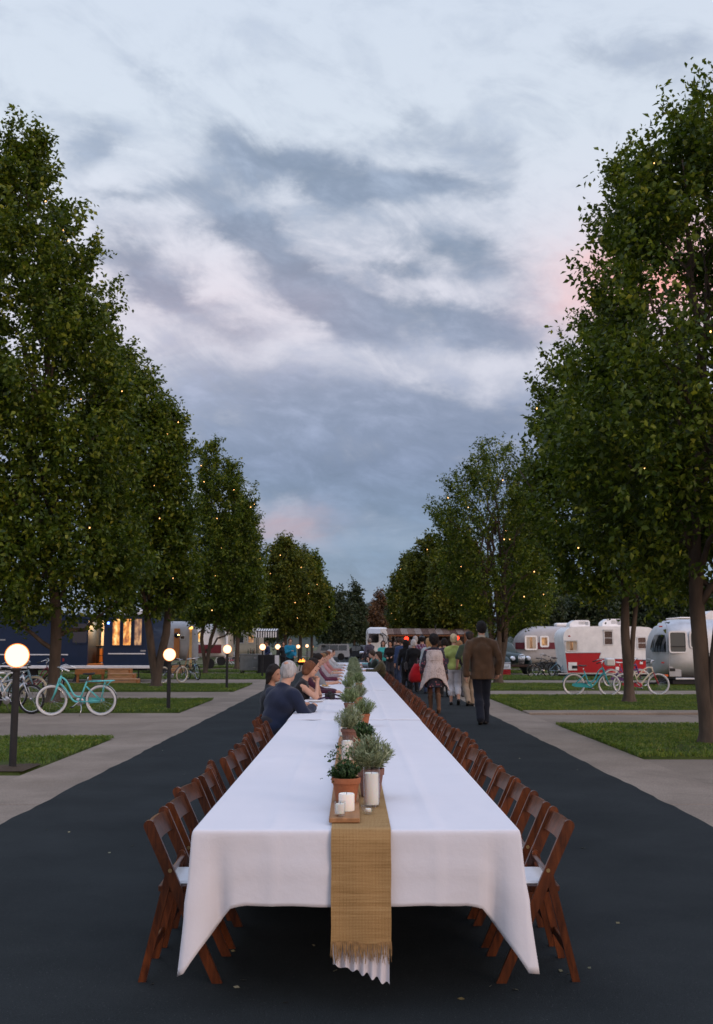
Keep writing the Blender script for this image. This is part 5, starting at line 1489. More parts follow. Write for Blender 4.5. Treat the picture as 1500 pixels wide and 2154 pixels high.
# wrap-round end window: a patch raised off the nose
def nose_pt(tq, ang, off):
    x = xa + nose * tq ** 2; s = math.sqrt(max(.0025, 1 - (1 - tq ** 2) ** 2.4))
    r_ = sup_ring(x, wv / 2, zb_, zt_, wv, .30 + .70 * s, .42 + .58 * s, n=1, e=3.2)
    zc = (zb_ + zt_) / 2; h = (zt_ - zb_) / 2; ca, sa = math.cos(ang), math.sin(ang)
    yy_ = math.copysign(abs(ca) ** (2 / 3.2), ca) * wv / 2 * (.3 + .7 * s); z = zb_ + (zc + math.copysign(abs(sa) ** (2 / 3.2), sa) * h - zb_) * (.42 + .58 * s)
    return Vector((x - off * .7, wv / 2 + yy_ - off, z))
def zband(tq, z):   # angle on the camera side (-y) that gives height z
    s = math.sqrt(max(.0025, 1 - (1 - tq ** 2) ** 2.4)); zc = (zb_ + zt_) / 2; h = (zt_ - zb_) / 2
    q = ((z - zb_) / (.42 + .58 * s) + zb_ - zc) / h; q = max(-.98, min(.98, q))
    return math.pi - math.asin(math.copysign(abs(q) ** 1.6, q))
for (nm, t0, t1, z0, z1, off, mt) in (('end_window_frame', .06, .62, Z(1374), Z(1332), .015, alu), ('end_window', .10, .585, Z(1371.5), Z(1335), .03, darkglass)):
    mb = MB(); rr = []
    for k in range(10):
        tq = t0 + (t1 - t0) * k / 9; rr.append([tuple(nose_pt(tq, zband(tq, z0 + (z1 - z0) * j / 5), off)) for j in range(6)])
    mb.loft(rr, cap=False, closed=False); mb.build(nm, mt, t, smooth=True)
mb = MB(); mb.box((X(1421), side_y(Z(1412)) - .012, Z(1413)), (.44, .02, .36), bev=.005); p_ = mb.build('service_hatch', alu_b, t)
mb = MB(); mb.box((X(1415), side_y(Z(1412)) - .026, Z(1409)), (.2, .01, .11)); mb.build('grille', steel_dk, p_)
mb = MB(); mb.box((X(1396), .28, Z(1317.5)), (.12, .04, .05)); mb.box((X(1395), .14, Z(1394)), (.1, .04, .05)); mb.build('marker_light', lampred, t)
mb = MB(); mb.box((X(1399), .02, Z(1421)), (.16, .06, .08), bev=.01); mb.build('indicator', material('orange_lens', (.7, .12, .02), .3), t)
mb = MB(); mb.tube([(X(1408), .3, zt_ - .02), (X(1440), .32, zt_ + .03), (X(1470), .32, zt_ + .03)], .035, 6); mb.build('awning_roll', white_p, t, smooth=True)
mb = MB(); mb.box((X(1560), 1.2, zb_ - .1), (5.0, 1.9, .16)); mb.build('chassis', steel_dk, t)
mb = MB(); mb.box(((X(1402) + xb_) / 2 - .4, .05, zb_ + .02), (xb_ - X(1402) - 1.4, .05, .07), bev=.015); mb.build('rub_rail', alu, t)
for px in (1545, 1600): car_wheel(t, X(px), .35, .36, .22, alu_b)
mb = MB(); mb.tube([(X(1400), .5, zb_ - .05), (X(1385), .6, .12), (X(1370), .6, .12)], .04, 6); mb.tube([(X(1412), .4, zb_ - .1), (X(1412), .4, -.03)], .03, 6); mb.build('jack', steel_dk, t)
roof_ac(t, X(1530), 1.2, zt_ - .05, 1.0)

# ---- red and white trailer
X, Z = mkr(49.0, 1280)
t = thing('red_white_trailer', 'vintage white trailer with zigzag red lower panel and two roof air conditioners', 'trailer', (0, 49, 0))
r4 = lambda x, y: (X(1040 + x * .30667), Z(1250 + y * .30667))
outl = [(497, 540), (486, 420), (476, 330), (474, 292), (482, 262), (500, 240), (525, 227), (580, 221), (700, 219), (1000, 222), (1060, 226), (1085, 236), (1098, 262), (1100, 330), (1092, 440), (1080, 540)]
mb = MB(); mb.prism([r4(*p) for p in outl][::-1], 0, 2.25); mb.build('body', white_p, t, smooth=40)
mb = MB(); mb.prism([r4(*p) for p in [(499, 538), (486, 404), (730, 402), (716, 441), (1091, 452), (1079, 538)]][::-1], -.012, .05); mb.build('red_panel', red_p, t)
mb = MB()
for a, b in (((484, 402), (731, 400)), ((731, 400), (716, 439)), ((716, 439), (1093, 450))):
    p = r4(*a); q = r4(*b); mb.tube([(p[0], -.016, p[1]), (q[0], -.016, q[1])], .018, 6)
mb.build('trim_strip', alu, t)
mb = MB()
for k in range(24):
    y = 240 + k * 7.0; a = r4(480 if y > 265 else 500, y); b = r4(1094, y + 2)
    mb.box(((a[0] + b[0]) / 2, -.003, a[1]), (b[0] - a[0] - .1, .006, .008))
struct(mb.build('siding_rib', white_p, t), 'stuff')
def win4(x0, y0, x1, y1, pane, **k):
    a = r4(x0, y1); b = r4(x1, y0); return window(t, a[0], a[1], b[0], b[1], 0, alu, pane, **k)
win4(492, 324, 566, 385, litwin_dim, fr=.05, r=.08, blind=curtain)
win4(757, 256, 809, 344, material('brown_blind', (.10, .06, .045), .4, spec=.6), fr=.05, bars=1, blind=None)
win4(986, 298, 1038, 372, material('brown_blind_lit', (.13, .07, .05), .4, spec=.6), fr=.05, bars=1)  # lit copy of the brown blind, light put into its base colour
mb = MB(); a = r4(750, 246); b = r4(816, 252); mb.box(((a[0] + b[0]) / 2, -.05, a[1]), (b[0] - a[0], .11, .04)); a = r4(488, 318); b = r4(570, 322); mb.box(((a[0] + b[0]) / 2, -.05, a[1]), (b[0] - a[0], .11, .04)); mb.build('window_awning', alu, t)
for (x0, y0, x1, y1) in ((502, 467, 562, 523), (825, 498, 849, 523), (992, 462, 1012, 480)):
    a = r4(x0, y1); b = r4(x1, y0); mb = MB(); mb.box(((a[0] + b[0]) / 2, -.03, (a[1] + b[1]) / 2), (b[0] - a[0], .035, b[1] - a[1]), bev=.008); o = mb.build('hatch', white_p, t)
    if x0 == 502: mb = MB(); mb.box((a[0] + .3, -.051, b[1] - .22), (.26, .012, .14)); mb.build('grille', steel_dk, o)
mb = MB(); p = r4(515, 287); mb.sphere((p[0], -.01, p[1]), .05, 10, 6, (1.2, .5, .7)); p = r4(995, 214); mb.build('marker_light', lampred, t, smooth=True)
a = r4(605, 219); roof_ac(t, a[0], .9, a[1] - .03, .95, .8, .32); a = r4(830, 219); roof_ac(t, a[0], .9, a[1] - .03, .92, .8, .38)
zb_ = r4(500, 540)[1]
mb = MB(); mb.box((X(1290), 1.1, zb_ - .07), (4.6, 1.8, .16)); mb.build('chassis', steel_dk, t)
mb = MB(); mb.box((X(1290), .05, zb_ - .03), (5.2, .06, .05)); mb.build('rub_rail', alu, t)
for px in (1330, 1350): car_wheel(t, X(px), .3, .33, .2)
mb = MB()
for px in (1197, 1210): mb.tube([(X(px), .2, -.03), (X(px), .2, zb_)], .03, 6)
mb.build('jack', steel_dk, t)
# ---- grey trailer with the maroon band
X, Z = mkr(60.0, 1130)
t = thing('maroon_banded_trailer', 'long pale grey trailer with maroon window band behind the dark bicycles', 'trailer', (0, 60, 0))
r4 = lambda x, y: (X(1040 + x * .30667), Z(1250 + y * .30667))
xa, zt_ = r4(150, 217); xb_, zb_ = r4(640, 486)
loft_trailer(t, xa, xb_, 1.2, zb_, zt_, 2.4, 1.5, grey_p, e=4.2)
a = r4(168, 376); b = r4(640, 331)
mb = MB(); mb.box(((a[0] + b[0]) / 2 + .3, -.002, (a[1] + b[1]) / 2), (b[0] - a[0] - .6, .03, b[1] - a[1]), bev=.006); mb.build('band', maroon, t)
rr = []
for k in range(7):
    q = k / 6; x = a[0] - .12 + .75 * q; s = .5 * (1 - q) ** 2
    rr.append([(x, s * 1.1 - .012, a[1]), (x, s * 1.1 - .012, b[1])])
mb = MB(); mb.loft(rr, cap=False, closed=False); mb.build('band_end', maroon, t, smooth=True)
for (x0, y0, x1, y1, pn) in ((220, 294, 284, 373, litwin_dim), (324, 296, 364, 352, litwin_dim)):
    p = r4(x0, y1); q = r4(x1, y0); window(t, p[0], p[1], q[0], q[1], -.02, white_p, pn, fr=.09, r=.04, blind=curtain if x0 == 220 else None)
mb = MB(); p = r4(405, 300); q = r4(460, 304); mb.box(((p[0] + q[0]) / 2, .0, p[1]), (q[0] - p[0], .05, .04)); mb.build('handrail', alu, t)
mb = MB(); p = r4(495, 217); mb.box((p[0], 1.0, p[1] + .08), (.9, .7, .2), bev=.06); mb.build('roof_vent', white_p, t)
mb = MB(); mb.box(((xa + xb_) / 2, 1.2, zb_ - .08), (xb_ - xa - 1.5, 1.9, .2)); mb.build('chassis', steel_dk, t)
for px in (1150, 1170): car_wheel(t, X(px), .3, .36, .2)

# ---- dark green vintage truck
green_p = paint('bottle_green', (.008, .03, .028), .25, coat=.7)
bp_ = at(1078, 1419)
t = thing('vintage_truck', 'dark green vintage pickup truck with chrome grille behind the pear trunk', 'truck', (bp_.x - .25, bp_.y + 1.6, -.03), R(-62))
# local x forward
def ring(x, w_, z0, z1, e=3.0, n=20): return [(x, a_[1], a_[2]) for a_ in sup_ring(x, 0, z0, z1, w_, 1, 1, n=n, e=e)]
mb = MB(); mb.loft([ring(.15, 1.5, .55, 1.25), ring(.7, 1.2, .6, 1.22), ring(1.3, .9, .6, 1.16), ring(1.55, .62, .62, 1.08), ring(1.62, .4, .66, 1.0)]); mb.build('hood', green_p, t, smooth=50)
mb = MB(); mb.loft([ring(.2, 1.7, .5, 1.3, 4), ring(-.05, 1.68, .5, 1.68, 4), ring(-.3, 1.6, .5, 1.83, 4), ring(-1.1, 1.6, .5, 1.83, 4), ring(-1.35, 1.6, .5, 1.5, 4)]); cab = mb.build('cab', green_p, t, smooth=50)
mb = MB(); mb.add([(.12, -.62, 1.34), (.12, .62, 1.34), (-.1, .56, 1.68), (-.1, -.56, 1.68)], [(0, 1, 2, 3)]); mb.add([(-.15, -.83, 1.3), (-.95, -.83, 1.3), (-.9, -.815, 1.66), (-.3, -.815, 1.66)], [(0, 1, 2, 3)][::-1]); mb.v = [(x + .03, y - (.01 if y < -.7 else 0), z) for x, y, z in mb.v]; mb.build('windshield', darkglass, t)
for s in (-1, 1):
    mb = MB(); mb.sphere((1.05, s * .68, .56), .5, 18, 12, (1.1, .42, .85)); mb.build('fender', green_p, t, smooth=True)
    mb = MB(); mb.sphere((1.5, s * .5, .86), .13, 14, 10, (1, 1, 1)); h_ = mb.build('headlight', chrome, t, smooth=True)
    mb = MB(); mb.lathe([(.115, 0), (.1, .03), (1e-7, .05)], 16, M4=Matrix.Translation((1.6, s * .5, .86)) @ Matrix.Rotation(R(90), 4, 'Y')); mb.build('lens', material('headlight_lens', (.8, .82, .85), .1), h_, smooth=True)
    car_wheel(t, 1.05, s * .74, .37, .2); car_wheel(t, -1.9, s * .74, .37, .2)
mb = MB()
for k in range(9): q = (k - 4) / 4; mb.tube([(1.6 + .06 * (1 - q * q), q * .17, .58), (1.66 + .05 * (1 - q * q), q * .2, 1.0)], .016, 6)
mb.tube([(1.67, -.2, 1.02), (1.72, 0, 1.06), (1.67, .2, 1.02)], .03, 6); mb.build('grille', chrome, t, smooth=True)
mb = MB(); mb.box((1.86, 0, .48), (.07, 1.75, .14), bev=.03); mb.build('bumper', material('rust_bumper', (.09, .05, .035), .5, .6, var=.3), t)
mb = MB(); mb.box((-2.0, 0, .8), (1.5, 1.5, .5), bev=.05); mb.build('bed', green_p, t)
p = at(1064, 1420)
c = thing('red_crate', 'red wooden crate under the white cooler by the pear trunk', 'crate', (p.x, p.y, -.02))
mb = MB(); mb.box((0, 0, .005), (.44, .36, .02)); mb.build('bottom', red_p, c)
for k in range(3):
    for s in (-1, 1):
        mb = MB(); mb.box((0, s * .17, .055 + .1 * k), (.45, .02, .085)); mb.build('slat', red_p, c); mb = MB(); mb.box((s * .215, 0, .055 + .1 * k), (.02, .32, .085)); mb.build('slat', red_p, c)
c = thing('cooler', 'white picnic cooler standing on the red crate', 'cooler', (p.x, p.y, .285))
mb = MB(); mb.box((0, 0, .15), (.46, .36, .3), bev=.03); mb.build('box', white_p, c, smooth=40); mb = MB(); mb.box((0, 0, .33), (.48, .38, .06), bev=.02); mb.build('lid', grey_p, c); mb = MB(); mb.tube([(-.12, -.19, .2), (-.12, -.21, .13), (.12, -.21, .13), (.12, -.19, .2)], .01, 6); mb.build('handle', steel_dk, c)

# ---- food stall with the tin roof
Yf = 60.0; X, Z = mkr(Yf, 900)
fs = thing('food_stall', 'wooden food stall with rusty tin roof behind the queue of people', 'food stall', (0, Yf, 0))
tin = [material('rusty_tin', (.20, .13, .10), .6, .3, var=.4, scale=5), material('pale_tin', (.28, .22, .19), .55, .4, var=.3, scale=5), material('brown_tin', (.11, .06, .045), .65, .2, var=.4, scale=5)]
barn = material('dark_barnwood', (.035, .025, .02), .85, var=.4, scale=5, stretch=(8, 8, 1))
barn2 = material('brown_barnwood', (.14, .065, .03), .8, var=.35, scale=5, stretch=(8, 8, 1))
x0, x1 = X(814), X(990); nn = 12
for k in range(nn):
    a = x0 + (x1 - x0) * k / nn; b = x0 + (x1 - x0) * (k + 1) / nn - .006
    rr = []
    for q in range(9):
        x = a + (b - a) * q / 8; w_ = .014 * math.sin(q * math.pi)
        off = (.55 if q == 0 and k == 0 else 0)
        rr.append([(x, -.9, Z(1334.5) + w_ * 0 + .012 * math.cos(q * math.pi)), (x + (.35 if k < 1 else 0) * 0, 1.1, Z(1323.5) + .05 + .012 * math.cos(q * math.pi))])
    mb = MB(); mb.loft(rr, cap=False, closed=False); o = mb.build('roof_panel', tin[[0, 2, 1, 0, 1, 2, 0, 1, 0, 2, 1, 0][k]], fs); md = o.modifiers.new('thick', 'SOLIDIFY'); md.thickness = .006
mb = MB(); mb.box(((x0 + x1) / 2, -.86, Z(1335) - .06), (x1 - x0, .05, .09)); mb.box(((x0 + x1) / 2, 1.0, Z(1325)), (x1 - x0, .06, .1)); mb.build('rafter', barn2, fs)
for x in (x0 + .15, (x0 + x1) / 2, x1 - .1):
    mb = MB(); mb.box((x, -.84, Z(1336) / 2 - .07), (.09, .09, Z(1336)), bev=.008); mb.build('post', barn2, fs)
nb = 22
for k in range(nb):
    x = x0 + .1 + (x1 - x0 - .2) * (k + .5) / nb; mb = MB(); mb.box((x, 1.15 + .006 * (k % 2), 1.12), ((x1 - x0 - .2) / nb - .01, .03, 2.28)); mb.build('wall_board', barn, fs)
mb = MB(); mb.box(((x0 + x1) / 2, .35, 1.0), (x1 - x0 - .4, .5, .06)); mb.build('counter', barn2, fs)
for k in range(8):
    x = x0 + .25 + (x1 - x0 - .5) * (k + .5) / 8; mb = MB(); mb.box((x, .12, .48), ((x1 - x0 - .5) / 8 - .012, .03, .98)); mb.build('counter_board', barn2, fs)
for k in range(4):
    mb = MB(); mb.box((X(973) + .14 * k + .07, -.93 + .004 * (k % 2), 1.15), (.13, .03, 2.1)); mb.build('side_board', barn2, fs)
lan = emis('red_lantern_glow', (1.0, .045, .02), 2.4)
for k, (px, py, lab) in enumerate(((855, 1343.5, 'left red lantern hanging under the tin roof edge'), (961.7, 1342, 'right red lantern hanging under the tin roof edge'))):
    p = atY(px, py, Yf - 1.1); t = thing('red_lantern', lab, 'lantern', (p.x, p.y, p.z))
    mb = MB(); mb.lathe([(.05, -.115), (.1, -.08), (.125, -.02), (.125, .03), (.1, .085), (.05, .115)], 16); mb.build('shade', lan, t, smooth=True)
    mb = MB(); mb.lathe([(.05, .115), (.055, .13), (.012, .14), (.008, Z(1335) - p.z)], 8); mb.build('hanger', steel_dk, t)
mb = MB()
for k in range(4):
    a = k * .4 + .2; mb.tube([(X(917), .2, Z(1325)), (X(917) + .05 * math.cos(a * 5), .2, Z(1316) + .02 * k)], .02, 6)
mb.build('roof_pipe', steel_dk, fs)

# ---- pale motorhome beyond the table end
Ym = 84.0; X, Z = mkr(Ym, 800)
t = thing('motorhome', 'pale motorhome with dark windshield at the far end of the table', 'motorhome', (0, Ym, 0))
zb_ = Z(1380)
mb = MB(); rr = [ [(x, y, z) for (x, z) in rrect(X(772), zb_, X(817), zt, .3)] for (y, zt) in ((0, Z(1322)), (.25, Z(1319.5)), (5.5, Z(1319.5))) ]; mb.loft(rr); mb.build('body', white_p, t, smooth=40)
mb = MB(); mb.add([(x, -.012, z) for x, z in rrect(X(776), Z(1352), X(797), Z(1331), .15)], [tuple(range(20))]); mb.build('windshield', darkglass, t)
mb = MB(); mb.box(((X(774) + X(800)) / 2, -.5, Z(1328)), (X(800) - X(774), 1.0, .05), Euler((R(24), 0, 0)).to_matrix()); mb.build('awning', grey_p, t)
for k in range(3): 
    mb = MB(); a0 = X(796) + k * .16; mb.tube([(a0, -.02, Z(1331)), (a0 + .35, -.02, Z(1338)), (a0 + .45, -.02, Z(1346)), (a0 + .3, -.02, Z(1354))], .035, 6); mb.build('stripe', alu if k % 2 else steel_dk, t, smooth=True)
rr = [[(x, y, z) for (x, z) in rrect(X(810), zb_, X(842), zt, .45)] for (y, zt) in ((.6, Z(1340)), (.9, Z(1336.5)), (4.5, Z(1336.5)))]
mb = MB(); mb.loft(rr); mb.build('rear_body', cream, t, smooth=40)
window(t, X(822), Z(1362), X(836), Z(1348), .58, alu, darkglass, fr=.05)
mb = MB(); mb.box((X(785), -.1, zb_ + .25), (2.2, .15, .22), bev=.05); mb.build('bumper', chrome, t)
for px in (777, 812): car_wheel(t, X(px), .5, .38, .25)

# ---- cars at the far end
def car(name, label, x, y, rz, L_, W_, H_, mat, boxy, cat='car'):
    t = thing(name, label, cat, (x, y, 0), rz)
    h0, h1, hh = .32, H_ * .56, H_
    if boxy: lo = [(-L_ / 2, h0 + .1), (-L_ / 2 + .05, h1), (-L_ / 2 + .08, hh - .06), (-L_ / 2 + .2, hh), (L_ * .14, hh), (L_ * .2, hh - .06), (L_ * .26, h1 + .05), (L_ * .47, h1), (L_ / 2 - .02, h1 - .1), (L_ / 2, h0 + .12), (L_ / 2 - .1, h0), (-L_ / 2 + .1, h0)]
    else: lo = [(-L_ / 2, h0 + .15), (-L_ / 2 + .02, h1), (-L_ * .4, h1 + .06), (-L_ * .28, hh - .08), (-L_ * .16, hh), (L_ * .06, hh), (L_ * .2, h1 + .16), (L_ * .28, h1 + .02), (L_ * .46, h1 - .14), (L_ / 2, h0 + .2), (L_ / 2 - .06, h0), (-L_ / 2 + .1, h0)]
    mb = MB(); tuck = lambda z: 1 if z <= h1 + .03 else 1 - .22 * (z - h1) / (hh - h1)
    vs = [(x_, -W_ / 2 * tuck(z_), z_) for x_, z_ in lo] + [(x_, W_ / 2 * tuck(z_), z_) for x_, z_ in lo]; n = len(lo)
    fs_ = [tuple(range(n)), tuple(range(2 * n - 1, n - 1, -1))] + [(k, k + n, (k + 1) % n + n, (k + 1) % n) for k in range(n)]
    mb.add(vs, fs_); mb.build('body', mat, t, smooth=25)
    a = -L_ * (.44 if boxy else .27); b = L_ * (.17 if boxy else .14); zs0, zs1 = h1 + .06, hh - .1
    for k in range(3 if boxy else 2):
        n_ = 3 if boxy else 2
        u0 = a + (b - a) * k / n_ + .03; u1 = a + (b - a) * (k + 1) / n_ - .03
        for s in (-1, 1):
            mb = MB(); mb.add([(u0, s * (W_ / 2 * tuck(zs0) + .008), zs0), (u1, s * (W_ / 2 * tuck(zs0) + .008), zs0), (u1 - (.1 if k == n_ - 1 else 0), s * (W_ / 2 * tuck(zs1) + .008), zs1), (u0 + (.12 if k == 0 and not boxy else 0), s * (W_ / 2 * tuck(zs1) + .008), zs1)], [(0, 1, 2, 3)]); mb.build('window', darkglass, t)
    for sx in (-1, 1):
        for s in (-1, 1): car_wheel(t, sx * L_ * .3, s * (W_ / 2 - .1), .37 if boxy else .32, .22)
    for s in (-1, 1):
        mb = MB(); mb.sphere((L_ / 2 - .05, s * W_ * .36, h1 - .16), .11, 12, 8, (.5, 1, 1)); mb.build('headlight', chrome, t, smooth=True)
    mb = MB(); mb.box((L_ / 2, 0, h0 + .12), (.12, W_ * .94, .14), bev=.03); mb.box((-L_ / 2, 0, h0 + .12), (.12, W_ * .94, .14), bev=.03); mb.build('bumper', steel_dk, t)
    return t
p = atY(690, 1357, 108)
t = car('off_road_car', 'boxy silver grey off-road car parked across the far end of the lane', p.x, 108, math.pi, 4.5, 1.85, 1.62, paint('silver_paint', (.30, .31, .31), .35, coat=.5), True)
mb = MB(); mb.box((-2.38, 0, .95), (.2, .62, .62), bev=.1); mb.build('spare_wheel', rubber, t)
p = atY(520, 1357, 98)
car('silver_car', 'pale silver car behind the grey metal cart', p.x, 98, math.pi + R(10), 4.5, 1.8, 1.5, paint('pale_silver_paint', (.5, .53, .56), .3, coat=.5), False)
p = atY(757, 1357, 112)
car('dark_car', 'dark car in the shade at the far end of the table', p.x, 112, math.pi - R(50), 4.4, 1.8, 1.5, paint('black_paint', (.02, .02, .024), .3), False)

# ---- grey metal cart, striped awning, table, fire bowl
p = at(525, 1417); X, Z = mkr(p.y, 525)
galv = material('galvanised_sheet', (.30, .32, .32), .5, .6, var=.2, scale=4)
c = thing('metal_cart', 'grey galvanised metal cart on castors with bottles on its lid', 'cart', (p.x, p.y, 0), R(-3))
w_ = X(546) - X(504)
mb = MB(); mb.box((0, .35, .16 + .42), (w_, .7, .82), bev=.02); mb.build('box', galv, c)
mb = MB(); mb.box((0, .35, 1.02), (w_ + .05, .75, .06), bev=.015); mb.build('lid', galv, c)
for sx in (-1, 1):
    for s in (.05, .62):
        a, b = wheel_geom(.075, .04); o = a.build('castor', rubber, c, 40, (sx * (w_ / 2 - .1), s, .075)); b.build('hub', chrome, o)
        mb = MB(); mb.box((sx * (w_ / 2 - .1), s, .13), (.05, .06, .06)); mb.build('fork', chrome, c)
mb = MB(); mb.box((w_ * .28, -.012, .83), (.12, .02, .03)); mb.box((w_ * .24, -.012, .32), (.1, .02, .03)); mb.build('latch', chrome, c)
mb = MB(); mb.tube([(w_ / 2, .15, .8), (w_ / 2 + .1, .15, .82), (w_ / 2 + .1, .55, .82), (w_ / 2, .55, .8)], .014, 6); mb.build('handle', chrome, c)
bot_m = [material('amber_bottle', (.06, .025, .01), .1, spec=.7), material('green_bottle', (.015, .045, .02), .1, spec=.7)]
for k, (dx, hh) in enumerate(((.02, .3), (.12, .26), (.2, .31), (-.12, .24))):
    o = thing('bottle', ['tall amber bottle on the cart lid, middle of the row', 'short green bottle on the cart lid, right of the tall amber one', 'tallest bottle on the cart lid, at the right of the row', 'short bottle on the cart lid standing apart at the left'][k], 'bottle', (p.x + dx, p.y + .3, 1.05), group='bottles on the metal cart')
    mb = MB(); mb.lathe([(.035, 0), (.038, .01), (.038, hh * .6), (.015, hh * .78), (.014, hh * .96)], 12); mb.build('bottle_body', bot_m[k % 2], o, smooth=40); mb = MB(); mb.lathe([(.017, hh * .96), (.017, hh)], 8); mb.build('cap', steel_dk, o)
Yw = 62.0; X, Z = mkr(Yw, 560)
aw = thing('striped_awning', 'black and white striped awning over the drinks cart', 'awning', (0, Yw, 0))
stripe_w = material('white_canvas', (.70, .70, .70), .8, var=.05); stripe_b = material('black_canvas', (.03, .03, .035), .8)
x0, x1 = X(538), X(584); n_ = 18
for k in range(n_):
    a = x0 + (x1 - x0) * k / n_; b = x0 + (x1 - x0) * (k + 1) / n_
    mb = MB(); mb.add([(a, 1.0, Z(1322)), (b, 1.0, Z(1322)), (b, 0, Z(1327)), (a, 0, Z(1327)), (b, -.02, Z(1340)), (a, -.02, Z(1340)), ((a + b) / 2, -.02, Z(1341.5))], [(3, 2, 1, 0), (5, 4, 2, 3), (5, 6, 4)]); mb.build('stripe', stripe_w if k % 2 == 0 else stripe_b, aw)
mb = MB()
for x in (x0 + .05, x1 - .05):
    for y in (.03, .98): mb.tube([(x, y, -.02), (x, y, Z(1325))], .022, 8)
mb.tube([(x0, 0, Z(1327) - .03), (x1, 0, Z(1327) - .03)], .018, 6); mb.build('frame', steel_dk, aw)
p = at(560, 1418)
tb = thing('cloth_table', 'small table under a black cloth right of the grey cart', 'table', (p.x, p.y, 0))
bkc = material('black_tablecloth', (.014, .014, .016), .9)
mb = MB(); rr = []
for (z, k) in ((.02, 1.04), (.3, 1.01), (.7, 1.0), (.98, 1.0), (1.0, .98)):
    rr.append([((.46 + .015 * math.sin(a * 9) * (1 - z)) * k * math.copysign(abs(math.cos(a)) ** .35, math.cos(a)), (.35 + .015 * math.sin(a * 9) * (1 - z)) * k * math.copysign(abs(math.sin(a)) ** .35, math.sin(a)) + .35, z) for a in np.linspace(0, 2 * math.pi, 60, endpoint=False)])
mb.loft(rr); mb.build('tablecloth', bkc, tb, smooth=40)
mb = MB(); mb.box((0, .35, 1.005), (.86, .62, .012)); mb.build('tabletop', dark_ply, tb)
tw = thing('white_towel', 'white towel hanging from the end of the black clothed table', 'towel', (p.x + .53, p.y + .1, 0))
mb = MB(); mb.loft([[(-.06, .01 * math.sin(k), z) if False else (-.13 + .27 * k / 10, -.02 + .012 * math.sin(k * 1.8) * (1.1 - z), z) for k in range(11)] for z in (.98, .7, .4, .22)], cap=False, closed=False); o = mb.build('cloth', white_cloth, tw, smooth=True)
p = at(636, 1412)
fb = thing('fire_bowl', 'steel fire bowl with orange flames beyond the seated guests', 'fire bowl', (p.x, p.y, 0))
mb = MB(); mb.lathe([(.05, .34), (.25, .38), (.40, .52), (.42, .55), (.38, .54), (.23, .42), (1e-7, .4)], 20); mb.build('bowl', steel_dk, fb, smooth=40)
for k in range(3): 
    a = k * 2.09; mb = MB(); mb.tube([(.2 * math.cos(a), .2 * math.sin(a), .42), (.34 * math.cos(a), .34 * math.sin(a), 0)], .02, 6); mb.build('leg', steel_dk, fb)
flame_m = emis('flame', (1.0, .26, .035), 3.2)
random.seed(9)
for k in range(7):
    a = k * .9; rr_ = random.uniform(.02, .24); hh = random.uniform(.14, .32); x, y = rr_ * math.cos(a), rr_ * math.sin(a)
    mb = MB(); mb.tube([(x, y, .45), (x + .03, y, .45 + hh * .35), (x - .02, y, .45 + hh * .7), (x + .02, y, .45 + hh)], [.05, .06, .035, .004], 8); mb.build('flame', flame_m, fb, smooth=True)
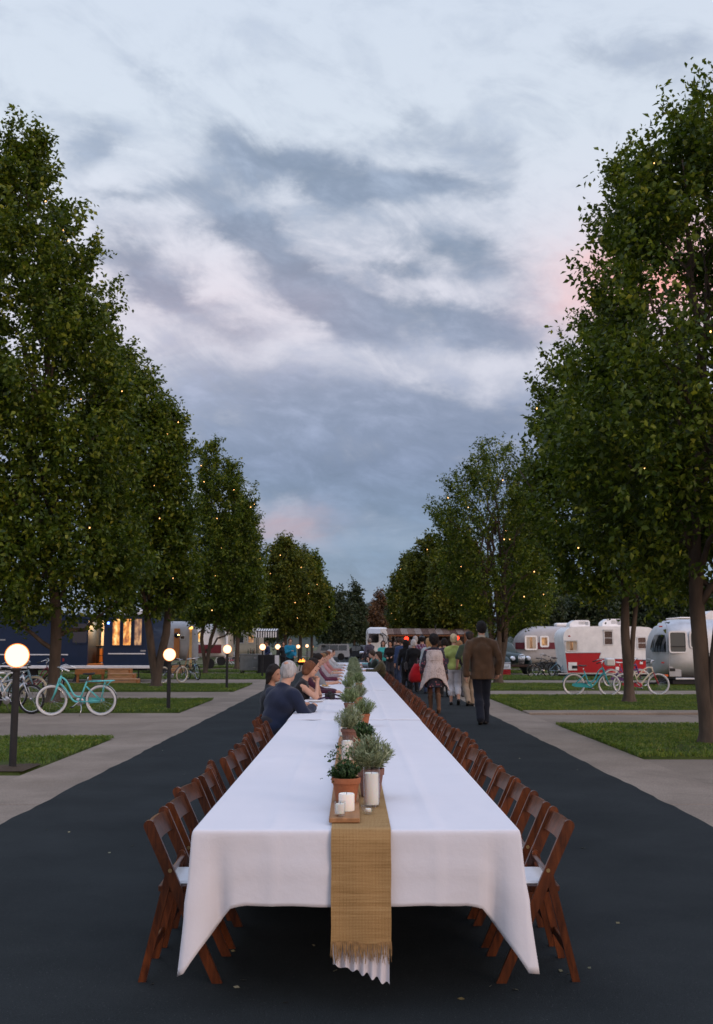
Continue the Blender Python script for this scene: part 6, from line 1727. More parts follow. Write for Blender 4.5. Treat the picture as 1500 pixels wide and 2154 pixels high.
# ------------------------------------------------------------------ bicycles
steel_b = material('bike_chrome', (.6, .6, .6), .2, 1.0)
black_b = material('bike_black', (.012, .012, .013), .45)
def bike(label, x, y, rz, frame, tyre=white_rub, z=0.0, style='cruiser', lean=4, rack=False, fend=True, saddle=None, steer=0.0, accent=None, fendm=None, group='parked bicycles', guard=True, rimm=None):
    t = thing('bicycle', label, 'bicycle', (x, y, z), rz, group)
    t.rotation_euler = (R(lean), 0, rz)
    acc = accent or frame
    Rw, hb = .335, .53
    def wheel(cx, rot, par):
        mb = MB(); tr_ = .026 if style != 'road' else .016
        ring_ = [((Rw - tr_) * math.cos(a), 0, (Rw - tr_) * math.sin(a)) for a in np.linspace(0, 2 * math.pi, 40, endpoint=False)]
        mb.tube(ring_, tr_, 8, closed=True)
        o = mb.build('wheel', tyre, par, True, (cx, 0, Rw))
        if rot: o.rotation_euler = (0, 0, rot)
        mb = MB(); rr = Rw - 2 * tr_ - .004; mb.tube([(rr * math.cos(a), 0, rr * math.sin(a)) for a in np.linspace(0, 2 * math.pi, 40, endpoint=False)], .011, 6, closed=True); mb.build('rim', rimm or steel_b, o, True)
        mb = MB(); mb.tube([(0, -.04, 0), (0, .04, 0)], .02, 8)
        mb.build('hub', steel_b, o, True)
        mb = MB()
        for k in range(18):
            a = k * math.pi / 9; s = .03 if k % 2 else -.03
            mb.tube([(.015 * math.cos(a + .9), s, .015 * math.sin(a + .9)), (rr * math.cos(a), 0, rr * math.sin(a))], .0016, 3, cap=False)
        struct(mb.build('spokes', steel_b, o), 'stuff')
        if tyre is white_rub:
            mb = MB(); r2 = Rw - .006; mb.tube([(r2 * math.cos(a), 0, r2 * math.sin(a)) for a in np.linspace(0, 2 * math.pi, 40, endpoint=False)], .014, 6, closed=True); mb.build('tread', rubber, o, True)
        return o
    wheel(-hb, 0, t); wheel(hb, steer, t)
    BB = Vector((-.06, 0, .30)); HT = Vector((.33, 0, .86)); HB = Vector((.37, 0, .70)); SC = Vector((-.22, 0, .74)); RA = Vector((-hb, 0, Rw)); FA = Vector((hb, 0, Rw))
    mb = MB()
    def curve(a, b, c, d, r, n=12):
        pts = []
        for k in range(n + 1):
            s = k / n; pts.append(a * (1 - s) ** 3 + b * 3 * s * (1 - s) ** 2 + c * 3 * s * s * (1 - s) + d * s ** 3)
        mb.tube(pts, r, 8)
    mb.tube([HT, HB], .024, 10)
    if style == 'cruiser':
        curve(HT - Vector((0, 0, .03)), Vector((.12, 0, .78)), Vector((.14, 0, .34)), Vector((-.10, 0, .42)), .019)
        curve(HB, Vector((.16, 0, .58)), Vector((.14, 0, .26)), BB, .021)
    elif style == 'arch':
        curve(HT - Vector((0, 0, .03)), Vector((.15, 0, .92)), Vector((-.05, 0, .62)), Vector((-.14, 0, .52)), .021)
        curve(HB, Vector((.2, 0, .62)), Vector((.05, 0, .36)), BB, .022)
    else:
        mb.tube([HT - Vector((0, 0, .04)), SC - Vector((0, 0, .06))], .019, 8); mb.tube([HB, BB], .022, 8)
    mb.tube([BB, SC], .018, 8)
    for s in (-.05, .05):
        mb.tube([BB + Vector((0, s * .5, 0)), RA + Vector((0, s, 0))], .012, 6)
        mb.tube([SC + Vector((.02, s * .4, -.1)), RA + Vector((0, s, 0))], .011, 6)
    mb.build('frame', frame, t, True)
    mb = MB()
    for s in (-.045, .045): mb.tube([HB + Vector((.01, s, -.02)), HB + Vector((.06, s, -.14)), FA + Vector((0, s, 0))], [.016, .014, .010], 6)
    if style == 'cruiser':
        for s in (-.04, .04): mb.tube([HT + Vector((.035, s, -.04)), FA + Vector((-.02, s, .02))], .008, 6)
    mb.tube([HB + Vector((.01, -.05, -.02)), HB + Vector((.01, .05, -.02))], .016, 6)
    mb.build('fork', acc if accent else frame, t, True)
    mb = MB(); g = MB()
    if style == 'road' or style == 'mtb':
        mb.tube([HT, HT + Vector((.03, 0, .09))], .014, 8); mb.tube([HT + Vector((-.03, -.3, .12)), HT + Vector((.03, -.1, .09)), HT + Vector((.03, .1, .09)), HT + Vector((-.03, .3, .12))], .012, 8)
        for s in (-1, 1): g.tube([HT + Vector((-.03, s * .3, .12)), HT + Vector((-.012, s * .2, .106))], .018, 8)
    else:
        mb.tube([HT, HT + Vector((-.02, 0, .12)), HT + Vector((.02, 0, .15))], .013, 8)
        for s in (-1, 1):
            mb.tube([HT + Vector((.02, 0, .15)), HT + Vector((.05, s * .12, .2)), HT + Vector((-.02, s * .28, .22)), HT + Vector((-.2, s * .3, .15))], .012, 8)
            g.tube([HT + Vector((-.12, s * .295, .18)), HT + Vector((-.24, s * .3, .137))], .018, 8)
    hbm = mb.build('handlebar', steel_b, t, True); g.build('grip', black_b if frame is not TURQ else white_rub, hbm, True)
    mb = MB(); mb.tube([SC, SC + Vector((-.035, 0, .12))], .012, 8); mb.build('seat_post', steel_b, t, True)
    mb = MB(); sx, sz_ = SC.x - .045, SC.z + .13
    mb.loft([[(sx - .14, -.10, sz_ + .02), (sx - .14, .10, sz_ + .02), (sx - .14, .09, sz_ + .075), (sx - .14, -.09, sz_ + .075)], [(sx - .05, -.11, sz_), (sx - .05, .11, sz_), (sx - .05, .10, sz_ + .06), (sx - .05, -.10, sz_ + .06)], [(sx + .05, -.05, sz_ + .01), (sx + .05, .05, sz_ + .01), (sx + .05, .04, sz_ + .055), (sx + .05, -.04, sz_ + .055)], [(sx + .15, -.025, sz_ + .02), (sx + .15, .025, sz_ + .02), (sx + .15, .02, sz_ + .055), (sx + .15, -.02, sz_ + .055)]])
    o = mb.build('saddle', saddle or black_b, t, True); sb = o.modifiers.new('sub', 'SUBSURF'); sb.levels = 1; sb.render_levels = 1
    mb = MB(); mb.tube([BB + Vector((0, -.06, 0)), BB + Vector((0, .06, 0))], .02, 8)
    for s in (-1, 1): mb.tube([BB + Vector((0, s * .06, 0)), BB + Vector((s * .13, s * .07, -s * .1))], .010, 6)
    mb.lathe([(.085, -.003), (.09, 0), (.085, .003)], 24, M4=Matrix.Translation(BB + Vector((0, -.045, 0))) @ Matrix.Rotation(R(90), 4, 'X'))
    cr = mb.build('crank', steel_b, t, 40)
    for s in (-1, 1): mb = MB(); mb.box(BB + Vector((s * .13, s * .12, -s * .1)), (.09, .08, .022), bev=.005); mb.build('pedal', black_b, cr)
    if guard:
        mb = MB(); pts = [(-.60, -.05, .32), (-.58, -.05, .375), (-.1, -.05, .40), (.0, -.05, .37), (.03, -.05, .30), (-.02, -.05, .25), (-.5, -.05, .28)]
        mb.add([(a, b - .006, c_) for a, b, c_ in pts] + [(a, b + .006, c_) for a, b, c_ in pts], [tuple(range(7)), tuple(range(13, 6, -1))] + [(k, k + 7, (k + 1) % 7 + 7, (k + 1) % 7) for k in range(7)]); mb.build('chain_guard', acc, t)
    if fend:
        for (cx, a0, a1) in ((-hb, 5, 165), (hb, 55, 170)):
            rr = []
            for k in range(16):
                a = R(a0 + (a1 - a0) * k / 15); rf = Rw + .022
                rr.append([(cx + rf * math.cos(a) * (1 if q == 0 else .99), .032 * q, Rw + rf * math.sin(a) * (1 if q == 0 else .985)) for q in (-1, -.4, .4, 1)])
            mb = MB(); mb.loft(rr, cap=False, closed=False); mb.build('fender', fendm or frame, t, True)
    if rack:
        mb = MB(); z_ = .745
        for s in (-.065, -.02, .02, .065): mb.tube([(-.26, s, z_), (-.78, s, z_ + .015)], .008, 6)
        for xx in (-.3, -.5, -.76): mb.tube([(xx, -.07, z_), (xx, .07, z_)], .008, 6)
        mb.tube([(-.78, -.065, z_ + .015), (-.82, 0, z_ + .016), (-.78, .065, z_ + .015)], .008, 6)
        for s in (-.07, .07): mb.tube([(-.62, s, z_), RA + Vector((0, s, 0))], .008, 6); mb.tube([(-.74, s, z_), (-.60, s, .6)], .007, 6)
        mb.build('rear_rack', frame, t, True)
    mb = MB(); mb.tube([BB + Vector((-.05, .03, -.01)), BB + Vector((-.07, .10, -.16)), (BB.x - .04, .17, .0 - .02 * 1)], .009, 6); mb.build('kickstand', steel_b, t, True)
    return t
TURQ = material('turquoise_enamel', (.105, .50, .50), .3, coat=.5, var=.06)
TEAL = material('teal_enamel', (.03, .36, .40), .3, coat=.5, var=.06)
REDB = material('red_bike_enamel', (.34, .018, .03), .3, coat=.5, var=.06)
CREAMB = material('cream_bike_enamel', (.62, .55, .40), .3, coat=.4, var=.06)
PURP = material('purple_bike_enamel', (.10, .03, .16), .3, coat=.4)
SILV = material('silver_bike_paint', (.45, .47, .5), .3, .5)
BLK = material('black_bike_paint', (.02, .022, .024), .35, coat=.3)
PINK = material('pink_bike_enamel', (.55, .10, .14), .35)
LBL = material('pale_blue_bike_enamel', (.25, .42, .52), .3)
whitepl = material('white_plastic', (.66, .66, .64), .4)
aqua_rub = material('aqua_white_rubber', (.50, .66, .65), .5, var=.05)
fw = at(112, 1506); rw = at(211, 1505)
bike('turquoise step-through cruiser bicycle with rear rack on the left driveway', (fw.x + rw.x) / 2, fw.y + .02, math.pi + R(2), TURQ, tyre=white_rub, lean=-5, rack=True, fendm=material('chrome_fender', (.62, .60, .55), .25, .9), steer=R(12))
p = at(1216, 1464); q = at(1284, 1466)
tb_ = bike('teal cruiser bicycle with white tyres and white basket on the right', (p.x + q.x) / 2, p.y, R(-2), TEAL, style='cruiser', lean=4, steer=R(-8))
mb = MB(); mb.box((.55, 0, 1.02), (.26, .34, .22), bev=.03); mb.build('basket', whitepl, tb_)
p = at(1318, 1462); q = at(1382, 1463)
bike('red and cream cruiser bicycle half hidden by the two-stemmed trunk', (p.x + q.x) / 2, p.y - .1, R(-1), CREAMB, style='arch', accent=REDB, lean=4, fend=False, steer=R(-14))
p = at(1296, 1447); q = at(1340, 1447)
bike('purple bicycle standing behind the red and cream one', (p.x + q.x) / 2, p.y, R(4), PURP, tyre=white_rub, style='cruiser', lean=4, saddle=white_rub)
# dark bicycles by the maroon banded trailer
for k, (a, b, py, lab, fr, st_, an) in enumerate(((1128, 1160, 1425, 'black bicycle leftmost in front of the maroon banded trailer', BLK, 'mtb', 8), (1136, 1172, 1422, 'dark bicycle with brown saddle in front of the maroon banded trailer', BLK, 'arch', -4), (1163, 1195, 1425, 'pale blue bicycle by the red trailer corner', LBL, 'cruiser', 3))):
    p = at(a, py); q = at(b, py)
    bike(lab, (p.x + q.x) / 2, p.y, R(an) + (math.pi if k == 1 else 0), fr, tyre=rubber, style=st_, lean=4, fend=False, guard=False, saddle=material('brown_saddle', (.06, .025, .02), .5) if k == 1 else None)
# left group behind the near lamp
p = at(70, 1502)
bike('silver mountain bicycle with black tyres beside the turquoise one', p.x - .55, p.y + .1, R(-14), SILV, tyre=rubber, style='mtb', lean=5, fend=False, guard=False, saddle=whitepl)
p = at(20, 1488)
bike('white and red bicycle at the left edge behind the near lamp', p.x - .2, p.y, R(-30), white_p, tyre=rubber, style='arch', accent=red_p, lean=-4, fend=False, guard=True)
p = at(30, 1474)
bike('pale blue bicycle farther back at the left edge', p.x, p.y, R(12), LBL, tyre=CREAMB, style='cruiser', lean=4)
p = at(88, 1462)
bike('dark red bicycle behind the left tree trunk', p.x - .2, p.y, R(6), maroon, tyre=rubber, style='cruiser', lean=4)
p = at(362, 1437)
bike('grey bicycle behind the second globe lamp', p.x, p.y, R(55), BLK, tyre=CREAMB, style='mtb', lean=5, fend=False, guard=False)
p = at(406, 1430)
bike('black bicycle with pale blue fork left of the slender pear trunk', p.x, p.y, R(-58), BLK, tyre=rubber, style='mtb', accent=LBL, lean=5, fend=False, guard=False, saddle=whitepl)
p = at(463, 1398); q = at(490, 1398)
bike('pink bicycle with white tyres far behind the third globe lamp', (p.x + q.x) / 2, p.y, math.pi, PINK, style='cruiser', lean=4)
p = at(497, 1397)
bike('second pink bicycle far away, left of the grey cart', p.x, p.y + 3, R(160), PINK, style='arch', lean=4)
# ------------------------------------------------------------------ people: smooth bodies grown from limb capsules
def sdf_prims(P, prims, k):
    d = np.full(len(P), 9.0, np.float32)
    for pr in prims:
        if pr[0] == 'c':
            a, b, ra, rb = pr[1:5]; kk = pr[5] if len(pr) > 5 else k
            a = np.array(a, np.float32); b = np.array(b, np.float32); ab = b - a
            t = np.clip(((P - a) @ ab) / max(1e-9, float(ab @ ab)), 0, 1)
            q = np.linalg.norm(P - (a + t[:, None] * ab), axis=1) - (ra + (rb - ra) * t)
        else:
            c, r = np.array(pr[1], np.float32), np.array(pr[2], np.float32); kk = pr[3] if len(pr) > 3 else k
            rot = pr[4] if len(pr) > 4 else None
            L_ = P - c
            if rot is not None: L_ = L_ @ np.array(rot, np.float32)
            q0 = np.linalg.norm(L_ / r, axis=1); q1 = np.linalg.norm(L_ / (r * r), axis=1)
            q = q0 * (q0 - 1) / np.maximum(q1, 1e-6)
        h = np.clip(.5 + .5 * (d - q) / kk, 0, 1)
        d = d + (q - d) * h - kk * h * (1 - h)
    return d
def surf_nets(prims, vox, k=.03, cuts=(), wrinkle=0.0, seed=0, wf=9.0):
    lo = np.full(3, 9.0); hi = np.full(3, -9.0)
    for pr in prims:
        if pr[0] == 'c':
            for p, r in ((pr[1], pr[3]), (pr[2], pr[4])): lo = np.minimum(lo, np.array(p) - r); hi = np.maximum(hi, np.array(p) + r)
        else: m = max(pr[2]); lo = np.minimum(lo, np.array(pr[1]) - m); hi = np.maximum(hi, np.array(pr[1]) + m)
    lo -= vox * 3 + .02; hi += vox * 3 + .02
    n = np.ceil((hi - lo) / vox).astype(int) + 1
    gx, gy, gz = [lo[i] + vox * np.arange(n[i]) for i in range(3)]
    G = np.stack(np.meshgrid(gx, gy, gz, indexing='ij'), -1).reshape(-1, 3).astype(np.float32)
    d = sdf_prims(G, prims, k)
    near = np.abs(d) < .08
    if wrinkle: d[near] += (vnoise(G[near] * wf + seed * 3.3) - .5) * 2 * wrinkle + (vnoise(G[near] * np.array([wf * 2.4, wf * 2.4, wf * .9]) + seed) - .5) * wrinkle
    for f in cuts: d = np.maximum(d, f(G))
    D = d.reshape(n)
    S = D < 0
    acc = np.zeros((n[0] - 1, n[1] - 1, n[2] - 1, 3)); cnt = np.zeros(acc.shape[:3])
    idx = np.indices(acc.shape[:3]).transpose(1, 2, 3, 0).astype(float)
    cor = [(i, j, l) for i in (0, 1) for j in (0, 1) for l in (0, 1)]
    def sl(A, o): return A[o[0]:A.shape[0] - 1 + o[0], o[1]:A.shape[1] - 1 + o[1], o[2]:A.shape[2] - 1 + o[2]]
    for a in cor:
        for ax in range(3):
            if a[ax] == 1: continue
            b = list(a); b[ax] = 1; b = tuple(b)
            va, vb = sl(D, a), sl(D, b); cr = (va < 0) != (vb < 0)
            t = np.where(cr, va / np.where(cr, va - vb, 1), 0)
            for q in range(3): acc[..., q] += np.where(cr, a[q] + (t if q == ax else 0), 0)
            cnt += cr
    act = cnt > 0
    vid = -np.ones(act.shape, int); vid[act] = np.arange(act.sum())
    V = (idx[act] + acc[act] / cnt[act][:, None]) * vox + lo
    Fs = []
    for ax in range(3):
        o1, o2 = [(1, 2), (2, 0), (0, 1)][ax]
        A = np.moveaxis(S, [ax, o1, o2], [0, 1, 2]); W = np.moveaxis(vid, [ax, o1, o2], [0, 1, 2])
        e = A[:-1, 1:-1, 1:-1] != A[1:, 1:-1, 1:-1]; inside = A[:-1, 1:-1, 1:-1]
        i, j, l = np.nonzero(e)
        q = np.stack([W[i, j, l], W[i, j + 1, l], W[i, j + 1, l + 1], W[i, j, l + 1]], 1)
        fl = ~inside[i, j, l]; q[fl] = q[fl][:, ::-1]
        Fs.append(q)
    F = np.concatenate(Fs); F = F[(F >= 0).all(1)]
    return V, F
def ik(a, c, l1, l2, pole):
    a, c, pole = Vector(a), Vector(c), Vector(pole)
    d = c - a; L_ = min(d.length, (l1 + l2) * .999); u_ = d.normalized()
    x = (l1 * l1 - l2 * l2 + L_ * L_) / (2 * L_); h = math.sqrt(max(0, l1 * l1 - x * x))
    p = pole - u_ * pole.dot(u_)
    p = p.normalized() if p.length > 1e-6 else Vector((0, 1, 0))
    return a + u_ * x + p * h, a + u_ * L_
_skins = {}
def skin(c, key):
    if key not in _skins: _skins[key] = material('skin_' + key, c, .55, var=.08, scale=14, spec=.35)
    return _skins[key]
FAIR, TAN, DEEP = ((.50, .29, .205), 'fair'), ((.38, .20, .13), 'tan'), ((.11, .055, .035), 'deep')
_cl = {}
def cloth(c, rough=.85, key=None, bs=90.0):
    k_ = (c, rough)
    if k_ not in _cl: _cl[k_] = material('fabric', c, rough, var=.16, scale=9, bump=.18, bscale=bs, spec=.2, sheen=.15)
    return _cl[k_]
_hair = {}
def hair_m(c):
    if c not in _hair: _hair[c] = material('hair', c, .5, var=.45, scale=10, bump=.5, bscale=24, stretch=(4, 4, .5), spec=.4)
    return _hair[c]
eye_m = material('eye_dark', (.02, .014, .01), .2); lip_m = material('lips', (.30, .09, .08), .5); shoe_b = material('black_shoe', (.012, .011, .011), .45)
def person(label, loc, rz, H=1.70, skin_=FAIR, build=1.0, fem=False, pelvis=None, lean=0.0, turn=0.0, ankles=None, wrists=None, head=(0, 0), top=None, bottom=None, hair=None, shoes=None, vox=.02, face=True, coat=None, extra=None, group=None, name='person', sit=False, bend_side=0.0):
    """z up, faces +y. pelvis/ankles/wrists in metres for a 1.75 m figure, scaled to H"""
    s = H / 1.75
    t = thing(name, label, 'person', loc, rz, group)
    V3 = lambda *a: Vector(a)
    pel = Vector(pelvis or (0, 0, .94))
    rl = Matrix.Rotation(R(-lean), 3, 'X') @ Matrix.Rotation(R(bend_side), 3, 'Y'); tw = Matrix.Rotation(R(turn), 3, 'Z')
    up = lambda x, y, z: pel + rl @ (tw @ Vector((x, y, z)))
    sw = .175 if fem else .20
    belly, chest = up(0, .01, .17), up(0, .0, .36)
    neck0 = up(0, -.01, .52); sh = [up(-sw, 0, .44), up(sw, 0, .44)]
    hr = Matrix.Rotation(R(head[0]), 3, 'Z') @ Matrix.Rotation(R(-head[1]), 3, 'X')
    neck1 = neck0 + rl @ Vector((0, .015, .075)); hc = neck1 + hr @ Vector((0, .025, .115))
    hp = [pel + Vector((-.085, 0, -.03)), pel + Vector((.085, 0, -.03))]
    ank = [Vector(a) for a in (ankles or ((-.10, 0, .085), (.10, 0, .085)))]
    wr = [Vector(w_) for w_ in (wrists or ((-.27, .04, .84), (.27, .04, .84)))]
    kn = []; el = []
    for i in (0, 1):
        k_, a2 = ik(hp[i], ank[i], .43, .43, (.0 if not sit else (-.12, .12)[i], 1, .25)); kn.append(k_); ank[i] = a2
        e_, w2 = ik(sh[i], wr[i], .285, .26, ((-.55, .55)[i], -.75, -.35)); el.append(e_); wr[i] = w2
    b = build; cg = .93 if fem else 1.0
    torso = [('c', pel + Vector((-.05, 0, -.01)), pel + Vector((.05, 0, -.01)), .115 * b, .115 * b), ('c', pel, belly, .115 * b, .112 * b * (.92 if fem else 1)), ('c', belly, chest, .112 * b * (.9 if fem else 1), .122 * b * cg),
             ('c', up(-.075, 0, .33), up(.075, 0, .33), .105 * b, .105 * b), ('c', sh[0] * .8 + chest * .2, sh[1] * .8 + chest * .2, .068 * b, .068 * b), ('c', chest, neck0, .10, .055), ('c', neck0 + Vector((0, -.01, .015)), sh[0] * .7 + neck0 * .3, .042, .05), ('c', neck0 + Vector((0, -.01, .015)), sh[1] * .7 + neck0 * .3, .042, .05)]
    if fem: torso += [('e', tuple(up(-.075, .09, .32)), (.065, .06, .065)), ('e', tuple(up(.075, .09, .32)), (.065, .06, .065))]
    elif b > 1.05: torso += [('e', tuple(up(0, .06, .13)), (.15 * b, .11 * b, .15))]
    arms = []; hands = []
    for i in (0, 1):
        arms.append([('c', sh[i], el[i], .056 * b * cg, .043 * cg), ('c', el[i], wr[i], .042 * cg, .029 * cg)])
        dirw = (wr[i] - el[i]).normalized(); hands.append((wr[i], dirw))
    legs = []
    for i in (0, 1):
        legs.append([('c', hp[i], kn[i], .088 * b, .056), ('c', kn[i], kn[i] * .62 + ank[i] * .38 + Vector((0, -.012, 0)), .054, .054), ('c', kn[i] * .62 + ank[i] * .38 + Vector((0, -.012, 0)), ank[i], .054, .036)])
    feet = []
    for i in (0, 1):
        fd = (Vector((0, 1, 0)) if True else 0); pt = 0
        if ank[i].z > .12: fd = Vector((0, .75, -.65)).normalized()
        feet.append([('c', ank[i] + fd * -.03 + Vector((0, 0, -.045)), ank[i] + fd * .15 + Vector((0, 0, -.055)), .036, .028)])
    hm = lambda x, y, z: tuple(hc + hr @ Vector((x, y, z)))
    hrot = [[hr[r_][c_] for c_ in range(3)] for r_ in range(3)]
    headp = [('c', neck0, neck1 + Vector((0, 0, .05)), .055 * (.9 if fem else 1.05), .050 * (.9 if fem else 1.05), .02), ('e', hm(0, -.012, .03), (.075, .095, .09), .02, hrot), ('e', hm(0, .02, -.045), (.058, .068, .068), .025, hrot), ('e', hm(0, .06, -.085), (.026, .022, .02), .02, hrot),
             ('c', hm(0, .086, .0), hm(0, .104, -.032), .009, .014, .012), ('e', hm(-.077, -.008, -.012), (.012, .022, .034), .006, hrot), ('e', hm(.077, -.008, -.012), (.012, .022, .034), .006, hrot), ('c', hm(-.035, .076, .016), hm(.035, .076, .016), .012, .012, .02)]
    sc = lambda prims: [(p[0], tuple(Vector(p[1]) * s), tuple(Vector(p[2]) * s), p[3] * s, p[4] * s, *p[5:]) if p[0] == 'c' else (p[0], tuple(Vector(p[1]) * s), tuple(Vector(p[2]) * s), *p[3:]) for p in prims]
    inf = lambda prims, d: [(p[0], p[1], p[2], p[3] + d, p[4] + d, *p[5:]) if p[0] == 'c' else (p[0], p[1], tuple(x + d for x in p[2]), *p[3:]) for p in prims]
    # one continuous body
    palms = []
    for (w_, d_) in hands: palms.append(('c', w_, w_ + d_ * .075, .026, .033, .015))
    allp = torso + arms[0] + arms[1] + legs[0] + legs[1] + feet[0] + feet[1] + headp + palms
    V, F = surf_nets(sc(allp), vox, .03)
    # five bent fingers per hand, rooted in the palm, in the same mesh
    fb = MB()
    for i, (w_, d_) in enumerate(hands):
        sgn = (-1, 1)[i]
        side = d_.cross(Vector((0, 0, 1))); side = side.normalized() if side.length > .3 else Vector((0, 1, 0))
        palmn = side.cross(d_).normalized()
        curl = -palmn if d_.z < -.5 else -Vector((0, 0, 1))
        if d_.z < -.5: curl = Vector((-sgn * .8, .3, 0))
        for f_ in range(4):
            o = w_ + d_ * .085 + side * ((f_ - 1.5) * .017); ln = (.070, .078, .073, .058)[f_]
            p1 = o + d_ * ln * .45 + curl * .004; p2 = p1 + (d_ * .75 + curl * .6).normalized() * ln * .33; p3 = p2 + (d_ * .45 + curl * .9).normalized() * ln * .26
            fb.tube([tuple(q * s) for q in (o - d_ * .02, p1, p2, p3)], [.0095 * s, .009 * s, .0085 * s, .006 * s], 6)
        o = w_ + d_ * .025 + side * (.022 * (1 if d_.z < -.5 else -sgn)); q = side * (1 if d_.z < -.5 else -sgn)
        p1 = o + (d_ * .6 + q * .7).normalized() * .045; p2 = p1 + (d_ * .9 + q * .25 + curl * .2).normalized() * .03
        fb.tube([tuple(x * s) for x in (o, p1, p2)], [.012 * s, .0105 * s, .007 * s], 6)
    me = bpy.data.meshes.new('body')
    nV = len(V)
    me.from_pydata([tuple(v) for v in V] + fb.v, [], [tuple(f) for f in F] + [tuple(i + nV for i in f) for f in fb.f])
    me.materials.append(skin(*skin_)); fix_smooth(me); me.update(); body = link('body', me, t)
    if face:
        for e_ in (-1, 1):
            mb = MB(); mb.sphere(tuple(Vector(hm(e_ * .031, .079, .004)) * s), .0115 * s, 8, 6, (1.15, .7, .75)); mb.build('eye', eye_m, body, True)
        mb = MB(); mb.sphere(tuple(Vector(hm(0, .082, -.058)) * s), .02 * s, 10, 6, (1.1, .5, .32)); mb.build('mouth', lip_m, body, True)
    def garment(nm, prims, m, cuts=(), infl=.016, wr_=.006, vx=None, k=.035):
        V, F = surf_nets(sc(inf(prims, infl)), vx or vox, k, cuts, wr_, seed=len(label) % 7)
        link(nm, np_mesh(nm, V, F, m, True), t)
    def zcut(z, above=True): return (lambda G: (z * s - G[:, 2])) if above else (lambda G: (G[:, 2] - z * s))
    nk = neck0 + (neck1 - neck0) * .35; nd_ = (neck1 - neck0).normalized()
    neckcut = lambda G: ((G - np.array(nk * s)) @ np.array(nd_))
    if top:
        pr = list(torso)
        sl_ = top.get('sleeve', 1.0)
        for i in (0, 1):
            if sl_ > .6: pr += [('c', sh[i], el[i], .056 * b * cg, .045 * cg), ('c', el[i], el[i] + (wr[i] - el[i]) * (sl_ * 2 - 1), .045 * cg, .036 * cg)]
            elif sl_ > 0: pr += [('c', sh[i], sh[i] + (el[i] - sh[i]) * sl_ * 2, .056 * b * cg, .052 * cg)]
        hem = top.get('hem', -.08)
        if top.get('boxy'): bx_ = top['boxy']; pr += [('c', pel + Vector((e_ * (.06 + bx_), 0, hem)), up(e_ * (.06 + bx_), 0, .30), .115 * b, .10 * b) for e_ in (-1, 1)]
        if not sit and hem < -.1: pr += [('c', pel + Vector((-.07, 0, hem + .03)), pel + Vector((.07, 0, hem + .03)), .115 * b + top.get('flare', 0), .115 * b + top.get('flare', 0)), ('c', pel, pel + Vector((0, 0, hem)), .12 * b, .12 * b)]
        cuts = [neckcut]
        cuts.append(zcut(pel.z + hem) if not sit else (lambda G, p=np.array((pel + rl @ Vector((0, 0, -.06))) * s), u_=np.array(rl @ Vector((0, 0, 1))): -((G - p) @ u_)))
        garment(top.get('name', 'shirt'), pr, top['m'], cuts, top.get('infl', .016), top.get('wr', .006), k=top.get('k', .03))
        if top.get('collar'):
            V, F = surf_nets(sc([('c', neck0 + Vector((0, -.0, .015)), neck1 - Vector((0, 0, .005)), .070, .064)]), vox * .7, .02, [lambda G, q=np.array((neck1 - Vector((0, .0, .015))) * s): G[:, 2] - q[2] + .35 * (G[:, 1] - q[1])]); link('collar', np_mesh('collar', V, F, top['collar'], True), t)
    if bottom:
        kd = bottom.get('kind', 'pants'); lng = bottom.get('len', 1.0)
        pr = [torso[0], ('c', pel, pel + Vector((0, 0, .06)), .115 * b, .11 * b)]
        if kd == 'pants':
            for i in (0, 1):
                pr.append(('c', hp[i], kn[i], .090 * b, .066))
                if lng > .55:
                    e_ = kn[i] + (ank[i] - kn[i]) * ((lng - .5) * 2) + Vector((0, 0, -.02 if lng > .95 else 0)); pr.append(('c', kn[i], kn[i] * .6 + ank[i] * .4 + Vector((0, -.012, 0)), .066, .062)); pr.append(('c', kn[i] * .6 + ank[i] * .4 + Vector((0, -.012, 0)), e_, .062, bottom.get('cuff', .055)))
                else: pr[-1] = ('c', hp[i], hp[i] + (kn[i] - hp[i]) * min(1, lng * 2), .090 * b, .07)
            garment('trousers', pr, bottom['m'], (), .013, .006)
        else:
            z1 = pel.z - bottom.get('drop', .42); fl = bottom.get('flare', .05)
            pr += [('c', pel, Vector((pel.x, pel.y, z1 - .03)), .125 * b, .125 * b + fl), ('c', pel + Vector((-.06, 0, -.02)), Vector((pel.x - .07, pel.y, z1 - .03)), .11 * b, .11 * b + fl), ('c', pel + Vector((.06, 0, -.02)), Vector((pel.x + .07, pel.y, z1 - .03)), .11 * b, .11 * b + fl)]
            garment('skirt', pr, bottom['m'], [zcut(z1)], .014, .010)
    for i in (0, 1):
        sp = shoes or {}
        pr = [(p[0], p[1], p[2], p[3] + .010, p[4] + .010) for p in feet[i]] + ([('c', ank[i] + Vector((0, 0, sp.get('shaft', 0))), ank[i] + Vector((0, -.01, -.03)), .052, .044)] if sp.get('shaft') else [])
        V, F = surf_nets(sc(pr), vox * .75, .02, [lambda G: -G[:, 2]] if ank[i].z < .12 else []); link('shoe', np_mesh('shoe', V, F, sp.get('m', shoe_b), True), t)
    if hair:
        m = hair_m(hair['c']); st_ = hair.get('style', 'short'); vol = hair.get('vol', .012)
        pr = [('e', hm(0, -.018, .04), (.078 + vol, .094 + vol, .088 + vol), .02, hrot), ('e', hm(0, -.05, -.01), (.070 + vol, .062 + vol, .075 + vol), .03, hrot)]
        if st_ == 'long':
            L_ = hair.get('len', .25)
            for e_ in (-1, 0, 1): pr.append(('c', hm(e_ * .055, -.05, .0), tuple(Vector(hm(e_ * .062, -.075, -.05)) + Vector((0, 0, -L_))), .05, .036, .04))
            for e_ in (-1, 1): pr.append(('c', hm(e_ * .078, .0, .02), tuple(Vector(hm(e_ * .085, -.01, -.09)) + Vector((0, 0, -L_ * .45))), .022, .022, .03))
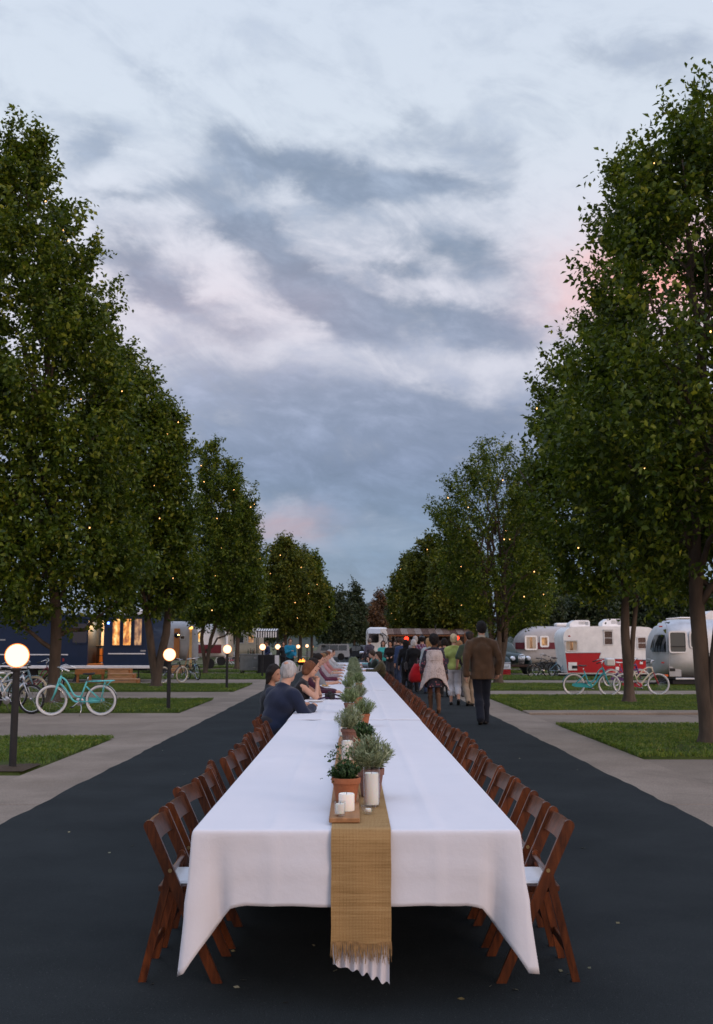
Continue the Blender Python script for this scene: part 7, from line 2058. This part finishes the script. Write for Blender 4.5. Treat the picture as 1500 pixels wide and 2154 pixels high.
        if st_ == 'bob':
            for e_ in (-1, 1): pr.append(('c', hm(e_ * .068, -.015, .02), hm(e_ * .08, -.01, -.085), .034, .028, .03))
            pr.append(('c', hm(-.05, -.07, -.06), hm(.05, -.07, -.06), .04, .04, .03))
        if st_ == 'tail':
            pr += [('e', hm(0, -.12, .04), (.035, .035, .035), .03), ('c', hm(0, -.13, .04), hm(0, -.15, -.16), .03, .014, .02)]
        if st_ == 'afro': pr = [('e', hm(0, -.03, .055), (.118, .118, .115), .02, hrot), ('e', hm(0, -.05, -.02), (.10, .085, .09), .03, hrot)]
        fz = hair.get('fringe', .045)
        fpt = np.array(Vector(hm(0, .052, fz)) * s); fn_ = np.array(hr @ Vector((0, .86, -.5)))
        cuts = [lambda G: ((G - fpt) @ fn_)]
        if st_ in ('short', 'thin'):
            npt = np.array(Vector(hm(0, -.02, -.055)) * s); nn_ = np.array(hr @ Vector((0, .45, -.9))); cuts.append(lambda G: ((G - npt) @ nn_))
        V, F = surf_nets(sc(pr), min(vox, .014), .02, cuts, hair.get('rough', .008), 2, hair.get('wf', 26.0)); o = link('hair', np_mesh('hair', V, F, m, True), t)
        if st_ == 'thin':
            mb = MB(); mb.sphere(tuple(Vector(hm(-.0, -.085, .085)) * s), .04 * s, 14, 8, (1.0, .8, .75)); mb.build('bald_patch', skin(*skin_), o, True)
        if hair.get('cap'):
            V, F = surf_nets(sc([('e', hm(0, -.01, .055), (.094, .112, .082), .02, hrot)]), min(vox, .014), .02, [lambda G, q=np.array(Vector(hm(0, 0, .045)) * s), u_=np.array(hr @ Vector((0, .12, 1))): -((G - q) @ u_)]); c_ = link('cap', np_mesh('cap', V, F, hair['cap'], True), t)
            V, F = surf_nets(sc([('e', hm(0, .115, .05), (.07, .07, .012), .02, hrot)]), min(vox, .012), .02); link('brim', np_mesh('brim', V, F, hair['cap'], True), c_)
    info = dict(t=t, s=s, pel=pel, sh=sh, el=el, wr=wr, kn=kn, ank=ank, hc=hc, up=up, neck0=neck0, hm=hm)
    return info
def mix_pattern(name, a, b, c3, scale, thr=.58):
    m = bpy.data.materials.new(name); m.use_nodes = True; t = m.node_tree; p = t.nodes['Principled BSDF']
    c = t.nodes.new('ShaderNodeTexCoord'); vo = t.nodes.new('ShaderNodeTexVoronoi'); vo.inputs['Scale'].default_value = scale; t.links.new(c.outputs['Object'], vo.inputs['Vector'])
    k = M('LESS_THAN', vo.outputs['Distance'], .36, tree=t); sel = noise(t, c.outputs['Object'], scale * .8, 1.0)
    col = mixc(t, M('MULTIPLY', k, M('GREATER_THAN', sel, .5, tree=t), tree=t), a, b); k2 = M('LESS_THAN', vo.outputs['Distance'], .16, tree=t); col = mixc(t, k2, col, c3)
    t.links.new(col, p.inputs['Base Color']); p.inputs['Roughness'].default_value = .85; return m
def plaid_mat():
    m = bpy.data.materials.new('plaid_flannel'); m.use_nodes = True; t = m.node_tree; p = t.nodes['Principled BSDF']
    c = t.nodes.new('ShaderNodeTexCoord'); sp = t.nodes.new('ShaderNodeSeparateXYZ'); t.links.new(c.outputs['Object'], sp.inputs[0])
    f = lambda o, q: M('GREATER_THAN', M('SINE', M('MULTIPLY', o, q, tree=t), tree=t), .35, tree=t)
    hx = M('ADD', sp.outputs[0], sp.outputs[1], tree=t)
    col = mixc(t, M('MULTIPLY', f(hx, 70.0), .6, tree=t), (.16, .03, .06), (.45, .38, .42)); col = mixc(t, M('MULTIPLY', f(sp.outputs[2], 70.0), .6, tree=t), col, (.05, .03, .09)); t.links.new(col, p.inputs['Base Color']); p.inputs['Roughness'].default_value = .9; return m
def lace_mat():
    m = bpy.data.materials.new('crochet_lace'); m.use_nodes = True; t = m.node_tree; p = t.nodes['Principled BSDF']
    c = t.nodes.new('ShaderNodeTexCoord'); vo = t.nodes.new('ShaderNodeTexVoronoi'); vo.inputs['Scale'].default_value = 34.0; t.links.new(c.outputs['Object'], vo.inputs['Vector'])
    v2 = t.nodes.new('ShaderNodeTexVoronoi'); v2.inputs['Scale'].default_value = 9.0; t.links.new(c.outputs['Object'], v2.inputs['Vector'])
    k = M('ADD', M('MULTIPLY', vo.outputs['Distance'], .8, tree=t), M('MULTIPLY', v2.outputs['Distance'], .6, tree=t), tree=t)
    col = ramp(t, k, [(.2, (.20, .15, .13)), (.5, (.46, .37, .33)), (.8, (.56, .47, .43))]); t.links.new(col, p.inputs['Base Color']); p.inputs['Roughness'].default_value = .95
    bp = t.nodes.new('ShaderNodeBump'); bp.inputs['Strength'].default_value = .5; bp.inputs['Distance'].default_value = .01; t.links.new(k, bp.inputs['Height']); t.links.new(bp.outputs[0], p.inputs['Normal']); return m
GW = 'people walking and standing beside the table'; GS = 'guests seated at the long table'
def feet_at(px, py, z=ROADZ): p = at(px, py, z); return Vector((p.x, p.y, z))
WALK = ((-.09, .16, .085), (.09, -.20, .17)); WALK2 = ((-.09, -.18, .16), (.09, .15, .085))
# --- 1 man in the brown jacket
f = feet_at(1018, 1524)
denim_dk = cloth((.012, .015, .024)); brown_j = cloth((.085, .05, .028), .8)
p1 = person('person in brown jacket with dark hair walking away on the right of the table', (f.x - .02, f.y, f.z), R(-2), 1.92, FAIR, .95, ankles=((-.045, -.10, .13), (.05, .12, .085)), pelvis=(0, 0, .95), wrists=((-.285, -.06, .87), (.285, .10, .90)), head=(4, -2), vox=.016, face=False,
       top=dict(m=brown_j, hem=-.17, infl=.026, wr=.016, k=.014, boxy=.015, name='jacket', collar=cloth((.40, .34, .26))), bottom=dict(m=denim_dk, cuff=.062), hair=dict(c=(.012, .009, .008), vol=.012, rough=.006), group=GW)
# --- 2 woman in the crochet vest
f = feet_at(914, 1500)
floral = mix_pattern('floral_fabric', (.02, .018, .03), (.25, .06, .08), (.42, .30, .24), 16.0)
lace = lace_mat(); tanboot = material('tan_boot', (.15, .075, .04), .6, var=.2)
H2 = 1.70; s2 = H2 / 1.75
p2 = person('person in long beige crochet vest over a dark floral dress', f, R(2), H2, DEEP, .98, True, ankles=((-.075, .10, .085), (.085, -.12, .12)), wrists=((-.28, .0, .86), (.30, .04, .84)), vox=.016, face=False,
       top=dict(m=floral, hem=-.05, infl=.016, name='dress_top'), bottom=dict(kind='skirt', m=floral, drop=.36, flare=.03), hair=dict(c=(.012, .008, .007), style='afro', rough=.012, wf=34), shoes=dict(m=tanboot, shaft=.30), group=GW)
V = []; F = []; nn = 40; mm = 22
for k in range(mm + 1):     # open-fronted vest: wraps the back and sides, longer at the two side points
    q = k / mm
    for i in range(nn + 1):
        a = math.pi * (1.30 * (i / nn) - .15) + math.pi      # from front-left round the back to front-right
        ca, sa = math.cos(a), math.sin(a)
        zt = 1.44 - .02 * abs(ca); side = abs(ca) ** 3
        zb_ = .80 - .30 * side
        z = zt + (zb_ - zt) * q
        wx = np.interp(z, [.5, .8, 1.0, 1.15, 1.3, 1.40, 1.45], [.34, .27, .235, .20, .205, .19, .14]); wy = np.interp(z, [.5, .8, 1.0, 1.15, 1.3, 1.45], [.20, .19, .175, .145, .155, .12])
        fl = 1 + .035 * math.sin(a * 13 + 2 * q) * q
        V.append((wx * ca * fl * s2, (wy * sa * fl - .01) * s2, z * s2))
for k in range(mm):
    for i in range(nn):
        a = k * (nn + 1) + i; F.append((a, a + 1, a + nn + 2, a + nn + 1))
me = bpy.data.meshes.new('crochet_vest'); me.from_pydata(V, [], F); me.materials.append(lace); fix_smooth(me); me.update(); o = link('crochet_vest', me, p2['t']); md = o.modifiers.new('thick', 'SOLIDIFY'); md.thickness = .008
mb = MB(); mb.tube([((np.interp(1.2, [1.15, 1.3], [.20, .205]) + .004) * math.cos(math.pi * (1.3 * i / 30 - .15) + math.pi) * s2, ((.15) * math.sin(math.pi * (1.3 * i / 30 - .15) + math.pi) - .016) * s2, 1.21 * s2) for i in range(31)], .008, 6); mb.build('lace_seam', lace, p2['t'], True)
# --- 3 lime jacket
f = feet_at(956, 1483)
lime = cloth((.36, .42, .12)); white_t = cloth((.70, .69, .72)); blond = (.50, .40, .24)
person('person with short blonde hair in a lime green jacket and white capri trousers', f, R(-3), 1.75, FAIR, 1.0, True, ankles=((-.08, .06, .085), (.10, -.10, .14)), wrists=((-.24, .06, .92), (.33, -.02, .86)), vox=.016, face=False,
       top=dict(m=lime, hem=-.06, infl=.022, wr=.007, sleeve=.95, name='jacket'), bottom=dict(m=white_t, len=.78, cuff=.062), hair=dict(c=blond, vol=.016, rough=.010), group=GW)
# --- 4 capped man
f = feet_at(990, 1485)
person('person in dark cap, green shirt and khaki trousers partly behind the brown jacket', (f.x, f.y, f.z), R(12), 1.82, FAIR, 1.05, ankles=((-.10, -.14, .14), (.09, .14, .085)), wrists=((-.29, .12, .95), (.30, .0, .85)), vox=.02, face=False,
       top=dict(m=cloth((.035, .05, .032)), sleeve=.45, infl=.02, hem=-.12), bottom=dict(m=cloth((.27, .21, .15))), hair=dict(c=(.03, .02, .015), cap=cloth((.015, .018, .022))), shoes=dict(m=shoe_b), group=GW)
# --- queue
def stand(label, px, ftop, pfoot, rz, H, skn, fem, topc, botc, hair, ankles=None, wrists=None, sleeve=1.0, hem=-.08, kind='pants', face=False, Y=None, build=1.0, head=(0, 0), drop=.45, lean=0, len_=1.0, topm=None, botm=None):
    if Y is None:
        Y = H * 2172 / (pfoot - ftop) if pfoot else None
    p = atY(px, 1357, Y)
    return person(label, (p.x, Y, ROADZ if abs(p.x) < 3 else .0), R(rz), H, skn, build, fem, ankles=ankles, wrists=wrists, vox=.026, face=face, head=head, lean=lean,
                  top=dict(m=topm or cloth(topc), sleeve=sleeve, hem=hem, infl=.02), bottom=dict(kind=kind, m=botm or cloth(botc), drop=drop, len=len_), hair=hair, group=GW)
HB, HD, HG, HBL, HR_ = (.05, .03, .02), (.014, .010, .008), (.42, .40, .38), blond, (.13, .05, .022)
BLKC, DNM = (.012, .012, .013), (.03, .045, .085)
CL = ((-.12, .32, 1.08), (.12, .33, 1.06))
q = stand('person with white hair in black clothes carrying a dark shoulder bag', 870, 0, 0, 4, 1.66, FAIR, True, BLKC, BLKC, dict(c=(.5, .46, .42), style='bob'), Y=34.0, hem=-.2)
mb = MB(); pb = q['t']; mb.loft([[(-.30 - .03 * (1 - zq), -.06, .72 + .22 * zq), (-.30, .10, .72 + .22 * zq), (-.20, .10, .72 + .22 * zq), (-.20, -.06, .72 + .22 * zq)] for zq in (0, 1)])
o = tag(link('shoulder_bag', mb.mesh('shoulder_bag', material('grey_leather', (.04, .04, .042), .5)), None), 'dark grey shoulder bag with two pale handles on the person in black', 'bag'); o.matrix_world = Matrix.Translation(pb.location) @ Matrix.Rotation(R(4), 4, 'Z')
mb = MB()
for e_ in (-.02, .06): mb.tube([(-.25, e_, .93), (-.25, e_, 1.05), (-.215, e_ + .01, 1.2), (-.20, e_, 1.36)], .010, 6)
mb.build('handle', material('pale_handle', (.5, .48, .45), .5), o, True)
q = stand('person with dark blue top and dark hair standing left in the queue', 846, 0, 0, 20, 1.74, FAIR, False, (.03, .055, .13), DNM, dict(c=HB), Y=38.0)
stand('person with long dark hair behind the blue topped one in the queue', 854, 0, 0, -15, 1.66, FAIR, True, BLKC, BLKC, dict(c=HD, style='long'), Y=35.5)
stand('grey haired person in the queue seen above the black clothed one', 874, 0, 0, 10, 1.80, FAIR, False, (.22, .2, .2), DNM, dict(c=HG, style='thin'), Y=38.5)
q = stand('person in plaid flannel shirt wearing a grey knit cap', 888, 0, 0, -8, 1.80, FAIR, False, None, DNM, dict(c=HD, cap=cloth((.10, .11, .12))), Y=35.0, topm=plaid_mat(), hem=-.15, wrists=((-.30, .06, .86), (.28, .06, .84)))
pq = q['t'].location
bag = thing('tote_bag', 'bright red tote bag hanging beside the person in plaid', 'bag', (atY(883, 1357, 33.2).x, 33.2, 0))
mb = MB(); rr = []
for (z, wx, wy) in ((.36, .30, .12), (.42, .36, .17), (.6, .34, .16), (.8, .25, .11), (.93, .17, .05)):
    rr.append([(wx * math.copysign(abs(math.cos(a)) ** .7, math.cos(a)) * (1 + .03 * math.sin(a * 7)), wy * math.sin(a) * (1 + .04 * math.sin(a * 5)), z + .015 * math.sin(a * 3)) for a in np.linspace(0, 2 * math.pi, 28, endpoint=False)])
mb.loft(rr); mb.build('pouch', cloth((.42, .012, .018), .7), bag, True)
mb = MB()
for e_ in (-.02, .03): mb.tube([(-.08, e_, .92), (-.06, e_, 1.03), (.06, e_, 1.03), (.08, e_, .92)], .009, 6)
mb.build('handle', cloth((.5, .30, .28)), bag, True)
stand('person with wavy blonde hair in a pale blue top in the queue', 902, 0, 0, 12, 1.70, FAIR, True, (.40, .45, .46), DNM, dict(c=(.40, .24, .11), style='long', len=.12), Y=33.0)
stand('person with brown hair between the crochet vest and the lime jacket', 935, 0, 0, 5, 1.68, FAIR, True, (.05, .04, .06), BLKC, dict(c=HD, style='bob'), Y=31.0)
stand('person with light brown hair and black top right of the lime jacket', 966, 0, 0, -10, 1.64, FAIR, True, BLKC, (.08, .08, .09), dict(c=(.30, .17, .08), style='long', len=.12), Y=31.0)
stand('tall person in charcoal coat far back in the queue', 838, 0, 0, 15, 1.78, FAIR, False, (.04, .04, .045), DNM, dict(c=HB), Y=43.0)
stand('person with auburn hair and denim jacket far back in the queue', 863, 0, 0, -10, 1.70, FAIR, True, (.06, .09, .14), BLKC, dict(c=HR_, style='long', len=.12), Y=44.0)
stand('person in burgundy sweater far back in the queue', 897, 0, 0, 8, 1.72, FAIR, False, (.09, .02, .03), DNM, dict(c=HD), Y=43.0)
stand('person in cream top between the queue and the stall counter', 926, 0, 0, -14, 1.66, FAIR, True, (.42, .38, .32), BLKC, dict(c=HB, style='bob'), Y=41.0)
stand('person in dark clothes near the tin roof stall counter', 955, 0, 0, 10, 1.72, FAIR, False, (.03, .03, .035), BLKC, dict(c=HD), Y=47.0)
stand('person with red brown hair facing the stall behind the queue', 916, 0, 0, -20, 1.66, FAIR, True, (.10, .04, .04), BLKC, dict(c=HR_, style='bob'), Y=46.0)
stand('person in black top facing the camera with hands together right of the table end', 821, 0, 0, 172, 1.67, FAIR, True, BLKC, (.03, .032, .04), dict(c=HD, style='bob'), Y=42.5, wrists=CL, face=True, head=(0, 12))
stand('person in black cardigan over a turquoise top facing the camera', 806, 0, 0, 185, 1.67, FAIR, True, (.06, .42, .38), BLKC, dict(c=HB, style='long', len=.1), Y=44.5, face=True)
stand('person with brown hair and green top behind the two facing the camera', 832, 0, 0, 160, 1.66, FAIR, True, (.10, .18, .14), BLKC, dict(c=HB, style='long', len=.1), Y=46.5, face=True)
stand('grey haired person in a purplish grey shirt leaning over the table end', 779, 0, 0, 40, 1.80, FAIR, False, (.065, .055, .075), BLKC, dict(c=(.2, .17, .15), style='thin'), Y=49.6, wrists=((-.34, .12, .90), (.25, .30, .84)), lean=6)
# left of the table
stand('person in teal sweater and dark trousers talking beyond the seated guests', 610, 0, 0, 205, 1.78, FAIR, False, (.015, .20, .32), (.018, .018, .022), dict(c=(.09, .05, .03)), Y=49.0, wrists=((-.16, .22, .98), (.08, .34, 1.20)), face=True, build=1.08)
stand('person in dark blue shirt and black apron working behind the grey cart', 562, 0, 0, 120, 1.72, FAIR, False, (.02, .03, .08), BLKC, dict(c=(.06, .035, .02)), Y=58.8, wrists=((-.30, .25, 1.0), (.05, .38, 1.62)))
stand('person in dark jacket standing left of the teal sweater', 596, 0, 0, 190, 1.68, FAIR, True, (.02, .022, .026), BLKC, dict(c=HB, style='bob'), Y=58.0, face=True)

# --- seated guests (facing the table)
def seated(label, x, y, rz, H, skn, fem, topm, hair, botc=(.02, .02, .025), wrists=None, lean=14, head=(0, 0), sleeve=1.0, build=1.0, vox=.022, turn=0, dz=0.0, face=True, hairstyle=None):
    s = H / 1.75
    w_ = wrists or ((-.16, .50, .76 / s - dz), (.16, .50, .76 / s - dz))
    return person(label, (x, y, ROADZ), R(rz), H, skn, build, fem, pelvis=(0, -.02, (.44) / s + .09), lean=lean, ankles=((-.13, .34, .085), (.13, .36, .085)), wrists=w_, head=head, vox=vox, face=face, sit=True, turn=turn,
                  top=dict(m=topm, sleeve=sleeve, infl=.018, wr=.008), bottom=dict(m=cloth(botc)), hair=hair, group=GS)
LX_ = -.90
navy_sw = cloth((.014, .020, .042))
a = 11.95
seated('grey haired person in navy sweater leaning on the table with back to the camera', -.93, 12.15, -48, 1.76, FAIR, False, navy_sw, dict(c=(.40, .38, .36), style='thin', vol=.012, rough=.010), lean=24, head=(26, 8), build=1.12, vox=.015, wrists=((-.10, .50, .77), (.12, .50, .77)))
seated('person with long dark hair and dark jacket sitting next to the navy sweater', -1.06, 13.2, -84, 1.56, TAN, True, cloth((.016, .018, .022)), dict(c=HD, style='long', len=.3), lean=8, head=(-38, 4), vox=.018)
seated('person with reddish brown hair in sleeveless black top holding hands to the face', -.86, 15.3, -92, 1.66, FAIR, True, cloth((.016, .014, .016)), dict(c=HR_, style='bob'), lean=22, head=(12, 12), sleeve=0, vox=.018, wrists=((-.05, .36, 1.02), (.06, .37, 1.0)))
seated('person with long dark brown hair in a maroon top reaching to a plate', -.84, 17.3, -90, 1.66, FAIR, True, cloth((.045, .012, .025)), dict(c=HD, style='long', len=.22), lean=18, head=(5, 10), vox=.018, wrists=((-.1, .58, .78), (.14, .56, .78)))
seated('person with dark hair and grey shirt seated mid way along the left', -.86, 21.0, -90, 1.74, FAIR, False, cloth((.20, .20, .20)), dict(c=HD), lean=16, head=(4, 6), sleeve=.6)
seated('person with red hair and purple top seated on the left beyond the grey shirt', -.85, 23.2, -90, 1.68, FAIR, True, cloth((.10, .02, .04)), dict(c=(.25, .09, .03), style='bob'), lean=14, head=(3, 4))
seated('person with light brown hair and pale top seated on the left', -.85, 25.6, -90, 1.66, FAIR, True, cloth((.32, .26, .26)), dict(c=(.22, .13, .06), style='bob'), lean=14)
seated('person in pink top seated on the left toward the far end', -.85, 28.4, -90, 1.66, FAIR, True, cloth((.40, .20, .19)), dict(c=HB, style='long', len=.15), lean=12, sleeve=.4)
seated('person with brown hair and rose shirt seated far on the left', -.85, 31.5, -90, 1.68, FAIR, True, cloth((.32, .14, .12)), dict(c=HR_, style='bob'), lean=12)
seated('grey haired person in pale shirt seated far on the left', -.86, 35.0, -90, 1.72, FAIR, False, cloth((.36, .36, .36)), dict(c=HG, style='thin'), lean=10)
seated('person in white shirt farthest of the seated guests on the left', -.86, 39.5, -90, 1.72, FAIR, False, cloth((.5, .48, .46)), dict(c=HB), lean=10)
seated('person with long brown hair and olive jacket seated on the right side', .90, 31.0, 92, 1.68, FAIR, True, cloth((.05, .045, .022)), dict(c=(.03, .018, .012), style='long', len=.28), lean=12, head=(0, 6))
seated('person with brown hair and dark green jacket resting chin on hand, right side', .87, 35.5, 94, 1.72, FAIR, False, cloth((.022, .03, .022)), dict(c=HB), lean=20, head=(10, 14), wrists=((-.05, .34, .98), (.16, .50, .76)))
seated('person in grey hooded top seated on the right farther along', .87, 38.5, 92, 1.70, FAIR, False, cloth((.13, .14, .16)), dict(c=HB), lean=14, head=(0, 8))
seated('person in turquoise top seated farthest on the right', .87, 41.0, 92, 1.66, FAIR, True, cloth((.08, .34, .32)), dict(c=HR_, style='bob'), lean=12)
# ------------------------------------------------------------------ fairy lights in the trees
bulb_m = emis('fairy_bulb', (1.0, .50, .17), 3.2)
cord_m = material('black_cord', (.02, .02, .02), .6)
mb = MB(); mb.sphere((0, 0, 0), 1.0, 10, 7, (1, 1, 1.25)); BULB = mb.mesh('bulb', bulb_m, True)
def string_lights(tr, label, seed, n, r_b, frac=.92, cover=(.05, .95), turns=5):
    r = np.random.default_rng(seed)
    cr = [c for c in tr.children if c.name.startswith('crown')][0]
    me = cr.data; V = np.empty(len(me.vertices) * 3, np.float32); me.vertices.foreach_get('co', V); V = V.reshape(-1, 3)
    z0, z1 = np.quantile(V[:, 2], .03), np.quantile(V[:, 2], .985)
    t = thing('fairy_lights', label, 'fairy lights', tr.location, group='strings of fairy lights in the pear trees')
    pts = []
    for k in range(n):
        q = (k + .5) / n; z = z0 + (z1 - z0) * (cover[0] + (cover[1] - cover[0]) * q)
        band = V[np.abs(V[:, 2] - z) < .35]
        if len(band) < 30: continue
        c = band[:, :2].mean(0); a = -math.pi / 2 + 1.45 * math.sin(q * turns * math.pi + seed) + r.normal(0, .15)
        d = np.array([math.cos(a), math.sin(a)]); pr = (band[:, :2] - c) @ d
        pe = np.abs((band[:, :2] - c) @ np.array([-d[1], d[0]])) < .6
        R_ = np.quantile(pr[pe], .99) * frac if pe.sum() > 10 else np.quantile(pr, .9)
        pts.append((c[0] + d[0] * R_, c[1] + d[1] * R_, z + r.normal(0, .12)))
    path = []
    for k in range(len(pts) - 1):
        a = Vector(pts[k]); b = Vector(pts[k + 1]); path += [a, (a + b) / 2 + Vector((0, .05, -.12 * (b - a).length))]
    path.append(Vector(pts[-1]))
    mb = MB(); mb.tube([p - Vector((0, 0, r_b * .0)) for p in path], .004 if r_b < .05 else .007, 4, cap=False); mb.build('cord', cord_m, t)
    for p in pts:
        o = link('bulb', BULB, t, (p[0], p[1] - .01, p[2] - r_b * 1.1)); o.scale = (r_b * r.uniform(.25, .55),) * 3
string_lights(T1, 'fairy lights strung over the tall left pear tree', 1, 15, .034)
string_lights(T2, 'fairy lights strung over the forked left pear tree', 2, 12, .036)
string_lights(T3, 'fairy lights strung over the slender left pear tree', 3, 16, .040)
string_lights(R1, 'fairy lights strung over the large right edge pear tree', 4, 15, .022)
string_lights(R2, 'fairy lights strung over the two-stemmed right pear tree', 5, 12, .032)
string_lights(R3, 'fairy lights strung over the open-topped pear tree', 6, 18, .036)
mid = [o for o in scene.objects if o.get('category') == 'tree' and o.get('group') == GT and o.location.y > 50 and o not in (T3,)]
for k, tr in enumerate(mid):
    side = 'left' if tr.location.x < 0 else 'right'
    string_lights(tr, 'fairy lights over the ' + tr['label'].replace('standing ', ''), 20 + k, 12, .05 if tr.location.y < 80 else .06)
